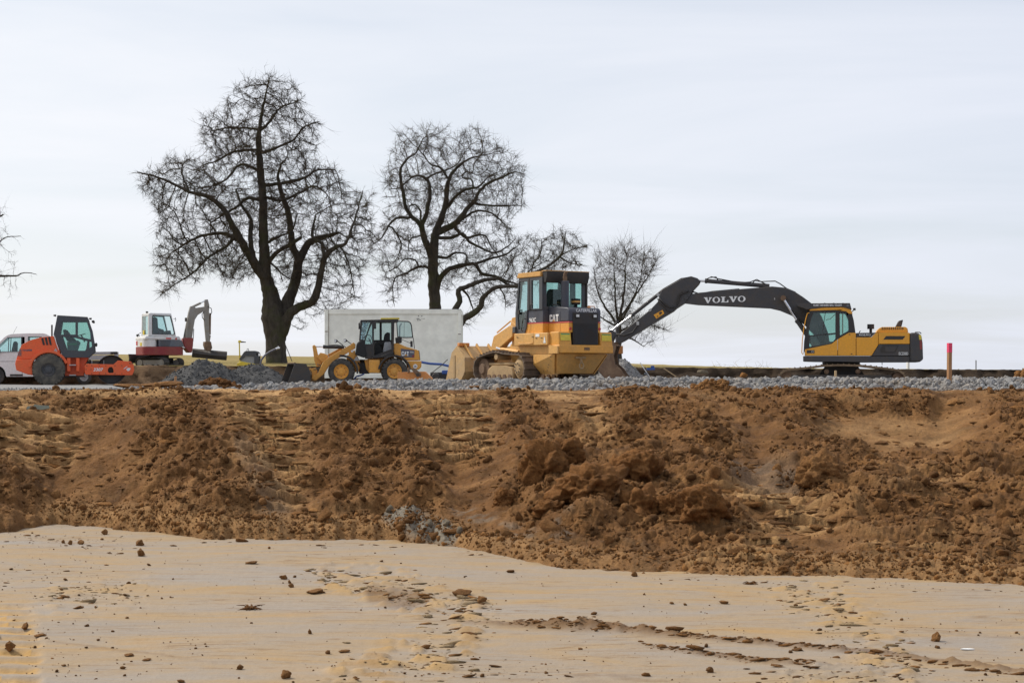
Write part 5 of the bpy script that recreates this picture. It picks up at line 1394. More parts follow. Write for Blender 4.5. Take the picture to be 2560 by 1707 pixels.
mb = MB(); mb.tube([k.v(1335, 990, .18), k.v(1330, 930, .16), k.v(1345, 925, .12)], .012, 6); mb.lathe(k.v(1345, 905, .10), (0.9, -.45, 0), [(0, -.03), (.07, -.03), (.085, .02), (0, .03)], 16); mb.build("mirror", M["black_trim"], R, smooth=True)
mb = MB(); mb.bar(k.v(745, 755, .24), k.v(818, 975, .24), .02, .025); mb.build("seal_strip", M["letter_white"], R)
# drum
D = [(1185, 1200), (1205, 1172), (1590, 1180), (1650, 1125), (1830, 1140), (1870, 1180), (1880, 1260), (1860, 1320), (1845, 1332), (1200, 1325), (1182, 1290)]
HH = [[(1512, 1245), (1530, 1222), (1560, 1214), (1585, 1240), (1592, 1290), (1575, 1300), (1525, 1300), (1510, 1280)]]
mb = MB(); mb.prism(k.p(D), .06, .16, [k.p(h) for h in HH]); fr = mb.build("drum_frame", M["roller_orange"], R, bevel=0.012)
mb = MB(); mb.prism(k.p(D), 1.66, 1.76); mb.build("drum_frame", M["roller_orange"], R, bevel=0.012)
mb = MB(); mb.box(k.x(1800), k.x(1862), .162, 1.658, k.z(1320), k.z(1160)); mb.box(k.x(1195), k.x(1260), .162, 1.658, k.z(1310), k.z(1190)); mb.build("cross_beam", M["roller_orange"], R)
mb = MB(); r_ = k.l(205); mb.lathe(k.v(1560, 1252, .95), 'y', [(r_ * .90, -.60), (r_ * .97, -.745), (r_, -.75), (r_, .75), (r_ * .97, .745), (r_ * .90, .60)], 64)
mb.lathe(k.v(1560, 1252, .95), 'y', [(0, -.62), (r_ * .3, -.62), (r_ * .32, -.58), (r_ * .91, -.58)], 48); mb.lathe(k.v(1560, 1252, .95), 'y', [(0, .6), (r_ * .91, .58)], 48)
mb.build("drum", M["dark_steel"], R, smooth=True)
bo = MB()
for px_, pz in [(x, 1198) for x in (1215, 1285, 1390, 1480, 1610, 1705)] + [(x, 1308) for x in (1285, 1390, 1480, 1610, 1705)] + [(1205, 1250), (1275, 1250), (1815, 1165), (1835, 1165), (1855, 1168)]:
    bo.cyl(k.v(px_, pz, .055), 'y', .022, .02, 8)
bo.build("bolts", M["rust_steel"], fr)["kind"] = "stuff"
text_part("lettering", "3307", M["letter_white"], R, k.v(1308, 1276, .058), (1, 0, 0), (0, 0, 1), k.l(134), k.l(47), offset=.03, shear=.15)
mb = MB(); mb.prism(k.p([(1765, 1250), (1790, 1228), (1830, 1232), (1820, 1262), (1790, 1275)]), .048, .061); mb.prism(k.p([(1730, 1240), (1780, 1205), (1785, 1212), (1736, 1248)]), .05, .061); mb.build("decal", M["mini_white"], R)
mb = MB(); mb.tube([k.v(1200, 1150, .8), k.v(1230, 1110, .8), k.v(1260, 1120, .8), k.v(1280, 1170, .8)], .025, 6); mb.tube([k.v(1180, 1180, 1), k.v(1215, 1130, 1), k.v(1250, 1150, 1), k.v(1250, 1190, 1)], .025, 6); mb.build("hydraulic_hoses", M["black_trim"], R, smooth=True)
mb = MB(); mb.box(k.x(1150), k.x(1290), .6, 1.2, k.z(1300), k.z(1170)); mb.build("articulated_joint", M["dark_steel"], R, bevel=.02)
for a in (1285, 1452):
    mb = MB(); mb.box(k.x(a) - .012, k.x(a) + .012, .3, .33, k.z(1180), k.z(1120)); mb.build("scraper_bracket", M["bed_grey"], R)

# ------------------------------------------------------------------ white crew-cab van behind it
k = Px(0.17857, 0, 700, 60, 960, 57.0, RO)
Vn = side_root("flatbed_van", 60, 960, 57.0, "white crew-cab van with open flatbed parked behind the orange roller", "van", RO)
BODY = [(-430, 1290), (-440, 1130), (-400, 1060), (-330, 1020), (-150, 990), (-60, 930), (60, 800), (110, 770), (160, 756), (380, 746), (600, 746), (650, 756), (680, 800), (680, 1340), (400, 1352), (90, 1352)] + [(-60 + 142 * math.cos(math.radians(a)), 1335 - 142 * math.sin(math.radians(a))) for a in range(0, 181, 15)] + [(-215, 1345), (-420, 1335)]
WN = [[(-95, 985), (20, 880), (100, 806), (125, 800), (300, 797), (300, 1003), (-80, 1008)], [(390, 795), (400, 790), (585, 790), (585, 1000), (390, 1000)]]
for y0, y1 in ((0, .06), (1.74, 1.80)):
    mb = MB(); mb.prism(k.p(BODY), y0, y1, [k.p(h) for h in WN]); mb.build("body_side", M["van_white"], Vn, bevel=0.012)
    for h in WN:
        mb = MB(); mb.prism(k.p(h), y0 + .03, y0 + .036); mb.build("window_pane", M["pale_glass"], Vn)
        if y0 == 0:
            c_ = k.p(h); mb = MB(); mb.prism([((x - c_[0][0]) * 1 + c_[0][0], z) for x, z in c_], .045, .055, [[(x * .965 + .035 * sum(q[0] for q in c_) / len(c_), z * .93 + .07 * sum(q[1] for q in c_) / len(c_)) for x, z in c_]]); mb.build("window_seal", M["black_trim"], Vn)
mb = MB(); mb.prism(k.p([(112, 772), (160, 757), (380, 747), (600, 747), (648, 757), (648, 775), (600, 770), (160, 778), (118, 790)]), .062, 1.738); mb.build("roof", M["van_white"], Vn, bevel=.01)
mb = MB(); mb.prism(k.p([(-432, 1290), (-440, 1130), (-400, 1062), (-330, 1022), (-150, 992), (-130, 1010), (-330, 1060), (-400, 1140), (-400, 1290)]), .062, 1.738); mb.build("bonnet", M["van_white"], Vn, bevel=.01)
mb = MB(); mb.prism(k.p([(-150, 992), (62, 802), (112, 772), (116, 785), (66, 815), (-130, 1000)]), .062, 1.738); mb.build("windscreen", M["pale_glass"], Vn)
mb = MB(); mb.box(k.x(660), k.x(678), .062, 1.738, k.z(1330), k.z(770)); mb.build("cab_back", M["van_white"], Vn)
mb = MB(); mb.prism(k.p([(-200, 1010), (640, 1020), (640, 1345), (-200, 1340)]), .5, 1.7); mb.build("cab_floor", M["seat_black"], Vn)
for a in (150, 480):
    mb = MB(); mb.prism(k.p([(a, 1010), (a + 30, 870), (a + 60, 850), (a + 75, 880), (a + 70, 1015)]), .25, 1.5); mb.build("seat", M["seat_black"], Vn, bevel=.03)
for a in (115, 145):
    mb = MB(); mb.bar(k.v(a, 1005, .03), k.v(a + 10, 800, .03), .03, .03); mb.build("window_post", M["black_trim"], Vn)
mb = MB(); mb.prism(k.p([(308, 780), (313, 780), (313, 1345), (308, 1345)]), -.003, .004); mb.prism(k.p([(0, 1135), (660, 1140), (660, 1145), (0, 1140)]), -.003, .004); mb.prism(k.p([(0, 1012), (310, 1008), (310, 1014), (0, 1018)]), -.003, .004); mb.build("door_gap", M["cab_grey"], Vn)
mb = MB(); mb.box(k.x(140), k.x(318), -.02, .05, k.z(1342), k.z(1318)); mb.build("door_step", M["black_trim"], Vn)
mb = MB(); mb.prism(k.p([(-60, 985), (-20, 960), (10, 975), (5, 1015), (-50, 1020)]), -.16, -.02); mb.build("mirror", M["black_trim"], Vn, bevel=.02)
for y in (.02, 1.5):
    wheel(Vn, k.v(-60, 1342, y), k.l(118), .24, k.l(66), "rubber", "grey_rim", 40, False, .012)
    wheel(Vn, k.v(1175, 1355, y + .05), k.l(105), .24, k.l(60), "rubber", "bed_grey", 40, False, .012)
mb = MB(); mb.prism(k.p([(700, 1015), (1640, 1000), (1640, 1042), (700, 1050)]), -.05, -.01); mb.prism(k.p([(700, 1058), (1640, 1050), (1640, 1118), (700, 1122)]), -.05, -.01); mb.build("bed_side", M["bed_grey"], Vn, bevel=.006)
mb = MB(); mb.box(k.x(1600), k.x(1660), -.06, 1.9, k.z(1120), k.z(1002)); mb.build("tailboard", M["bed_grey"], Vn, bevel=.006)
mb = MB(); mb.prism(k.p([(1548, 1005), (1645, 1003), (1645, 1040), (1548, 1042)]), -.065, -.045); mb.build("bed_lock", M["black_trim"], Vn)
mb = MB(); mb.box(k.x(690), k.x(1650), -.005, 1.85, k.z(1165), k.z(1125)); mb.box(k.x(500), k.x(1640), .5, 1.3, k.z(1260), k.z(1170)); mb.build("bed_frame", M["dark_steel"], Vn)
mb = MB(); mb.tube([k.v(178, 748, .4), k.v(230, 645, .4)], .006, 5); mb.build("antenna", M["black_trim"], Vn)

# ------------------------------------------------------------------ Volvo-type crawler excavator
RX = math.radians(-10)
k = Px(0.16156, 1960, 720, 2104, 964, 70.0, RX); g = Px(0.2466, 1480, 660, 2104, 964, 70.0, RX)
X = side_root("crawler_excavator", 2104, 964, 70.0, "large yellow and dark grey crawler excavator with long black boom on the right", "excavator", RX)
CAB = [(395, 350), (790, 338), (960, 358), (1052, 392), (1080, 500), (1107, 692), (1000, 692), (832, 788), (737, 862), (325, 947), (302, 1015), (310, 830), (345, 600), (362, 470)]
H = [[(462, 378), (800, 370), (800, 690), (378, 735), (398, 560), (430, 440)], [(396, 752), (800, 706), (800, 780), (735, 853), (392, 908)], [(862, 382), (955, 387), (1000, 480), (1006, 640), (990, 664), (866, 733)]]
for y0 in (.02, 1.00):
    mb = MB(); mb.prism(k.p(CAB), y0, y0 + .06, [k.p(h) for h in H]); mb.build("cab_side", M["black_trim"], X, bevel=.008)
    for h in H:
        mb = MB(); mb.prism(k.p(h), y0 + .026, y0 + .032); mb.build("window_pane", M["green_glass"], X)
mb = MB(); mb.bar(k.v(640, 372, .03), k.v(595, 705, .03), .02, .02); mb.build("window_bar", M["black_trim"], X)
mb = MB(); mb.prism(k.p([(395, 352), (405, 327), (620, 300), (900, 294), (1030, 330), (1062, 398), (1006, 398), (960, 360), (790, 340)]), .0, 1.08); mb.build("cab_roof", M["volvo_yellow"], X, bevel=.015)
mb = MB(); mb.prism(k.p([(200, 240), (440, 237), (1020, 233), (1046, 330), (900, 291), (620, 297), (402, 323), (360, 330), (205, 272)]), -.03, 1.12); vs_ = mb.build("roof_guard", M["volvo_grey"], X, bevel=.01)
for a in (630, 770, 915):
    mb = MB(); mb.cyl(k.v(a, 232, .3), 'z', .03, .03, 10); mb.build("guard_bolt", M["volvo_grey"], X)
text_part("lettering", "KURT BINDER BAU GmbH", M["letter_white"], X, k.v(455, 281, -.032), (1, 0, 0), (0, 0, 1), k.l(430), k.l(27), offset=.025)
mb = MB(); mb.prism(k.p([(968, 255), (1005, 255), (1008, 283), (970, 283)]), -.034, -.031); mb.build("guard_sticker", M["mini_grey"], X)
mb = MB(); mb.prism(k.p([(326, 949), (737, 864), (828, 792), (828, 1045), (326, 1045)]), .0, 1.06); mb.build("cab_door", M["volvo_yellow"], X, bevel=.012)
mb = MB(); mb.prism(k.p([(836, 790), (1000, 694), (1112, 692), (1112, 1045), (836, 1045)]), .0, 1.06); mb.build("cab_rear_panel", M["volvo_yellow"], X, bevel=.012)
mb = MB(); mb.box(k.x(320), k.x(1950), .03, 1.04, k.z(1044), k.z(960)); mb.build("deck", M["black_trim"], X)
mb = MB(); mb.prism(k.p([(352, 960), (472, 960), (472, 1008), (352, 1008)]), -.012, .002); hd = mb.build("door_handle", M["black_trim"], X, bevel=.004)
mb = MB(); mb.lathe(k.v(442, 984, -.014), 'y', [(k.l(12), -.004), (k.l(18), -.004), (k.l(18), .004), (k.l(12), .004)], 20); mb.build("lock_ring", M["bed_grey"], X)
for a, b in ((1015, 718), (1045, 1018)):
    mb = MB(); mb.prism(k.p([(a - 12, b - 6), (a + 12, b - 6), (a + 12, b + 6), (a - 12, b + 6)]), -.006, .004); mb.build("latch", M["black_trim"], X)
mb = MB(); mb.tube([k.v(392, 384, -.05), k.v(362, 395, -.06), k.v(340, 470, -.06), k.v(308, 620, -.06), k.v(284, 800, -.06), k.v(275, 1000, -.06), k.v(300, 1030, -.04)], .016, 8); mb.build("grab_rail", M["volvo_yellow"], X, smooth=True)
mb = MB(); mb.prism(k.p([(520, 560), (590, 545), (620, 600), (640, 820), (800, 830), (800, 880), (540, 890)]), .3, .8); mb.build("seat", M["seat_black"], X, bevel=.03)
mb = MB(); mb.prism(k.p([(430, 740), (480, 735), (560, 850), (540, 900), (420, 905)]), .25, .4); mb.build("control_console", M["mini_grey"], X, bevel=.01)
mb = MB(); mb.tube([k.v(650, 488, .5), k.v(720, 470, .5), k.v(790, 400, .5)], .012, 6); mb.tube([k.v(912, 390, .6), k.v(912, 700, .6)], .02, 6); mb.build("cab_cable", M["pale_wood"], X)
# engine side
mb = MB(); mb.prism(k.p([(1120, 762), (1352, 762), (1424, 692), (1458, 692), (1458, 880), (1355, 1045), (1120, 1045)]), .0, .9); mb.build("side_door", M["volvo_yellow"], X, bevel=.012)
mb = MB(); mb.prism(k.p([(1120, 694), (1432, 688), (1418, 692), (1350, 756), (1120, 757)]), .004, .9); mb.build("badge_panel", M["volvo_grey"], X, bevel=.008)
mb = MB(); mb.prism(k.p([(1464, 690), (1944, 690), (1944, 864), (1476, 864), (1464, 876)]), .0, 2.5); mb.build("engine_door", M["volvo_yellow"], X, bevel=.012)
mb = MB(); mb.prism(k.p([(1580, 742), (1880, 742), (1836, 797), (1536, 797)]), -.006, .01); vt = mb.build("engine_vent", M["black_trim"], X, bevel=.003)
mb = MB(); mb.prism(k.p([(1472, 870), (1944, 870), (1944, 1047), (1362, 1047)]), .0, 2.5); mb.build("engine_skirt", M["volvo_grey"], X, bevel=.012)
mb = MB(); mb.prism(k.p([(1530, 878), (1780, 882), (1715, 1000), (1495, 1000), (1490, 945)]), -.008, .01, [k.p([(1560, 895), (1755, 895), (1705, 985), (1570, 985)])]); mb.build("skirt_mesh_frame", M["black_trim"], X)
mb = MB(); mb.prism(k.p([(1950, 690), (2040, 690), (2100, 705), (2128, 740), (2146, 850), (2152, 1050), (2156, 1105), (2100, 1143), (1950, 1143)]), -.03, 2.53); cw = mb.build("counterweight", M["volvo_grey"], X, bevel=.06, seg=3)
mb = MB(); mb.prism(k.p([(295, 1052), (1946, 1052), (1946, 1143), (1180, 1145), (450, 1136), (295, 1130)]), .02, 2.48); mb.build("frame_base", M["volvo_grey"], X, bevel=.012)
mb = MB(); mb.prism(k.p([(2085, 725), (2122, 728), (2128, 800), (2090, 800)]), -.037, -.028); mb.build("side_sticker", M["sign_yellow"], X)
mb = MB(); mb.prism(k.p([(2098, 810), (2130, 812), (2136, 950), (2102, 950)]), -.037, -.028); mb.build("red_reflector", M["mini_red"], X)
mb = MB(); mb.prism(k.p([(1432, 686), (1470, 622), (1520, 600), (1880, 598), (1915, 620), (1928, 686)]), .15, 2.2); mb.build("engine_cowl", M["volvo_yellow"], X, bevel=.02)
for i in range(12):
    a = 1516 + i * 29; mb = MB(); mb.box(k.x(a), k.x(a + 14), .142, .16, k.z(648), k.z(606)); mb.build("cowl_slot", M["black_trim"], X)
mb = MB(); mb.prism(k.p([(1740, 592), (1790, 496), (1865, 475), (1860, 500), (1838, 592)]), .9, 1.15); mb.build("exhaust_stack", M["volvo_grey"], X, bevel=.03)
mb = MB(); mb.cyl(k.v(1352, 588, .7), 'z', k.l(54), k.l(74), 20); mb.cyl(k.v(1352, 650, .7), 'z', k.l(22), k.l(75), 12); mb.build("air_precleaner", M["black_trim"], X, smooth=True)
mb = MB(); mb.tube([k.v(2030, 690, .2), k.v(2040, 682, .2), k.v(2110, 684, .2), k.v(2130, 705, .2)], .018, 6); mb.build("top_rail", M["black_trim"], X)
mb = MB(); mb.box(k.x(1072), k.x(1112), .2, .35, k.z(342), k.z(308)); mb.bar(k.v(1040, 375, .27), k.v(1085, 335, .27), .04, .03); mb.build("work_lamp", M["black_trim"], X, bevel=.008)
mb = MB(); mb.tube([k.v(1165, 690, .3), k.v(1185, 655, .3)], .015, 6); mb.tube([k.v(1530, 1145, .8), k.v(1533, 1188, .8)], .012, 6); mb.build("pipe_stub", M["black_trim"], X)
text_part("lettering", "EC220D", M["letter_white"], X, k.v(1776, 1036, -.006), (1, 0, 0), (0, 0, 1), k.l(140), k.l(44), offset=.012)
mb = MB(); mb.cyl((k.x(892), 1.25, k.z(1172)), 'z', k.l(292), k.l(58), 40); mb.build("slew_ring", M["black_trim"], X, smooth=True)
mb = MB(); mb.prism(k.p([(640, 1205), (1150, 1205), (1250, 1340), (540, 1340)]), .75, 1.8); mb.build("undercarriage_frame", M["dark_steel"], X)
TP = k.p([(40, 1505), (600, 1505), (1200, 1505), (1760, 1505), (1828, 1480), (1866, 1420), (1862, 1360), (1810, 1302), (1720, 1278), (1500, 1252), (1200, 1216), (900, 1206), (600, 1216), (350, 1250), (100, 1272), (10, 1290), (-50, 1335), (-78, 1400), (-55, 1465), (-10, 1500)])
for y in (0.0, 1.95):
    fm = MB(); fm.prism(k.p([(120, 1345), (1660, 1345), (1700, 1440), (90, 1450)]), y + .12, y + .48)
    tr = fm.build("track", M["dark_steel"], X)
    belt(tr, TP, y, y + .6, .19, "track_mud", True, .03, .07)
    for a, b, r_ in ((40, 1395, 95), (1770, 1395, 90), (660, 1290, 38), (1148, 1290, 38), (300, 1455, 40), (560, 1455, 40), (820, 1455, 40), (1080, 1455, 40), (1340, 1455, 40), (1580, 1455, 40)):
        mb = MB(); mb.lathe(k.v(a, b, y + .3), 'y', [(0, -.2), (k.l(r_) * .5, -.2), (k.l(r_) * .6, -.16), (k.l(r_), -.15), (k.l(r_), .15), (0, .2)], 20); mb.build("roller_wheel", M["rust_steel"], tr, smooth=True)
# boom, stick, bucket
BM = [(870, 340), (905, 292), (1000, 288), (1070, 276), (1480, 240), (1820, 212), (1950, 225), (2060, 270), (2140, 322), (2230, 390), (2330, 520), (2400, 700), (2420, 860), (2330, 870), (2250, 710), (2150, 605), (2020, 510), (1900, 460), (1800, 437), (1400, 418), (1050, 402), (910, 385)]
mb = MB(); mb.prism(g.p(BM), 1.02, 1.48); bo_ = mb.build("boom", M["volvo_grey"], X, bevel=.02)
ST = [(905, 125), (985, 108), (1050, 128), (1074, 152), (1062, 188), (1004, 250), (986, 292), (930, 375), (830, 440), (800, 468), (560, 612), (290, 776), (240, 800), (214, 762), (250, 702), (430, 560), (560, 455), (640, 372), (680, 250), (880, 138)]
mb = MB(); mb.prism(g.p(ST), .98, 1.52); stk = mb.build("stick", M["volvo_grey"], X, bevel=.02)
def cylinder(parent, a, b, c, r1, r2, f, ys, name="hydraulic_cylinder"):
    for y in ys:
        m_ = MB(); A, B_, C = Vector(f.v(*a, y)), Vector(f.v(*b, y)), Vector(f.v(*c, y)); m_.tube([B_, C], r1, 14); m_.cyl(B_, C - B_, r1 * 1.15, .08, 14)
        o = m_.build(name, M["volvo_grey"] if parent in (X,) else M["black_trim"], parent, smooth=True)
        q = MB(); q.tube([A, B_], r2, 12); q.build("rod", M["chrome"], o, smooth=True)
cylinder(X, (1932, 335), (2080, 565), (2240, 800), .085, .05, g, (.86, 1.64))
cylinder(X, (1030, 148), (1135, 152), (1790, 205), .080, .05, g, (1.25,))
cylinder(X, (150, 672), (372, 505), (700, 245), .068, .042, g, (1.25,))
mb = MB(); mb.cyl(g.v(1935, 335, 1.25), 'y', .10, .98, 18); mb.build("boom_pin", M["rust_steel"], X, smooth=True)
mb = MB(); mb.cyl(g.v(935, 325, 1.25), 'y', .085, .58, 18); mb.build("stick_pin", M["volvo_grey"], X, smooth=True)
mb = MB(); mb.prism(g.p([(120, 690), (150, 655), (215, 690), (300, 700), (330, 720), (200, 725), (170, 800), (110, 830), (90, 770)]), 1.05, 1.45); mb.build("bucket_linkage", M["volvo_grey"], X, bevel=.02)
BK = [(10, 960), (20, 860), (90, 790), (200, 780), (228, 830), (200, 930), (215, 1010), (270, 1060), (332, 1150), (110, 1152), (30, 1060)]
mb = MB(); mb.prism(g.p(BK), .62, .67); mb.prism(g.p(BK), 1.83, 1.88); sh_ = g.p([(228, 830), (90, 785), (15, 860), (5, 960), (25, 1065), (105, 1156), (335, 1156)]); sh2 = [(x + .05, z + .03) for x, z in sh_[::-1]]
mb.prism(sh_ + sh2, .67, 1.83); mb.build("bucket", M["rust_steel"], X, bevel=.008)
mb = MB(); mb.prism(g.p([(600, 505), (692, 455), (710, 493), (628, 546)]), .962, .982); ws = mb.build("warning_sticker", M["volvo_yellow"], X)
mb = MB(); mb.prism(g.p([(655, 482), (680, 470), (688, 490), (668, 500), (672, 512), (662, 505)]), .955, .964); mb.prism(g.p([(632, 516), (650, 515), (640, 530)]), .955, .964); mb.build("pictogram", M["black_trim"], X)
mb = MB(); mb.prism(g.p([(545, 455), (570, 438), (580, 455), (565, 470), (548, 470)]), .965, .982); mb.build("small_sticker", M["bed_grey"], X)
hs = MB()
for pts in ([(965, 262), (890, 275), (855, 310), (842, 370), (825, 420), (770, 432), (720, 400), (655, 330)], [(940, 268), (870, 300), (850, 380), (800, 468), (745, 468), (690, 400), (640, 340)], [(436, 560), (430, 620), (385, 685), (300, 715), (215, 705)]):
    hs.tube([g.v(a, b, .93) for a, b in pts], .026, 7)
for pts in ([(1140, 135), (1190, 110), (1260, 130), (1480, 172), (1590, 165), (1660, 138), (1720, 170), (1780, 205)], [(1180, 118), (1240, 112), (1260, 150)], [(1600, 190), (1640, 150), (1700, 160), (1770, 195)], [(1700, 160), (1850, 155), (1900, 182), (1970, 232), (2060, 270)], [(970, 262), (1070, 284), (1200, 262), (1480, 236)], [(690, 238), (880, 128), (935, 120)], [(1050, 190), (1072, 172), (1076, 150)], [(1050, 280), (1000, 262), (960, 258)]):
    hs.tube([g.v(a, b, 1.2) for a, b in pts], .020, 6)
hs.build("hydraulic_hoses", M["black_trim"], X, smooth=True)
mb = MB(); mb.box(g.x(425), g.x(452), .90, .97, g.z(600), g.z(562)); mb.cyl(g.v(645, 300, 1.25), 'y', .06, .5, 12); mb.box(g.x(1840), g.x(1850), 1.0, 1.03, g.z(345), g.z(325)); mb.build("pipe_bracket", M["bed_grey"], X)
# block letters with slab serifs on the boom
def slab_word(word, x0, z0, x1, h, y, parent, mat, th, dz):
    m_ = MB(); n = len(word); wd = (x1 - x0) / (n - .12)
    for i, c in enumerate(word):
        o = x0 + i * wd; W = wd * .97; zz = z0 + dz * i / n
        def P_(l): return [(o + a * W, zz + b * h) for a, b in l]
        if c == 'V':
            m_.prism(P_([(0, 1), (.46, 1), (.46, .88), (.40, .88), (.56, .36), (.70, .88), (.62, .88), (.62, 1), (1, 1), (1, .88), (.90, .88), (.58, 0), (.42, 0), (.10, .88), (0, .88)]), y - th, y)
        elif c == 'O':
            ou = [(.5 + .47 * math.cos(a), .5 + .52 * math.sin(a)) for a in [j * 2 * math.pi / 28 for j in range(28)]]; inn = [(.5 + .25 * math.cos(a), .5 + .42 * math.sin(a)) for a in [j * 2 * math.pi / 20 for j in range(20)]]
            m_.prism(P_(ou), y - th, y, [P_(inn)])
        elif c == 'L':
            m_.prism(P_([(.04, 0), (.94, 0), (.94, .42), (.84, .42), (.72, .12), (.46, .12), (.46, .88), (.58, .88), (.58, 1), (.04, 1), (.04, .88), (.16, .88), (.16, .12), (.04, .12)]), y - th, y)
    return m_.build("lettering", M[mat], parent)
slab_word("VOLVO", g.x(1116), g.z(374), g.x(1540), g.l(60), 1.017, X, "letter_white", .012, g.l(14))
slab_word("VOLVO", k.x(1158), k.z(738), k.x(1336), k.l(24), .002, X, "letter_white", .010, 0)
# ------------------------------------------------------------------ compact wheel loader
RL = math.radians(5)
k = Px(0.21684, 670, 750, 908, 961.5, 67.0, RL)
L = side_root("wheel_loader", 908, 961.5, 67.0, "compact yellow wheel loader with open cab door in front of the container", "wheel loader", RL)
for y in (0.0, 1.42):
    wheel(L, k.v(845, 824, y), k.l(154), .40, k.l(86), "rubber", "cat_yellow", 22, True, .04)
    wheel(L, k.v(1458, 820, y), k.l(152), .40, k.l(86), "rubber", "cat_yellow", 22, True, .04)
for cx, a0, a1, y in ((848, -8, 98, .0), (848, -8, 98, 1.40), (1458, 8, 172, .0), (1458, 8, 172, 1.40)):
    mb = MB(); mb.prism(arc_band(k.x(cx), k.z(822), k.l(172), k.l(192), a0, a1), y, y + .42); mb.build("fender", M["black_trim"], L, bevel=.008)
mb = MB(); mb.prism(k.p([(1110, 690), (1300, 640), (1440, 610), (1470, 700), (1440, 842), (1165, 842), (1130, 790)]), .42, 1.38); mb.build("rear_chassis", M["cat_yellow"], L, bevel=.02)
mb = MB(); mb.prism(k.p([(1165, 690), (1290, 690), (1290, 840), (1165, 835)]), .10, .42); mb.build("fuel_tank", M["cat_yellow"], L, bevel=.02)
mb = MB(); mb.prism(k.p([(905, 640), (1005, 600), (1060, 700), (1060, 820), (900, 850)]), .50, 1.30); mb.build("front_chassis", M["cat_yellow"], L, bevel=.02)
mb = MB(); mb.cyl((k.x(1085), .9, k.z(760)), 'z', .12, .5, 16); mb.box(k.x(1050), k.x(1170), .6, 1.2, k.z(850), k.z(720)); mb.build("articulated_joint", M["black_trim"], L)
mb = MB(); mb.prism(k.p([(1450, 500), (1500, 493), (1600, 538), (1740, 577), (1756, 692), (1540, 692), (1450, 640)]), .30, 1.50); mb.build("engine_hood", M["cat_yellow"], L, bevel=.04, seg=3)
mb = MB(); mb.prism(k.p([(1596, 700), (1772, 702), (1772, 770), (1740, 802), (1620, 800)]), .22, 1.58); mb.build("counterweight", M["cat_yellow"], L, bevel=.03)
mb = MB(); mb.prism(k.p([(1534, 558), (1692, 576), (1690, 662), (1536, 656)]), .290, .305); mb.build("badge_plate", M["letter_dark"], L)
block_word("CAT", k.v(1542, 642, .288), (1, 0, -.03), (0, 0, 1), k.l(88), k.l(52), .006, "letter_white", L)
mb = MB(); mb.prism(k.p([(1572, 642), (1592, 622), (1612, 642)]), .270, .284); mb.build("badge_triangle", M["cat_yellow"], L)
mb = MB(); mb.prism(k.p([(1640, 590), (1682, 594), (1682, 609), (1640, 606)]), .284, .292); mb.build("badge_strip", M["bed_grey"], L)
mb = MB(); mb.prism(k.p([(1662, 640), (1688, 628), (1690, 658), (1660, 656)]), .284, .292); mb.build("badge_corner", M["mini_red"], L)
mb = MB(); mb.prism(k.p([(1732, 578), (1748, 580), (1760, 690), (1738, 690)]), .34, 1.46); mb.build("rear_grille", M["black_trim"], L)
mb = MB(); mb.cyl(k.v(1700, 763, .212), 'y', k.l(25), .012, 24); sp_ = mb.build("speed_sign", M["letter_white"], L)
text_part("lettering", "20", M["letter_dark"], L, k.v(1686, 776, .203), (1, 0, 0), (0, 0, 1), k.l(28), k.l(26), offset=.01)
# cab
CAB = [(1066, 228), (1500, 218), (1508, 245), (1458, 250), (1452, 560), (1430, 640), (1205, 655), (1200, 676), (1120, 672), (1110, 465), (1050, 462)]
H = [[(1086, 250), (1185, 248), (1168, 285), (1112, 455), (1066, 455)], [(1180, 300), (1202, 262), (1202, 505), (1120, 505), (1124, 458)], [(1222, 250), (1428, 248), (1428, 560), (1330, 600), (1222, 640)]]
HF = [H[0], H[1], [(1222, 250), (1290, 250), (1290, 450), (1222, 450)], [(1318, 250), (1428, 250), (1428, 450), (1318, 450)]]
for y0, hs_ in ((.20, H), (1.54, HF)):
    mb = MB(); mb.prism(k.p(CAB), y0, y0 + .06, [k.p(h) for h in hs_]); mb.build("cab_side", M["black_trim"], L, bevel=.006)
    for j, h in enumerate(hs_):
        if y0 < 1 and j == 2: continue
        mb = MB(); mb.prism(k.p(h), y0 + .026, y0 + .032); mb.build("window_pane", M["pale_glass"], L)
mb = MB(); mb.prism(k.p([(1066, 228), (1500, 218), (1508, 245), (1066, 246)]), .262, 1.538); mb.build("cab_roof", M["black_trim"], L, bevel=.01)
mb = MB(); mb.prism(k.p([(1302, 199), (1520, 197), (1520, 216), (1302, 218)]), .6, 1.2); mb.build("roof_vent", M["sign_yellow"], L, bevel=.006)
# crinkled sun-shade foil behind the windscreen
fv = []; rsx = np.random.RandomState(3)
for i_ in range(9):
    for j_ in range(14):
        a, b = i_ / 8, j_ / 13; xx = (1090 + (1165 - 1090) * a) + (-30 + 0 * a) * b + (0 - 30 * a) * b; fv.append((k.x(xx) + rsx.normal() * .006, .30 + .05 * rsx.rand() + .9 * 0, k.z(240 + 215 * b)))
fm = MB(); fm.add(fv, [(i_ * 14 + j_, (i_ + 1) * 14 + j_, (i_ + 1) * 14 + j_ + 1, i_ * 14 + j_ + 1) for i_ in range(8) for j_ in range(13)]); fm.build("sun_shade", M["silver_foil"], L)
mb = MB(); mb.prism(k.p([(1345, 390), (1375, 366), (1410, 370), (1412, 480), (1330, 482)]), .65, 1.15); mb.prism(k.p([(1270, 480), (1400, 470), (1410, 520), (1280, 520)]), .65, 1.15); mb.build("seat", M["seat_black"], L, bevel=.03)
mb = MB(); mb.prism(k.p([(1345, 482), (1420, 478), (1440, 590), (1325, 598)]), .45, .62); mb.build("cloth", M["grey_cloth"], L, bevel=.03)
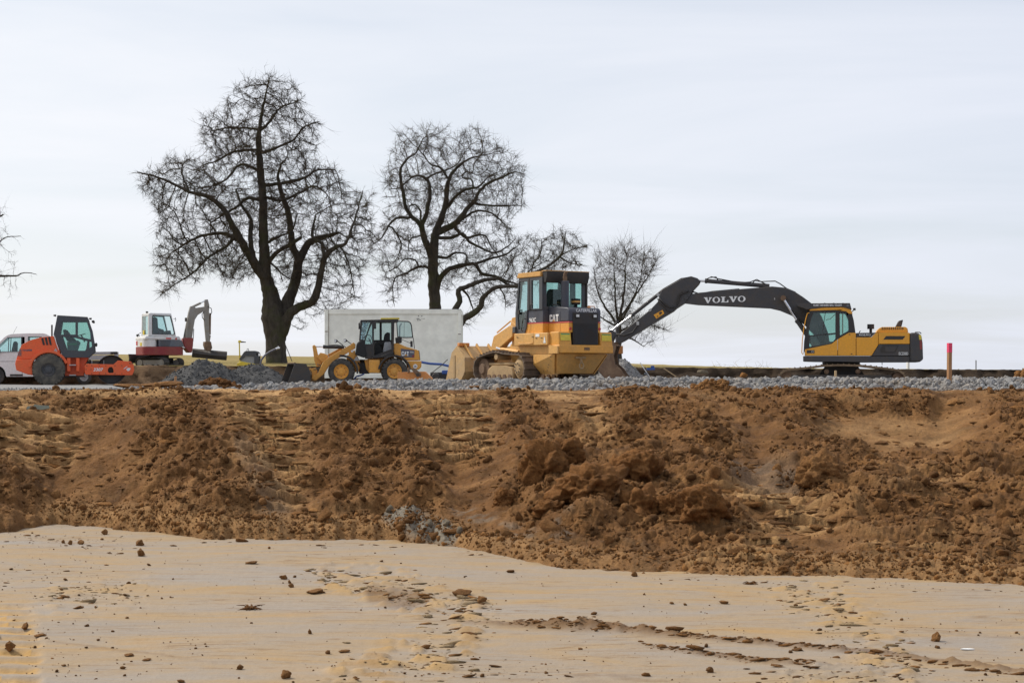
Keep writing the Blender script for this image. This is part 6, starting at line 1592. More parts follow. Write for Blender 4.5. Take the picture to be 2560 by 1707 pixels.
mb = MB(); mb.prism(k.p([(1225, 500), (1250, 470), (1290, 520), (1330, 560), (1330, 610), (1225, 640)]), .6, 1.4); mb.build("dashboard", M["seat_black"], L, bevel=.02)
mb = MB(); mb.tube([k.v(1155 + 40 * math.cos(q / 12 * 6.283), 430 - 36 * math.sin(q / 12 * 6.283), .9 + .12 * math.cos(q / 12 * 6.283)) for q in range(13)], .014, 6); mb.tube([k.v(1225, 560, .9), k.v(1160, 432, .9)], .025, 6); mb.build("steering_wheel", M["seat_black"], L)
mb = MB(); mb.prism(k.p([(1020, 500), (1060, 466), (1110, 464), (1140, 640), (1115, 665), (1005, 630)]), .15, .8); mb.build("cover_bag", M["seat_black"], L, bevel=.05)
mb = MB(); mb.prism(k.p([(1205, 640), (1300, 640), (1440, 585), (1455, 620), (1330, 665), (1205, 672)]), .12, .6); mb.build("cab_step", M["black_trim"], L, bevel=.02)
DR = [(1478, 236), (1615, 240), (1645, 256), (1660, 290), (1676, 436), (1560, 438), (1490, 430)]; DH = [(1490, 250), (1612, 253), (1636, 265), (1648, 295), (1662, 424), (1560, 426), (1500, 418)]
mb = MB(); mb.prism(k.p(DR), .06, .10, [k.p(DH)]); dr = mb.build("door", M["black_trim"], L, bevel=.006)
mb = MB(); mb.prism(k.p(DH), .076, .082); mb.build("pane", M["pale_glass"], dr)
mb = MB(); mb.bar(k.v(1572, 255, .08), k.v(1568, 430, .08), .015, .012); mb.tube([k.v(1676, 436, .08), k.v(1690, 560, .08)], .014, 6); mb.tube([k.v(1545, 455, .08), k.v(1640, 495, .08), k.v(1660, 530, .08)], .010, 6); mb.box(k.x(1642), k.x(1668), .04, .12, k.z(540), k.z(470)); mb.build("handle", M["black_trim"], dr)
mb = MB(); mb.prism(k.p([(1470, 430), (1545, 430), (1545, 490), (1480, 500)]), .3, .9); mb.build("rear_box", M["black_trim"], L, bevel=.02)
mb = MB(); mb.tube([k.v(1545, 260, .8), k.v(1525, 300, .8), k.v(1520, 480, .8)], .03, 8); mb.build("exhaust_pipe", M["bed_grey"], L, smooth=True)
for a, b, w_, h_ in ((1052, 300, 18, 70), (1230, 293, 34, 78)):
    mb = MB(); mb.prism(k.p([(a - w_ / 2, b - h_ / 2), (a + w_ / 2, b - h_ / 2), (a + w_ / 2, b + h_ / 2), (a - w_ / 2, b + h_ / 2)]), .02, .10); mb.tube([k.v(a, b - h_ / 2, .06), k.v(a + 20, 240, .15)], .012, 6); mb.build("mirror", M["black_trim"], L, bevel=.015)
# loader arm
AR = [(945, 515), (985, 485), (1008, 505), (1005, 548), (880, 625), (765, 690), (695, 760), (640, 850), (545, 928), (500, 905), (510, 880), (578, 835), (605, 770), (640, 705), (700, 655)]
for y in (.50, 1.24):
    mb = MB(); mb.prism(k.p(AR), y, y + .08); mb.build("lift_arm", M["cat_yellow"], L, bevel=.01)
mb = MB(); mb.prism(k.p([(503, 525), (525, 510), (548, 530), (575, 650), (620, 720), (600, 760), (555, 770), (525, 690), (515, 600)]), .80, 1.0); mb.build("bell_crank", M["cat_yellow"], L, bevel=.02)
mb = MB(); mb.prism(k.p([(555, 650), (600, 603), (640, 612), (682, 628), (690, 662), (620, 722)]), .70, 1.1); mb.build("arm_gusset", M["cat_yellow"], L, bevel=.015)
mb = MB(); mb.bar(k.v(690, 640, 1.1), k.v(850, 555, 1.1), .08, .12); mb.build("parallel_bar", M["cat_yellow"], L, bevel=.01)
mb = MB(); mb.prism(k.p([(930, 590), (1005, 580), (1005, 695), (960, 700), (930, 680)]), .48, 1.3); mb.build("arm_tower", M["cat_yellow"], L, bevel=.015)
mb = MB(); mb.prism(k.p([(470, 790), (545, 780), (560, 820), (540, 930), (505, 930), (500, 830)]), .6, 1.2); mb.build("coupler", M["cat_yellow"], L, bevel=.015)
mb = MB(); mb.prism(k.p([(985, 698), (1020, 640), (1060, 698)]), .38, .40); mb.build("warning_triangle", M["bed_grey"], L)
mb = MB(); mb.prism(k.p([(955, 575), (985, 575), (980, 600), (958, 600)]), .468, .478); mb.build("small_sticker", M["letter_white"], L)
cylinder(L, (530, 530), (640, 534), (875, 540), .062, .030, k, (.9,), "tilt_cylinder")
mb = MB(); mb.tube([k.v(690, 515, .9), k.v(780, 512, .9), k.v(870, 525, .9), k.v(930, 560, .9)], .015, 6); mb.tube([k.v(560, 740, .6), k.v(600, 745, .6), k.v(600, 790, .6), k.v(520, 800, .6)], .018, 6); mb.tube([k.v(1040, 720, .45), k.v(1070, 770, .45), k.v(1060, 820, .45)], .03, 6); mb.build("hydraulic_hoses", M["black_trim"], L, smooth=True)
for a, b in ((785, 470), (895, 465)):
    mb = MB(); mb.prism(k.p([(a - 25, b - 20), (a + 5, b - 20), (a + 25, b + 4), (a - 18, b + 22)]), .55, .72); lp = mb.build("head_lamp", M["black_trim"], L, bevel=.01)
    mb = MB(); mb.prism(k.p([(a - 24, b - 16), (a + 2, b - 14), (a - 4, b + 10), (a - 16, b + 18)]), .543, .552); mb.build("lens", M["lamp_white"], lp)
    mb = MB(); mb.tube([k.v(a + 20, b + 5, .64), k.v(a + 80, b + 50, .64)], .016, 6); mb.build("lamp_arm", M["black_trim"], L)
mb = MB(); mb.tube([k.v(990, 910, .5), k.v(1020, 880, .5), k.v(1060, 870, .5), k.v(1110, 850, .5)], .03, 6); mb.build("belly_hose", M["blue_hose"], L, smooth=True)
# bucket, turned slightly towards the viewer
bu = empty("bucket_mount", (0, 0, 0)); bpy.data.objects.remove(bu)
PR = [(0, .03), (-.84, 0), (-.575, .76), (-.15, .73), (.01, .40)]
mb = MB(); mb.prism(PR, 0, .03); mb.prism(PR, 1.82, 1.85)
sh_ = [(-.575, .76), (-.15, .73), (.01, .40), (0, .03), (-.84, 0)]; inn = [(-.82, .035), (-.05, .06), (-.04, .39), (-.17, .69), (-.56, .72)]
mb.prism(sh_ + inn, .03, 1.82); o = mb.build("bucket", M["dark_steel"], L, bevel=.006); o.location = k.v(487, 962, .10); o.rotation_euler = (0, 0, math.radians(11))
mb = MB(); mb.bar((-.575, 0, .77), (-.575, 1.85, .77), .05, .03); mb.build("rim_bar", M["rust_steel"], o)

# ------------------------------------------------------------------ white site container
k = Px(0.21684, 670, 750, 980, 960, 56.0)
C = empty("site_container", world(980, 940 + .25 * 56, F / 56.0), 0, "dirty white site container standing behind the small wheel loader", "container"); kz = .10
k = Px(0.21684, 670, 750, 980, 954, 56.0)
x0, x1, zt, zb = k.x(652), k.x(2230), k.z(108), k.z(900)
ct = Vector((x1, 0, 0))
mb = MB(); mb.box(x0 + .12, x1 - .12, .05, 2.38, zb + .15, zt - .2); mb.build("wall", M["box_white"], C)
for a in (x0, x1 - .16):
    for y in (.0, 2.27):
        mb = MB(); mb.box(a, a + .16, y, y + .16, zb, zt - .02); mb.build("corner_post", M["box_white"], C, bevel=.012)
for zz, h_ in ((zt - .21, .20), (zb, .18)):
    mb = MB(); mb.box(x0 + .162, x1 - .162, .0, .12, zz, zz + h_); mb.build("side_rail", M["box_white"], C, bevel=.01)
    mb = MB(); mb.box(x0 + .162, x1 - .162, 2.31, 2.43, zz, zz + h_); mb.build("side_rail", M["box_white"], C, bevel=.01)
    for a in (x0, x1 - .12):
        mb = MB(); mb.box(a + .002, a + .12, .162, 2.268, zz, zz + h_); mb.build("end_rail", M["box_white"], C, bevel=.01)
mb = MB(); mb.box(x0 + .02, x1 - .02, .02, 2.41, zt - .005, zt + .015); mb.build("roof", M["bed_grey"], C)
for a, b in ((1735, 184), (1772, 184), (1720, 215), (1738, 214), (1728, 232), (1752, 230), (1775, 215), (1790, 214), (1802, 214)):
    mb = MB(); r_ = 6 if a < 1760 or b < 200 else 3.5; mb.cyl(k.v(a, b, .046), 'y', k.l(r_), .012, 10); mb.build("vent_hole", M["black_trim"], C)
mb = MB(); mb.box(x0 + .175, x0 + .19, -.012, .0, zb + .6, zt - .03); mb.box(x0 + .01, x0 + .15, -.006, .0, zt - 1.0, zt - .97); mb.box(x1 - .15, x1 - .02, -.006, .0, zt - 1.12, zt - 1.09); mb.build("rust_streak", M["rust_steel"], C)
mb = MB(); mb.box(x0 + .3, x0 + 1.0, -.02, .9, k.z(955), zb); mb.box(x1 - 1.0, x1 - .3, -.02, .9, k.z(955), zb); mb.build("support_beam", M["pale_wood"], C)

# ------------------------------------------------------------------ red and white mini excavator
m_ = .003307
E = side_root("mini_excavator", 392.9, 918.2, 54.0, "small red, grey and white crawler excavator with raised arm behind the roller", "excavator"); E.rotation_euler = (0, 0, math.radians(30))
E.location.y += .6; E.location.z += 0.0
def zz(c): return (1110 - c) * m_
def fX(c, Y): return ((c - 520) * m_ + Y * .5) / .866
def rr_poly(x0, x1, y0, y1, r, n=6):
    P_ = []
    for cx, cy, a0 in ((x1 - r, y1 - r, 0), (x0 + r, y1 - r, 90), (x0 + r, y0 + r, 180), (x1 - r, y0 + r, 270)):
        for i in range(n + 1): a = math.radians(a0 + 90 * i / n); P_.append((cx + r * math.cos(a), cy + r * math.sin(a)))
    return P_
mb = MB(); mb.prism(rr_poly(-1.0, .96, -.76, .76, .34), zz(938), zz(822), axis='z'); mb.build("lower_body", M["mini_red"], E, bevel=.03)
mb = MB(); mb.prism(rr_poly(-.97, -.30, -.74, .74, .34), zz(820), zz(725), axis='z'); mb.build("rear_cover", M["mini_white"], E, bevel=.02)
mb = MB(); mb.prism([(-.29, zz(820)), (.93, zz(820)), (.80, zz(728)), (-.29, zz(725))], -.745, .74); mb.build("side_grille", M["mini_grey"], E, bevel=.012)
for i in range(5):
    mb = MB(); mb.box(-.22, .2 + i * .02, -.752, -.743, zz(812 - i * 17), zz(806 - i * 17)); mb.build("grille_slat", M["black_trim"], E)
mb = MB(); mb.prism([(-.95, zz(723)), (.80, zz(726)), (.70, zz(672)), (-.92, zz(676))], -.735, .735); mb.build("upper_body", M["mini_white"], E, bevel=.04)
mb = MB(); mb.prism([(.50, zz(726)), (.98, zz(835)), (.90, zz(840)), (.40, zz(735))], -.74, .3); mb.build("front_pillar", M["mini_white"], E)
# cab
X0, X1 = -.78, .42
def Cz(l): return [(x, zz(c)) for x, c in l]
SD = Cz([(X0, 672), (X0 + .02, 365), (X0 + .07, 352), (X1 - .12, 362), (X1 - .08, 400), (X1 + .12, 672)]); SH = Cz([(X0 + .17, 650), (X0 + .17, 395), (X0 + .22, 380), (X1 - .14, 388), (X1 - .02, 520), (X1 + .07, 640), (X1 + .04, 654)])
for y in (-.73, .29):
    mb = MB(); mb.prism(SD, y, y + .05, [SH]); mb.build("cab_side", M["mini_white"], E, bevel=.012)
    mb = MB(); mb.prism(SH, y + .02, y + .026); mb.build("window_pane", M["pale_glass"], E)
    mb = MB(); mb.prism(SH, y + .004, y + .046, [[(x * .93 + .07 * (-.18), z * .93 + .07 * zz(520)) for x, z in SH]]); mb.build("window_frame", M["black_trim"], E)
mb = MB(); mb.box(X0 + .05, X1 - .1, -.678, .288, zz(378), zz(352)); mb.build("cab_roof", M["mini_white"], E, bevel=.02)
mb = MB(); mb.prism([(-.678, zz(672)), (.288, zz(672)), (.288, zz(378)), (-.678, zz(378))], X0 + .01, X0 + .05, [[(-.60, zz(652)), (.22, zz(652)), (.22, zz(392)), (-.60, zz(392))]], axis='x'); mb.build("cab_rear", M["mini_white"], E)
mb = MB(); mb.box(X0 + .026, X0 + .032, -.60, .22, zz(652), zz(392)); mb.build("window_pane", M["pale_glass"], E)
mb = MB(); mb.box(X0 - .004, X0 + .006, -.12, .1, zz(650), zz(590)); mb.build("warning_sticker", M["sign_yellow"], E)
mb = MB(); mb.prism(Cz([(-.42, 660), (-.48, 430), (-.40, 400), (-.25, 420), (-.22, 560), (.05, 580), (.1, 660)]), -.45, .0); mb.build("seat", M["seat_black"], E, bevel=.04)
mb = MB(); mb.prism(Cz([(.15, 660), (.2, 600), (.35, 590), (.4, 660)]), -.5, .1); mb.build("console", M["seat_black"], E)
mb = MB(); mb.lathe((X0 + .1, -.2, zz(340)), (-1, 0, -.2), [(0, -.05), (.04, -.05), (.06, .04), (0, .05)], 12); mb.build("work_lamp", M["black_trim"], E)
mb = MB(); mb.box(-.985, -.965, -.35, -.1, zz(810), zz(765)); mb.build("rear_lamp", M["sign_yellow"], E)
mb = MB(); mb.box(-.98, -.96, .3, .5, zz(800), zz(740)); mb.build("rear_reflector", M["label_red"], E)
mb = MB(); mb.tube([(X0 - .05, .4, zz(675)), (X0 - .1, .45, zz(640)), (X0, .4, zz(620))], .015, 6); mb.lathe((X0 - .14, .46, zz(660)), (-1, -.4, 0), [(0, -.02), (.06, -.02), (.06, .03), (0, .03)], 12); mb.build("mirror", M["black_trim"], E)
mb = MB(); mb.box(.05, .30, -.742, -.733, zz(716), zz(694)); mb.build("red_lettering_strip", M["red_stripe"], E)
mb = MB(); mb.prism([(.48, zz(708)), (.535, zz(690)), (.59, zz(708)), (.535, zz(726))], -.742, -.733); mb.build("red_badge", M["label_red"], E)
# boom and stick
def arm(l, y): return [(fX(c, y), zz(r)) for c, r in l]
mb = MB(); mb.prism(arm([(800, 760), (815, 690), (930, 690), (925, 800), (910, 900), (870, 900), (820, 830)], 0), -.22, .22); mb.build("swing_post", M["mini_red"], E, bevel=.03)
mb = MB(); mb.prism(arm([(815, 720), (855, 480), (882, 330), (906, 238), (950, 240), (975, 262), (1110, 235), (1138, 250), (1132, 292), (1070, 312), (1000, 362), (962, 430), (942, 560), (922, 720)], 0), -.07, .07); mb.build("boom", M["arm_grey"], E, bevel=.02)
mb = MB(); mb.prism(arm([(1092, 140), (1130, 135), (1150, 220), (1146, 300), (1150, 560), (1160, 760), (1112, 770), (1088, 500), (1076, 320), (1088, 250)], 0), -.06, .06); mb.build("stick", M["arm_grey"], E, bevel=.015)
mb = MB(); mb.prism(arm([(1085, 740), (1165, 740), (1180, 830), (1160, 870), (1105, 870), (1082, 790)], 0), -.14, .14); mb.build("quick_coupler", M["rust_steel"], E, bevel=.02)
A_ = [Vector((fX(c, 0), 0, zz(r))) for c, r in ((1095, 155), (1040, 190), (935, 248))]
mb = MB(); mb.tube(A_[1:], .055, 12); o = mb.build("stick_cylinder", M["arm_grey"], E, smooth=True); mb = MB(); mb.tube(A_[:2], .03, 10); mb.build("rod", M["chrome"], o)
mb = MB(); mb.tube([(fX(1165, 0), 0, zz(330)), (fX(1160, 0), 0, zz(640))], .045, 10); mb.tube([(fX(1165, 0), 0, zz(650)), (fX(1150, 0), 0, zz(760))], .03, 8); mb.build("bucket_cylinder", M["rust_steel"], E, smooth=True)
mb = MB(); mb.tube([(fX(c, 0), -.16, zz(r)) for c, r in ((845, 740), (850, 600), (880, 380))], .045, 10); mb.build("boom_cylinder", M["arm_grey"], E, smooth=True)
mb = MB()
for l in ([(1120, 240), (1165, 265), (1172, 320), (1150, 370)], [(1075, 310), (1045, 350), (1050, 400), (1080, 440)], [(940, 560), (935, 650), (930, 740)], [(800, 760), (815, 650), (830, 560)]):
    mb.tube([(fX(c, 0), -.14, zz(r)) for c, r in l], .018, 6)
mb.build("hydraulic_hoses", M["black_trim"], E, smooth=True)
mb = MB(); mb.box(fX(825, 0) - .02, fX(825, 0) + .05, -.3, -.18, zz(460), zz(405)); mb.build("boom_lamp", M["black_trim"], E, bevel=.01)
mb = MB(); mb.bar((.42, -.7, zz(430)), (.52, -.72, zz(430)), .02, .02); mb.tube([(.5, -.72, zz(410)), (.53, -.72, zz(440)), (.5, -.72, zz(465))], .012, 6); mb.build("cab_mirror", M["black_trim"], E)
# wide ditching bucket turned across
PR = [(-.26, .02), (.22, .0), (.30, .18), (.20, .36), (-.02, .42), (-.12, .40), (-.05, .33), (.14, .29), (.2, .17), (.16, .06), (-.25, .06)]
mb = MB(); mb.prism(PR, -.78, .78); full = [(-.26, .02), (.22, 0), (.30, .18), (.20, .36), (-.02, .42)]; mb.prism(full, -.81, -.78); mb.prism(full, .78, .81)
o = mb.build("ditching_bucket", M["dark_steel"], E, bevel=.008); o.location = (fX(1150, 0), 0, zz(985)); o.rotation_euler = (math.radians(-5), 0, math.radians(-30 - 78))
# undercarriage, turned the other way
TPm = []
for i in range(24):
    a = -math.pi / 2 + math.pi * i / 11 if i < 12 else math.pi / 2 + math.pi * (i - 12) / 11
    TPm.append(((.62 if i < 12 else -.62) + .20 * math.cos(a), .215 + .20 * math.sin(a)))
for s_ in (-1, 1):
    fm = MB(); fm.box(-.55, .55, s_ * .56 - .1, s_ * .56 + .1, .12, .34); tr = fm.build("track", M["arm_grey"], E); tr.rotation_euler = (0, 0, math.radians(-56))
    belt(tr, TPm, s_ * .56 - .19, s_ * .56 + .19, .10, "rubber", True, .02, .02)
    for a in (-.62, .62, -.3, 0, .3):
        mb = MB(); r_ = .16 if abs(a) > .5 else .07; mb.cyl((a, s_ * .56, .215 if abs(a) > .5 else .1), 'y', r_, .3, 16); mb.build("idler_wheel", M["arm_grey"], tr, smooth=True)
mb = MB(); mb.cyl((0, 0, .48), 'z', .42, .16, 24); mb.box(-.4, .4, -.5, .5, .2, .42); o = mb.build("slew_base", M["black_trim"], E); o.rotation_euler = (0, 0, math.radians(-56))
mb = MB(); mb.prism([(-1.16, .02), (-1.1, 0), (-1.06, .2), (-1.12, .42), (-1.16, .42), (-1.12, .2)], -.85, .85); mb.bar((-1.08, -.3, .2), (-.3, -.3, .3), .1, .1); mb.bar((-1.08, .3, .2), (-.3, .3, .3), .1, .1); o = mb.build("dozer_blade", M["dark_steel"], E); o.rotation_euler = (0, 0, math.radians(-56)); o.location = (0, 0, .2)
# raised bench of ground it stands on
# ------------------------------------------------------------------ tracked loader seen from behind-left
T = empty("track_loader", world(1378.6, 954, F / 86.0), math.radians(33), "big yellow tracked loader seen from behind, muddy tracks, black cab, on the grey stones", "track loader")
T.location.z = 2.735
def zc4(c): return (1490 - c) * .002319
def arcp(cy, cz, r, a0, a1, n=10): return [(cy + r * math.cos(math.radians(a0 + (a1 - a0) * i / n)), cz + r * math.sin(math.radians(a0 + (a1 - a0) * i / n))) for i in range(n + 1)]
TPT = arcp(-.05, .40, .37, 270, 90)[::1] + [(.25, .775), (.7, .80), (1.0, .85), (1.25, .855), (1.6, .80)] + arcp(1.95, .38, .35, 90, -90) + [(1.5, .03), (1.0, .03), (.5, .03)]
for s_ in (-1, 1):
    x0, x1 = (-1.24, -.69) if s_ < 0 else (.69, 1.24); xo = -1.16 if s_ < 0 else 1.16
    fm = MB(); fm.prism([(.28, .07), (1.62, .07), (1.70, .2), (1.66, .36), (1.45, .47), (.75, .47), (.34, .42), (.26, .25)], min(xo, s_ * .78), max(xo, s_ * .78), axis='x')
    tr = fm.build("track", M["mud_caked"], T, bevel=.05, seg=3)
    for j, sh in enumerate(belt(tr, TPT, x0, x1, .175, "track_steel", False, .05, .03, axis='x', name="track_shoe")): pass
    mb = MB(); mb.lathe((s_ * .98, -.05, .40), 'x', [(0, -.24), (.16, -.24), (.20, -.2), (.24, -.19), (.27, -.12), (.34, -.1), (.34, .1), (.27, .12), (.24, .19), (.20, .2), (.16, .24), (0, .24)], 28); mb.build("sprocket", M["mud_caked"], tr, smooth=True)
    for q in range(8):
        a = q * math.pi / 4 + .2; mb = MB(); mb.cyl((s_ * 1.225, -.05 + .13 * math.cos(a), .40 + .13 * math.sin(a)), 'x', .022, .02, 6); mb.build("hub_bolt", M["dark_steel"], tr)
    mb = MB(); mb.lathe((s_ * .98, 1.95, .38), 'x', [(0, -.2), (.14, -.2), (.18, -.14), (.31, -.12), (.31, .12), (.18, .14), (.14, .2), (0, .2)], 26); mb.build("idler", M["rust_steel"], tr, smooth=True)
    for yy in (1.12,):
        mb = MB(); mb.cyl((s_ * .95, yy, .73), 'x', .09, .5, 16); mb.build("carrier_roller", M["mud_caked"], tr, smooth=True)
    for q in range(5):
        mb = MB(); mb.cyl((s_ * .96, .42 + q * .28, .13), 'x', .09, .46, 14); mb.build("bottom_roller", M["rust_steel"], tr, smooth=True)
    mb = MB(); mb.box(min(s_ * .70, s_ * 1.10), max(s_ * .70, s_ * 1.10), .3, 1.7, .47, .56); mb.build("packed_mud", M["mud_caked"], tr, bevel=.04)
# hull
mb = MB()
tv = [(-.86, -1.55, .80), (.86, -1.55, .80), (.62, -1.18, .23), (-.62, -1.18, .23), (-.86, .9, .80), (.86, .9, .80), (.62, .9, .23), (-.62, .9, .23)]
mb.add(tv, [(0, 1, 2, 3), (4, 7, 6, 5), (0, 4, 5, 1), (3, 2, 6, 7), (0, 3, 7, 4), (1, 5, 6, 2)]); mb.build("hull", M["old_yellow"], T, bevel=.02)
for s_ in (-1, 1):
    mb = MB(); mb.slab([(s_ * .90, -1.50, .78), (s_ * .68, -1.16, .22), (s_ * .68, -.55, .22), (s_ * .90, -.45, .5), (s_ * .90, -.45, .78)], (s_, 0, 0), .03); mb.build("guard_plate", M["old_yellow"], T)
for q, (yy, z_) in enumerate(((-1.3, .72), (-1.15, .72), (-1.0, .72), (-1.1, .5), (-1.02, .42), (-.94, .34), (-.75, .33))):
    mb = MB(); mb.cyl((-.925 + (.78 - z_) * .36, yy, z_), 'x', .028, .05, 8); mb.build("plate_bolt", M["rust_steel"], T)
# counterweight
for a, b in ((-.92, -.50), (.50, .92)):
    mb = MB(); mb.prism([(-1.76, .98), (-1.70, 1.41), (-1.26, 1.41), (-1.26, .98)], a, b, axis='x'); mb.build("counterweight", M["cat_yellow"], T, bevel=.03)
    c_ = (a + b) / 2; mb = MB(); mb.slab([(c_ - .17, -1.744, 1.16), (c_ + .17, -1.744, 1.16), (c_ + .17, -1.719, 1.36), (c_ - .17, -1.719, 1.36)], (0, -1, .12), .006); st_ = mb.build("sticker", M["sign_yellow"], T)
    mb = MB(); mb.slab([(c_ - .15, -1.7235, 1.33), (c_ + .15, -1.7235, 1.33), (c_ + .15, -1.7215, 1.355), (c_ - .15, -1.7215, 1.355)], (0, -1, .12), .010); mb.build("sticker_band", M["label_green"], T)
mb = MB(); mb.prism([(-1.78, .81), (-1.76, 1.04), (-1.26, 1.04), (-1.26, .81)], -.93, .93, axis='x'); mb.build("rear_bumper", M["cat_yellow"], T, bevel=.025)
mb = MB(); mb.box(-.09, .09, -1.785, -1.76, .90, .97); mb.build("bumper_slot", M["rust_steel"], T)
mb = MB(); mb.box(-.22, .12, -1.56, -1.44, .66, .72); mb.tube([(-.05, -1.53, .70), (-.05, -1.58, .55)], .04, 8); mb.tube([(-.05 + .07 * math.sin(q / 10 * 6.283), -1.58, .46 + .085 * math.cos(q / 10 * 6.283)) for q in range(11)], .022, 8); mb.build("tow_shackle", M["mud_caked"], T, smooth=True)
mb = MB(); mb.prism([(-1.30, .80), (-1.74, .80), (-1.74, 1.0), (-1.30, 1.04)], -.985, -.94, axis='x'); mb.build("side_bracket", M["old_yellow"], T)
# side tanks
for s_ in (-1, 1):
    a, b = sorted((s_ * .99, s_ * .56))
    mb = MB(); mb.box(a, b, -1.255, -.55, 1.04, 1.39); mb.build("side_tank", M["old_yellow"], T, bevel=.018)
    mb = MB(); mb.box(a, b, -.545, .47, 1.04, 1.39); mb.build("side_tank", M["old_yellow"], T, bevel=.018)
    mb = MB(); mb.box(min(s_ * .62, s_ * .86), max(s_ * .62, s_ * .86), -1.2, .9, .80, 1.04); mb.build("sill", M["old_yellow"], T)
mb = MB(); mb.slab([(-.992, -1.05, 1.10), (-.992, -1.17, 1.10), (-.992, -1.11, 1.30)], (-1, 0, 0), .006); mb.build("warning_triangle", M["letter_white"], T)
mb = MB(); mb.box(-.998, -.99, -.85, -.66, 1.28, 1.36); mb.build("small_sticker", M["letter_white"], T)
for yy, z_ in ((.30, 1.28), (-.50, 1.28), (-.68, 1.24), (-.95, 1.24)):
    mb = MB(); mb.box(-1.005, -.988, yy - .05, yy + .03, z_, z_ + .015); mb.build("latch", M["dark_steel"], T)
mb = MB(); mb.tube([(-1.0, .22, 1.11), (-1.01, .1, 1.09), (-1.01, -.4, 1.09), (-1.0, -.5, 1.11)], .012, 6); mb.build("tank_handle", M["old_yellow"], T)
# hood
mb = MB(); mb.box(-.55, .55, -1.68, -.665, 1.39, 1.67); mb.build("hood_lower", M["cat_yellow"], T, bevel=.02)
mb = MB(); mb.prism([(-1.69, 1.70), (-1.69, 2.02), (-1.62, 2.09), (-.665, 2.16), (-.665, 1.70)], -.553, .553, axis='x'); mb.build("hood", M["navy_grey"], T, bevel=.035, seg=3)
mb = MB(); mb.box(-.556, .556, -1.694, -.665, 1.672, 1.70); mb.build("red_stripe", M["red_stripe"], T)
mb = MB(); mb.box(-.43, .43, -1.72, -1.60, 1.045, 1.95); gr = mb.build("rear_grille", M["black_trim"], T, bevel=.01)
for q in range(13):
    mb = MB(); z_ = 1.09 + q * .045; mb.box(-.40, .40, -1.735, -1.722, z_, z_ + .012); mb.build("grille_slat", M["black_trim"], gr)
for xx in (-.30, .30):
    mb = MB(); mb.box(xx - .075, xx + .075, -1.75, -1.721, 1.80, 1.92); lp = mb.build("work_lamp", M["black_trim"], T, bevel=.01)
    mb = MB(); mb.box(xx - .05, xx + .05, -1.756, -1.751, 1.825, 1.895); mb.build("lens", M["lamp_white"], lp)
    mb = MB(); mb.cyl((xx * 1.68, -1.684, 1.50), 'y', .042, .02, 16); mb.build("tail_lamp", M["label_red"], T)
text_part("lettering", "CATERPILLAR", M["letter_white"], T, (-.32, -1.692, 1.972), (1, 0, 0), (0, 0, 1), .72, .085, offset=.015)
mb = MB(); mb.box(-.562, -.553, -1.25, -.70, 1.705, 2.0); mb.build("side_door", M["navy_grey"], T, bevel=.004)
block_word("CAT", (-.564, -.74, 1.715), (0, -1, 0), (0, 0, 1), .46, .20, .006, "letter_white", T)
mb = MB(); mb.slab([(-.571, -.90, 1.715), (-.571, -1.02, 1.715), (-.571, -.96, 1.775)], (-1, 0, 0), .006); mb.build("badge_triangle", M["cat_yellow"], T)
mb = MB(); mb.box(-.558, -.549, -1.25, -.70, 1.42, 1.66); mb.build("lower_door", M["cat_yellow"], T, bevel=.004)
mb = MB(); mb.cyl((-.25, -1.05, 2.47), 'z', .118, .80, 24); mb.build("muffler", M["navy_grey"], T, smooth=True, bevel=.02)
mb = MB(); mb.cyl((-.25, -1.05, 2.93), 'z', .065, .14, 16); mb.tube([(-.25, -1.05, 2.98), (-.25, -1.05, 3.06), (-.22, -1.08, 3.13)], .05, 12); mb.build("exhaust_tip", M["rust_steel"], T, smooth=True)
mb = MB(); mb.cyl((.16, -1.0, 2.18), 'z', .05, .16, 12); mb.lathe((.16, -1.0, 2.30), 'z', [(0, -.09), (.13, -.09), (.135, -.02), (.135, .07), (0, .09)], 22); mb.build("air_precleaner", M["seat_black"], T, smooth=True)
mb = MB(); mb.cyl((.16, -1.0, 2.29), 'z', .139, .05, 22); mb.build("precleaner_band", M["old_yellow"], T, smooth=True)
mb = MB(); mb.tube([(.48, -1.2, 2.10), (.50, -1.2, 2.16), (.66, -1.2, 2.16), (.70, -1.2, 2.10)], .016, 6); mb.lathe((.44, -1.25, 2.12), 'z', [(.08, -.03), (.02, .06), (0, .06)], 10); mb.build("beacon_bracket", M["attachment_orange"], T)
# cab
mb = MB(); mb.box(-.745, .745, -.66, .30, 1.392, 1.67); mb.build("cab_base", M["cat_yellow"], T, bevel=.015)
mb = MB(); mb.box(-.745, .745, -.66, .30, 1.70, 2.06); mb.build("cab_lower", M["navy_grey"], T, bevel=.015)
mb = MB(); mb.box(-.748, .748, -.662, .20, 1.672, 1.70); mb.build("red_stripe", M["red_stripe"], T)
text_part("lettering", "963C", M["letter_white"], T, (-.752, .02, 1.71), (0, -1, 0), (0, 0, 1), .34, .13, offset=.02)
SD = [(-.665, 2.06), (-.665, 3.0), (.56, 3.0), (.74, 2.0), (.72, 1.38), (.25, 1.38), (.15, 1.6), (.10, 2.06)]
SH = [[(.53, 2.90), (.10, 2.90), (.13, 2.05), (.34, 1.52), (.58, 1.52), (.62, 2.05)], [(-.12, 2.91), (-.50, 2.91), (-.50, 2.10), (-.12, 2.10)]]
for x0 in (-.775, .715):
    mb = MB(); mb.prism(SD, x0, x0 + .06, SH, axis='x'); mb.build("cab_side", M["cab_grey"], T, bevel=.012)
    for h in SH:
        mb = MB(); mb.prism(h, x0 + .026, x0 + .032, axis='x'); mb.build("window_pane", M["pale_glass"], T)
mb = MB(); mb.box(-.785, -.70, -.02, .04, 2.06, 2.98); mb.build("door_post", M["black_trim"], T, bevel=.01)
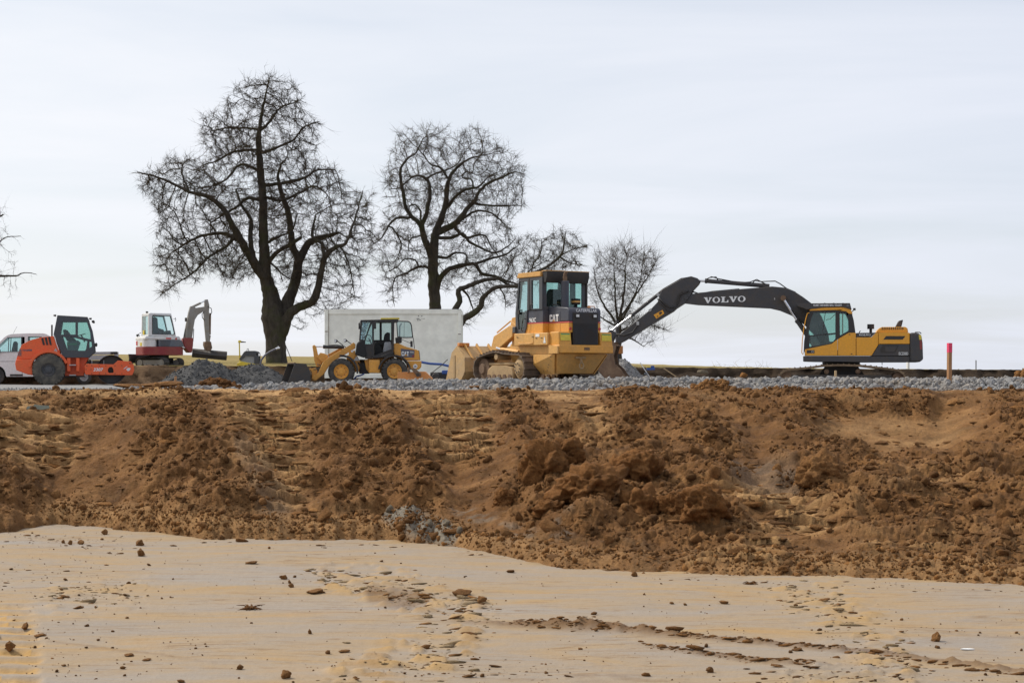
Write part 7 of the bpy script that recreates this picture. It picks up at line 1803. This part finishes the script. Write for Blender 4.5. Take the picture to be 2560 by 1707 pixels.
mb = MB(); mb.prism([(-.714, 2.06), (.714, 2.06), (.714, 3.0), (-.714, 3.0)], -.665, -.62, [[(-.62, 2.15), (.62, 2.15), (.62, 2.86), (-.62, 2.86)]], axis='y'); mb.build("cab_rear", M["cab_grey"], T)
mb = MB(); mb.box(-.62, .62, -.646, -.640, 2.15, 2.86); mb.build("rear_window", M["green_glass"], T)
mb = MB(); mb.slab([(-.70, .715, 2.05), (.70, .715, 2.05), (.70, .55, 2.95), (-.70, .55, 2.95)], (0, 1, .18), .008); mb.build("windscreen", M["pale_glass"], T)
for xx in (-.70, .64):
    mb = MB(); mb.bar((xx + .03, .72, 1.95), (xx + .03, .555, 2.99), .06, .06); mb.build("front_post", M["cab_grey"], T)
mb = MB(); mb.prism([(.715, 1.40), (.72, 2.04), (.68, 2.04), (.68, 1.40)], -.712, .712, axis='x'); mb.build("cab_front", M["cab_grey"], T)
mb = MB(); mb.prism([(-.79, 2.83), (-.86, 3.0), (-.86, 3.155), (-.62, 3.155), (-.668, 2.83)], -.74, .74, axis='x'); mb.build("rear_visor", M["black_trim"], T, bevel=.015)
mb = MB(); mb.prism([(-.61, 3.003), (-.61, 3.15), (.55, 3.15), (.62, 3.05), (.62, 3.003)], -.80, .80, axis='x'); mb.build("cab_roof", M["old_yellow"], T, bevel=.025)
mb = MB(); mb.box(-.755, .755, -.85, -.60, 3.156, 3.175); mb.build("roof_edge", M["old_yellow"], T)
mb = MB(); mb.prism([(-.30, 2.05), (-.42, 2.60), (-.30, 2.68), (-.15, 2.62), (-.08, 2.1), (.25, 2.05), (.25, 1.98), (-.3, 1.98)], -.28, .28, axis='x'); mb.build("seat", M["seat_black"], T, bevel=.05)
mb = MB(); mb.box(.30, .42, -.1, .0, 2.0, 2.9); mb.build("inner_post", M["cab_grey"], T)
mb = MB(); mb.tube([(-.80, -.16, 2.08), (-.86, -.18, 2.06), (-.87, -.20, 2.2), (-.80, -.22, 2.24)], .014, 6); mb.build("cab_handle", M["black_trim"], T)
mb = MB(); mb.tube([(-.80, .30, 1.46), (-.86, .28, 1.5), (-.87, .20, 1.78), (-.85, .14, 1.84), (-.80, .12, 1.80)], .014, 6); mb.build("door_handle", M["black_trim"], T)
mb = MB(); mb.box(-.84, -.76, .66, .80, 1.42, 1.60); mb.build("step_box", M["cab_grey"], T, bevel=.01)
mb = MB(); mb.box(-.80, -.776, .50, .62, 1.95, 2.08); mb.build("door_lock", M["black_trim"], T)
mb = MB(); mb.tube([(-.5, -1.1, 2.16), (-.56, -.9, 2.2), (-.3, -.67, 2.22)], .015, 6); mb.build("wiper", M["black_trim"], T)
mb = MB(); mb.box(-.72, .72, -.62, .70, 1.395, 1.98); mb.build("cab_inner", M["seat_black"], T)
mb = MB(); mb.box(.735, .80, -.7, -.6, 2.15, 2.9); mb.build("side_mirror", M["black_trim"], T, bevel=.02)
mb = MB(); mb.prism([(.5, .83), (1.2, .83), (1.2, 1.5), (.8, 1.55), (.5, 1.3)], -.6, .6, axis='x'); mb.build("front_frame", M["old_yellow"], T, bevel=.02)
# lift arms and linkage
for s_ in (-1, 1):
    a, b = sorted((s_ * .74, s_ * .56))
    mb = MB(); mb.prism([(2.75, .35), (2.35, .55), (2.22, .80), (1.98, 1.35), (1.08, 1.66), (.92, 1.60), (.95, 1.32), (1.6, 1.02), (1.9, .70), (2.5, .22)], a, b, axis='x'); mb.build("lift_arm", M["old_yellow"], T, bevel=.02)
    mb = MB(); mb.tube([(s_ * .86, .4, .86), (s_ * .86, 1.35, .95)], .06, 12); o = mb.build("lift_cylinder", M["old_yellow"], T, smooth=True); mb = MB(); mb.tube([(s_ * .86, 1.35, .95), (s_ * .80, 1.7, 1.0)], .035, 10); mb.build("rod", M["chrome"], o)
    mb = MB(); mb.tube([(s_ * .70, .75, 1.62), (s_ * .70, 1.1, 1.78), (s_ * .66, 1.9, 1.46)], .022, 8); mb.build("arm_rail", M["old_yellow"], T)
mb = MB(); mb.prism([(1.0, 1.5), (1.0, 1.72), (1.35, 1.95), (1.75, 1.90), (1.85, 1.6), (1.6, 1.3), (1.3, 1.25)], -.25, .25, axis='x'); mb.build("bell_crank", M["old_yellow"], T, bevel=.03)
mb = MB(); mb.tube([(0, .8, 1.72), (0, 1.7, 1.84)], .08, 12); mb.build("tilt_cylinder", M["old_yellow"], T, smooth=True)
mb = MB(); mb.tube([(-.3, 1.4, 1.9), (-.3, 1.4, 2.05), (-.3, 1.1, 2.12), (-.5, .8, 2.0)], .02, 6); mb.build("hydraulic_hose", M["black_trim"], T, smooth=True)
mb = MB(); mb.bar((0, 1.8, 1.7), (0, 2.75, .9), .14, .12); mb.build("tilt_link", M["old_yellow"], T)
# bucket
PR = [(2.75, .30), (2.95, .06), (3.80, .02), (3.86, .06), (3.52, .88), (3.22, 1.08), (2.76, .72)]
for xx in (-1.27, 1.22):
    mb = MB(); mb.prism(PR, xx, xx + .05, axis='x'); mb.build("bucket_side", M["muddy_yellow"], T, bevel=.008)
    mb = MB(); mb.prism([(3.30, .10), (3.42, .10), (3.40, .80), (3.30, .80)], xx - .02, xx + .07, axis='x'); mb.build("side_cutter", M["mud_caked"], T, bevel=.006)
sh_ = [(3.22, 1.08), (2.76, .72), (2.75, .30), (2.95, .06), (3.80, .02)]; inn = [(3.78, .06), (2.97, .10), (2.80, .32), (2.81, .70), (3.22, 1.03)]
mb = MB(); mb.prism(sh_ + inn, -1.22, 1.22, axis='x'); mb.build("bucket_shell", M["muddy_yellow"], T, bevel=.008)
for xx in (-1.05, -.62, -.2, .25, .65, 1.05):
    mb = MB(); mb.prism([(3.21, 1.09), (2.74, .72), (2.66, .70), (3.16, 1.16)], xx, xx + .05, axis='x'); mb.build("bucket_rib", M["old_yellow"], T, bevel=.006)
mb = MB(); mb.prism([(3.14, 1.07), (3.27, 1.07), (3.27, 1.17), (3.14, 1.17)], -1.22, -.86, axis='x'); mb.build("spill_guard", M["attachment_orange"], T, bevel=.01)

# ------------------------------------------------------------------ small things on the yard
# orange grading bucket
k = Px(0.21684, 670, 750, 1035, 962, 74.0)
A = side_root("grading_bucket", 1035, 961, 74.0, "small orange grading bucket lying in front of the wheel loader's rear wheel", "bucket")
mb = MB(); mb.prism(k.p([(1488, 950), (1497, 838), (1510, 830), (1600, 880), (1730, 940), (1725, 955)]), .0, .03); mb.build("side_plate", M["attachment_orange"], A, bevel=.006)
mb = MB(); mb.prism(k.p([(1497, 838), (1640, 832), (1810, 828), (1890, 905), (1890, 955), (1495, 955)]), .04, .70); mb.build("shell", M["attachment_orange"], A, bevel=.012)
mb = MB(); mb.prism(k.p([(1612, 845), (1605, 790), (1625, 778), (1640, 830)]), -.04, .10); mb.prism(k.p([(1640, 790), (1690, 790), (1765, 850), (1762, 885), (1720, 885)]), -.05, .12); mb.build("hitch", M["rust_steel"], A, bevel=.01)
mb = MB(); mb.cyl(k.v(1728, 868, .04), 'y', .06, .24, 14); mb.build("hitch_pin", M["dark_steel"], A, smooth=True)
# pump set and hoses by the container
k = Px(0.21684, 670, 750, 1090, 962, 62.0)
G = side_root("pump_set", 1097, 960, 62.0, "dark pump set between the wheel loader and the tracked loader's bucket", "pump")
G.location.x = world(1097, 960, F / 62.0).x
mb = MB(); mb.box(-.35, .42, 0, .6, .08, .48); mb.build("housing", M["black_trim"], G, bevel=.04)
mb = MB(); mb.lathe((-.12, -.05, .28), 'y', [(0, -.1), (.15, -.1), (.17, 0), (.17, .1), (0, .1)], 18); mb.build("pump_body", M["dark_steel"], G, smooth=True)
mb = MB(); mb.box(.12, .44, -.04, .3, .4, .56); mb.build("fuel_tank", M["blue_hose"], G, bevel=.03)
mb = MB(); mb.tube([(-.3, .1, .45), (.1, .1, .75), (.36, .1, 1.0)], .018, 6); mb.tube([(-.38, 0, .04), (.45, 0, .04)], .025, 6); mb.build("frame_tube", M["dark_steel"], G)
mb = MB(); d_ = F / 60.0; p0_, p1_ = world(1053, 905, d_), world(1120, 914, d_); c_ = (p0_ + p1_) / 2
mb.tube([p0_ - c_, Vector((-.2, .02, .01)), Vector((.3, -.02, -.02)), p1_ - c_ + Vector((.6, 0, -.15)), p1_ - c_ + Vector((.9, 0, -.6))], .05, 8); o = mb.build("blue_pipe", M["blue_hose"], None, smooth=True); o.location = c_; tag(o, "blue plastic pipe lying along the foot of the container", "pipe")
# vibrating plate
k = Px(0.17857, 300, 720, 620, 912, 53.0)
Pl = side_root("plate_compactor", 620, 912, 53.0, "yellow vibrating plate with dark roll frame and upright handle near the big tree", "compactor")
mb = MB(); mb.prism(k.p([(1635, 1085), (1640, 1050), (1700, 1025), (1790, 1045), (1900, 1060), (1920, 1090)]), .0, .6); mb.build("base_plate", M["sign_yellow"], Pl, bevel=.02)
mb = MB(); mb.prism(k.p([(1680, 1010), (1740, 955), (1800, 948), (1880, 950), (1885, 1060), (1690, 1040)]), .06, .54); mb.build("engine_cover", M["grey_cloth"], Pl, bevel=.03)
FR = [(1665, 1000), (1735, 895), (1760, 880), (1880, 878), (1920, 890), (1940, 915), (1942, 1065), (1880, 1065), (1880, 950), (1760, 950), (1690, 1010)]
for y in (0.0, .55):
    mb = MB(); mb.prism(k.p(FR), y, y + .05, [k.p([(1905, 910), (1930, 915), (1930, 950), (1905, 945)])]); mb.build("roll_frame", M["cab_grey"], Pl, bevel=.01)
mb = MB(); mb.prism(k.p([(1735, 895), (1760, 880), (1880, 878), (1910, 886), (1910, 905), (1760, 905)]), .052, .548); mb.build("frame_top", M["cab_grey"], Pl, bevel=.01)
mb = MB(); mb.tube([k.v(1762, 880, .3), k.v(1768, 848, .3), k.v(1780, 845, .3), k.v(1790, 878, .3)], .014, 6); mb.build("lifting_eye", M["cab_grey"], Pl)
mb = MB(); mb.tube([k.v(1668, 1040, .3), k.v(1660, 900, .3), k.v(1656, 760, .3)], [.035, .03, .028], 8); mb.lathe(k.v(1662, 748, .3), 'z', [(0, -.05), (.07, -.05), (.08, 0), (.06, .06), (0, .06)], 12); mb.build("tow_bar", M["sign_yellow"], Pl, smooth=True)
mb = MB(); mb.tube([k.v(1640, 755, .3), k.v(1680, 752, .3), k.v(1748, 756, .3)], [.03, .035, .02], 8); mb.build("grip", M["black_trim"], Pl, smooth=True)
# hose with coupling
o_ = world(660, 912, F / 54.0); mb = MB(); HP = [world(a, b, F / 54.0) - o_ for a, b in ((651, 912), (653, 900), (662, 888), (675, 879), (690, 872))]
mb.tube(HP, .045, 10); h_ = mb.build("water_hose", M["letter_dark"], None, smooth=True); h_.location = o_; tag(h_, "dark blue hose with metal coupling arching up beside the big tree", "hose")
mb = MB(); mb.tube([HP[-1], HP[-1] + Vector((.12, 0, .05)), HP[-1] + Vector((.16, 0, .02))], .055, 10); mb.tube([HP[-1] + Vector((.1, 0, .06)), HP[-1] + Vector((.1, 0, .13))], .02, 6); mb.build("coupling", M["chrome"], h_, smooth=True)
# guy rod by the tree
o_ = world(722, 905, F / 56.0); mb = MB(); mb.tube([world(712, 858, F / 56.0) - o_, world(730, 903, F / 56.0) - o_], .018, 6); o = mb.build("leaning_rod", M["dark_steel"]); o.location = o_; tag(o, "thin rod leaning against the trunk of the tallest tree", "rod")
# stakes
def stake(name, u, v0, v1, d, w_, mat, lab, lean=0.0, point=False):
    b_ = world(u, v1, d); h_ = (v1 - v0) / F * d; mb_ = MB(); zb_ = -.25
    mb_.add([(x, y, z) for z, q in ((zb_, 1), (h_ * .93, 1), (h_, .75)) for x, y in ((-w_ * q, -w_ * q), (w_ * q, -w_ * q), (w_ * q, w_ * q), (-w_ * q, w_ * q))],
            [(3, 2, 1, 0), (0, 1, 5, 4), (1, 2, 6, 5), (2, 3, 7, 6), (3, 0, 4, 7), (4, 5, 9, 8), (5, 6, 10, 9), (6, 7, 11, 10), (7, 4, 8, 11), (8, 9, 10, 11)])
    o_ = mb_.build(name, M[mat]); o_.location = b_; o_.rotation_euler = (0, lean, .3); tag(o_, lab, "stake"); return o_, h_
o, h_ = stake("survey_stake", 2373, 858, 962, 43.0, .046, "stake_wood", "thick wooden stake with bright pink top on the slope edge", .01)
mb = MB(); mb.box(-.049, .049, -.049, .049, h_ * .78, h_ + .006); mb.build("painted_top", M["tape_pink"], o)
stake("survey_stake", 437, 940, 962, 58, .035, "stake_wood", "short wooden peg leaning in front of the dark gravel heap", .12)
stake("survey_stake", 2089, 926, 948, 57, .03, "pale_wood", "small pale pointed peg in front of the excavator's track")
stake("white_post", 2270, 905, 930, 88, .06, "letter_white", "white post in the field below the excavator's counterweight")
stake("thin_post", 2440, 900, 926, 95, .02, "dark_steel", "thin dark post standing in the field at the far right")
stake("white_post", 2396, 922, 930, 92, .035, "bed_grey", "tiny pale peg in the field between stake and thin post")
# dark post with orange lamp
o, h_ = stake("lamp_post", 1543, 800, 912, F / 66.0, .055, "volvo_grey", "dark square post with orange warning lamp beside the tracked loader")
o["category"] = "post"
mb = MB(); mb.box(.03, .20, -.10, .10, .42, .72); mb.cyl((-.06, -.02, .56), 'x', .04, .06, 10); mb.build("warning_lamp", M["attachment_orange"], o, bevel=.03)
# levelling staff, tool and plank on the dug edge
o_ = world(1612, 944, F / 62.0); mb = MB(); mb.bar(world(1600, 906, F / 62.0) - o_, world(1624, 942, F / 62.0) - o_, .05, .03); o = mb.build("levelling_staff", M["lamp_white"]); o.location = o_; tag(o, "white levelling staff leaning on the dark earth bank", "staff")
mb = MB(); mb.box(-.02, .1, -.08, .0, .12, .2); mb.bar((.05, 0, .15), (.28, 0, -.05), .03, .03); mb.build("staff_foot", M["mini_grey"], o)
o_ = world(1628, 922, F / 58.0); mb = MB(); mb.box(-.18, .16, 0, .2, -.05, .06); mb.box(-.02, .14, .02, .18, .06, .14); o = mb.build("tool_case", M["blue_hose"], None, bevel=.02); o.location = o_; tag(o, "small blue and yellow tool case on the dark earth bank", "tool case")
mb = MB(); mb.box(-.2, -.02, -.01, .15, .06, .10); mb.build("yellow_lid", M["sign_yellow"], o)
o_ = world(1675, 932, F / 60.0); mb = MB(); mb.bar(world(1660, 921, F / 60.0) - o_, world(1690, 941, F / 60.0) - o_, .12, .035); o = mb.build("plank", M["pale_wood"]); o.location = o_; tag(o, "pale wooden plank leaning down the dark earth bank", "plank")
for u, v, lab in ((1858, 938, "orange-brown clod on the stones in front of the excavator's boom"), (1757, 930, "grey stone block in the dark earth bank")):
    p = world(u, v, F / 66.0); V_, Fc = clod_variant(3, u, .5); o = np_obj("earth_clod", V_ * np.array([.2, .15, .1]), Fc, M["crumb_soil" if u > 1800 else "pale_clod"]); o.location = p; tag(o, lab, "clod")
# dry stalks on the skyline
rsK = np.random.RandomState(9); mb = MB()
for i in range(46):
    u = 1780 + rsK.uniform(0, 170); p = Vector(((u - 1280) / F * 132, 132, 0)); z0 = float(crest_z(np.array([p.x]))[0]) - .1; h_ = rsK.uniform(.2, .8) if i % 4 == 0 else rsK.uniform(.1, .3)
    mb.tube([(p.x, 132 + rsK.normal(), z0), (p.x + rsK.normal() * .1, 132, z0 + h_ * .6), (p.x + rsK.normal() * .25, 132, z0 + h_)], [.010, .008, .004], 3)
o = mb.build("dry_stalks", M["dry_grass"]); tag(o, kind="stuff")
for o in list(bpy.data.objects):
    if o.name.startswith("hydraulic_hoses"): split_loose(o, "hydraulic_hose")
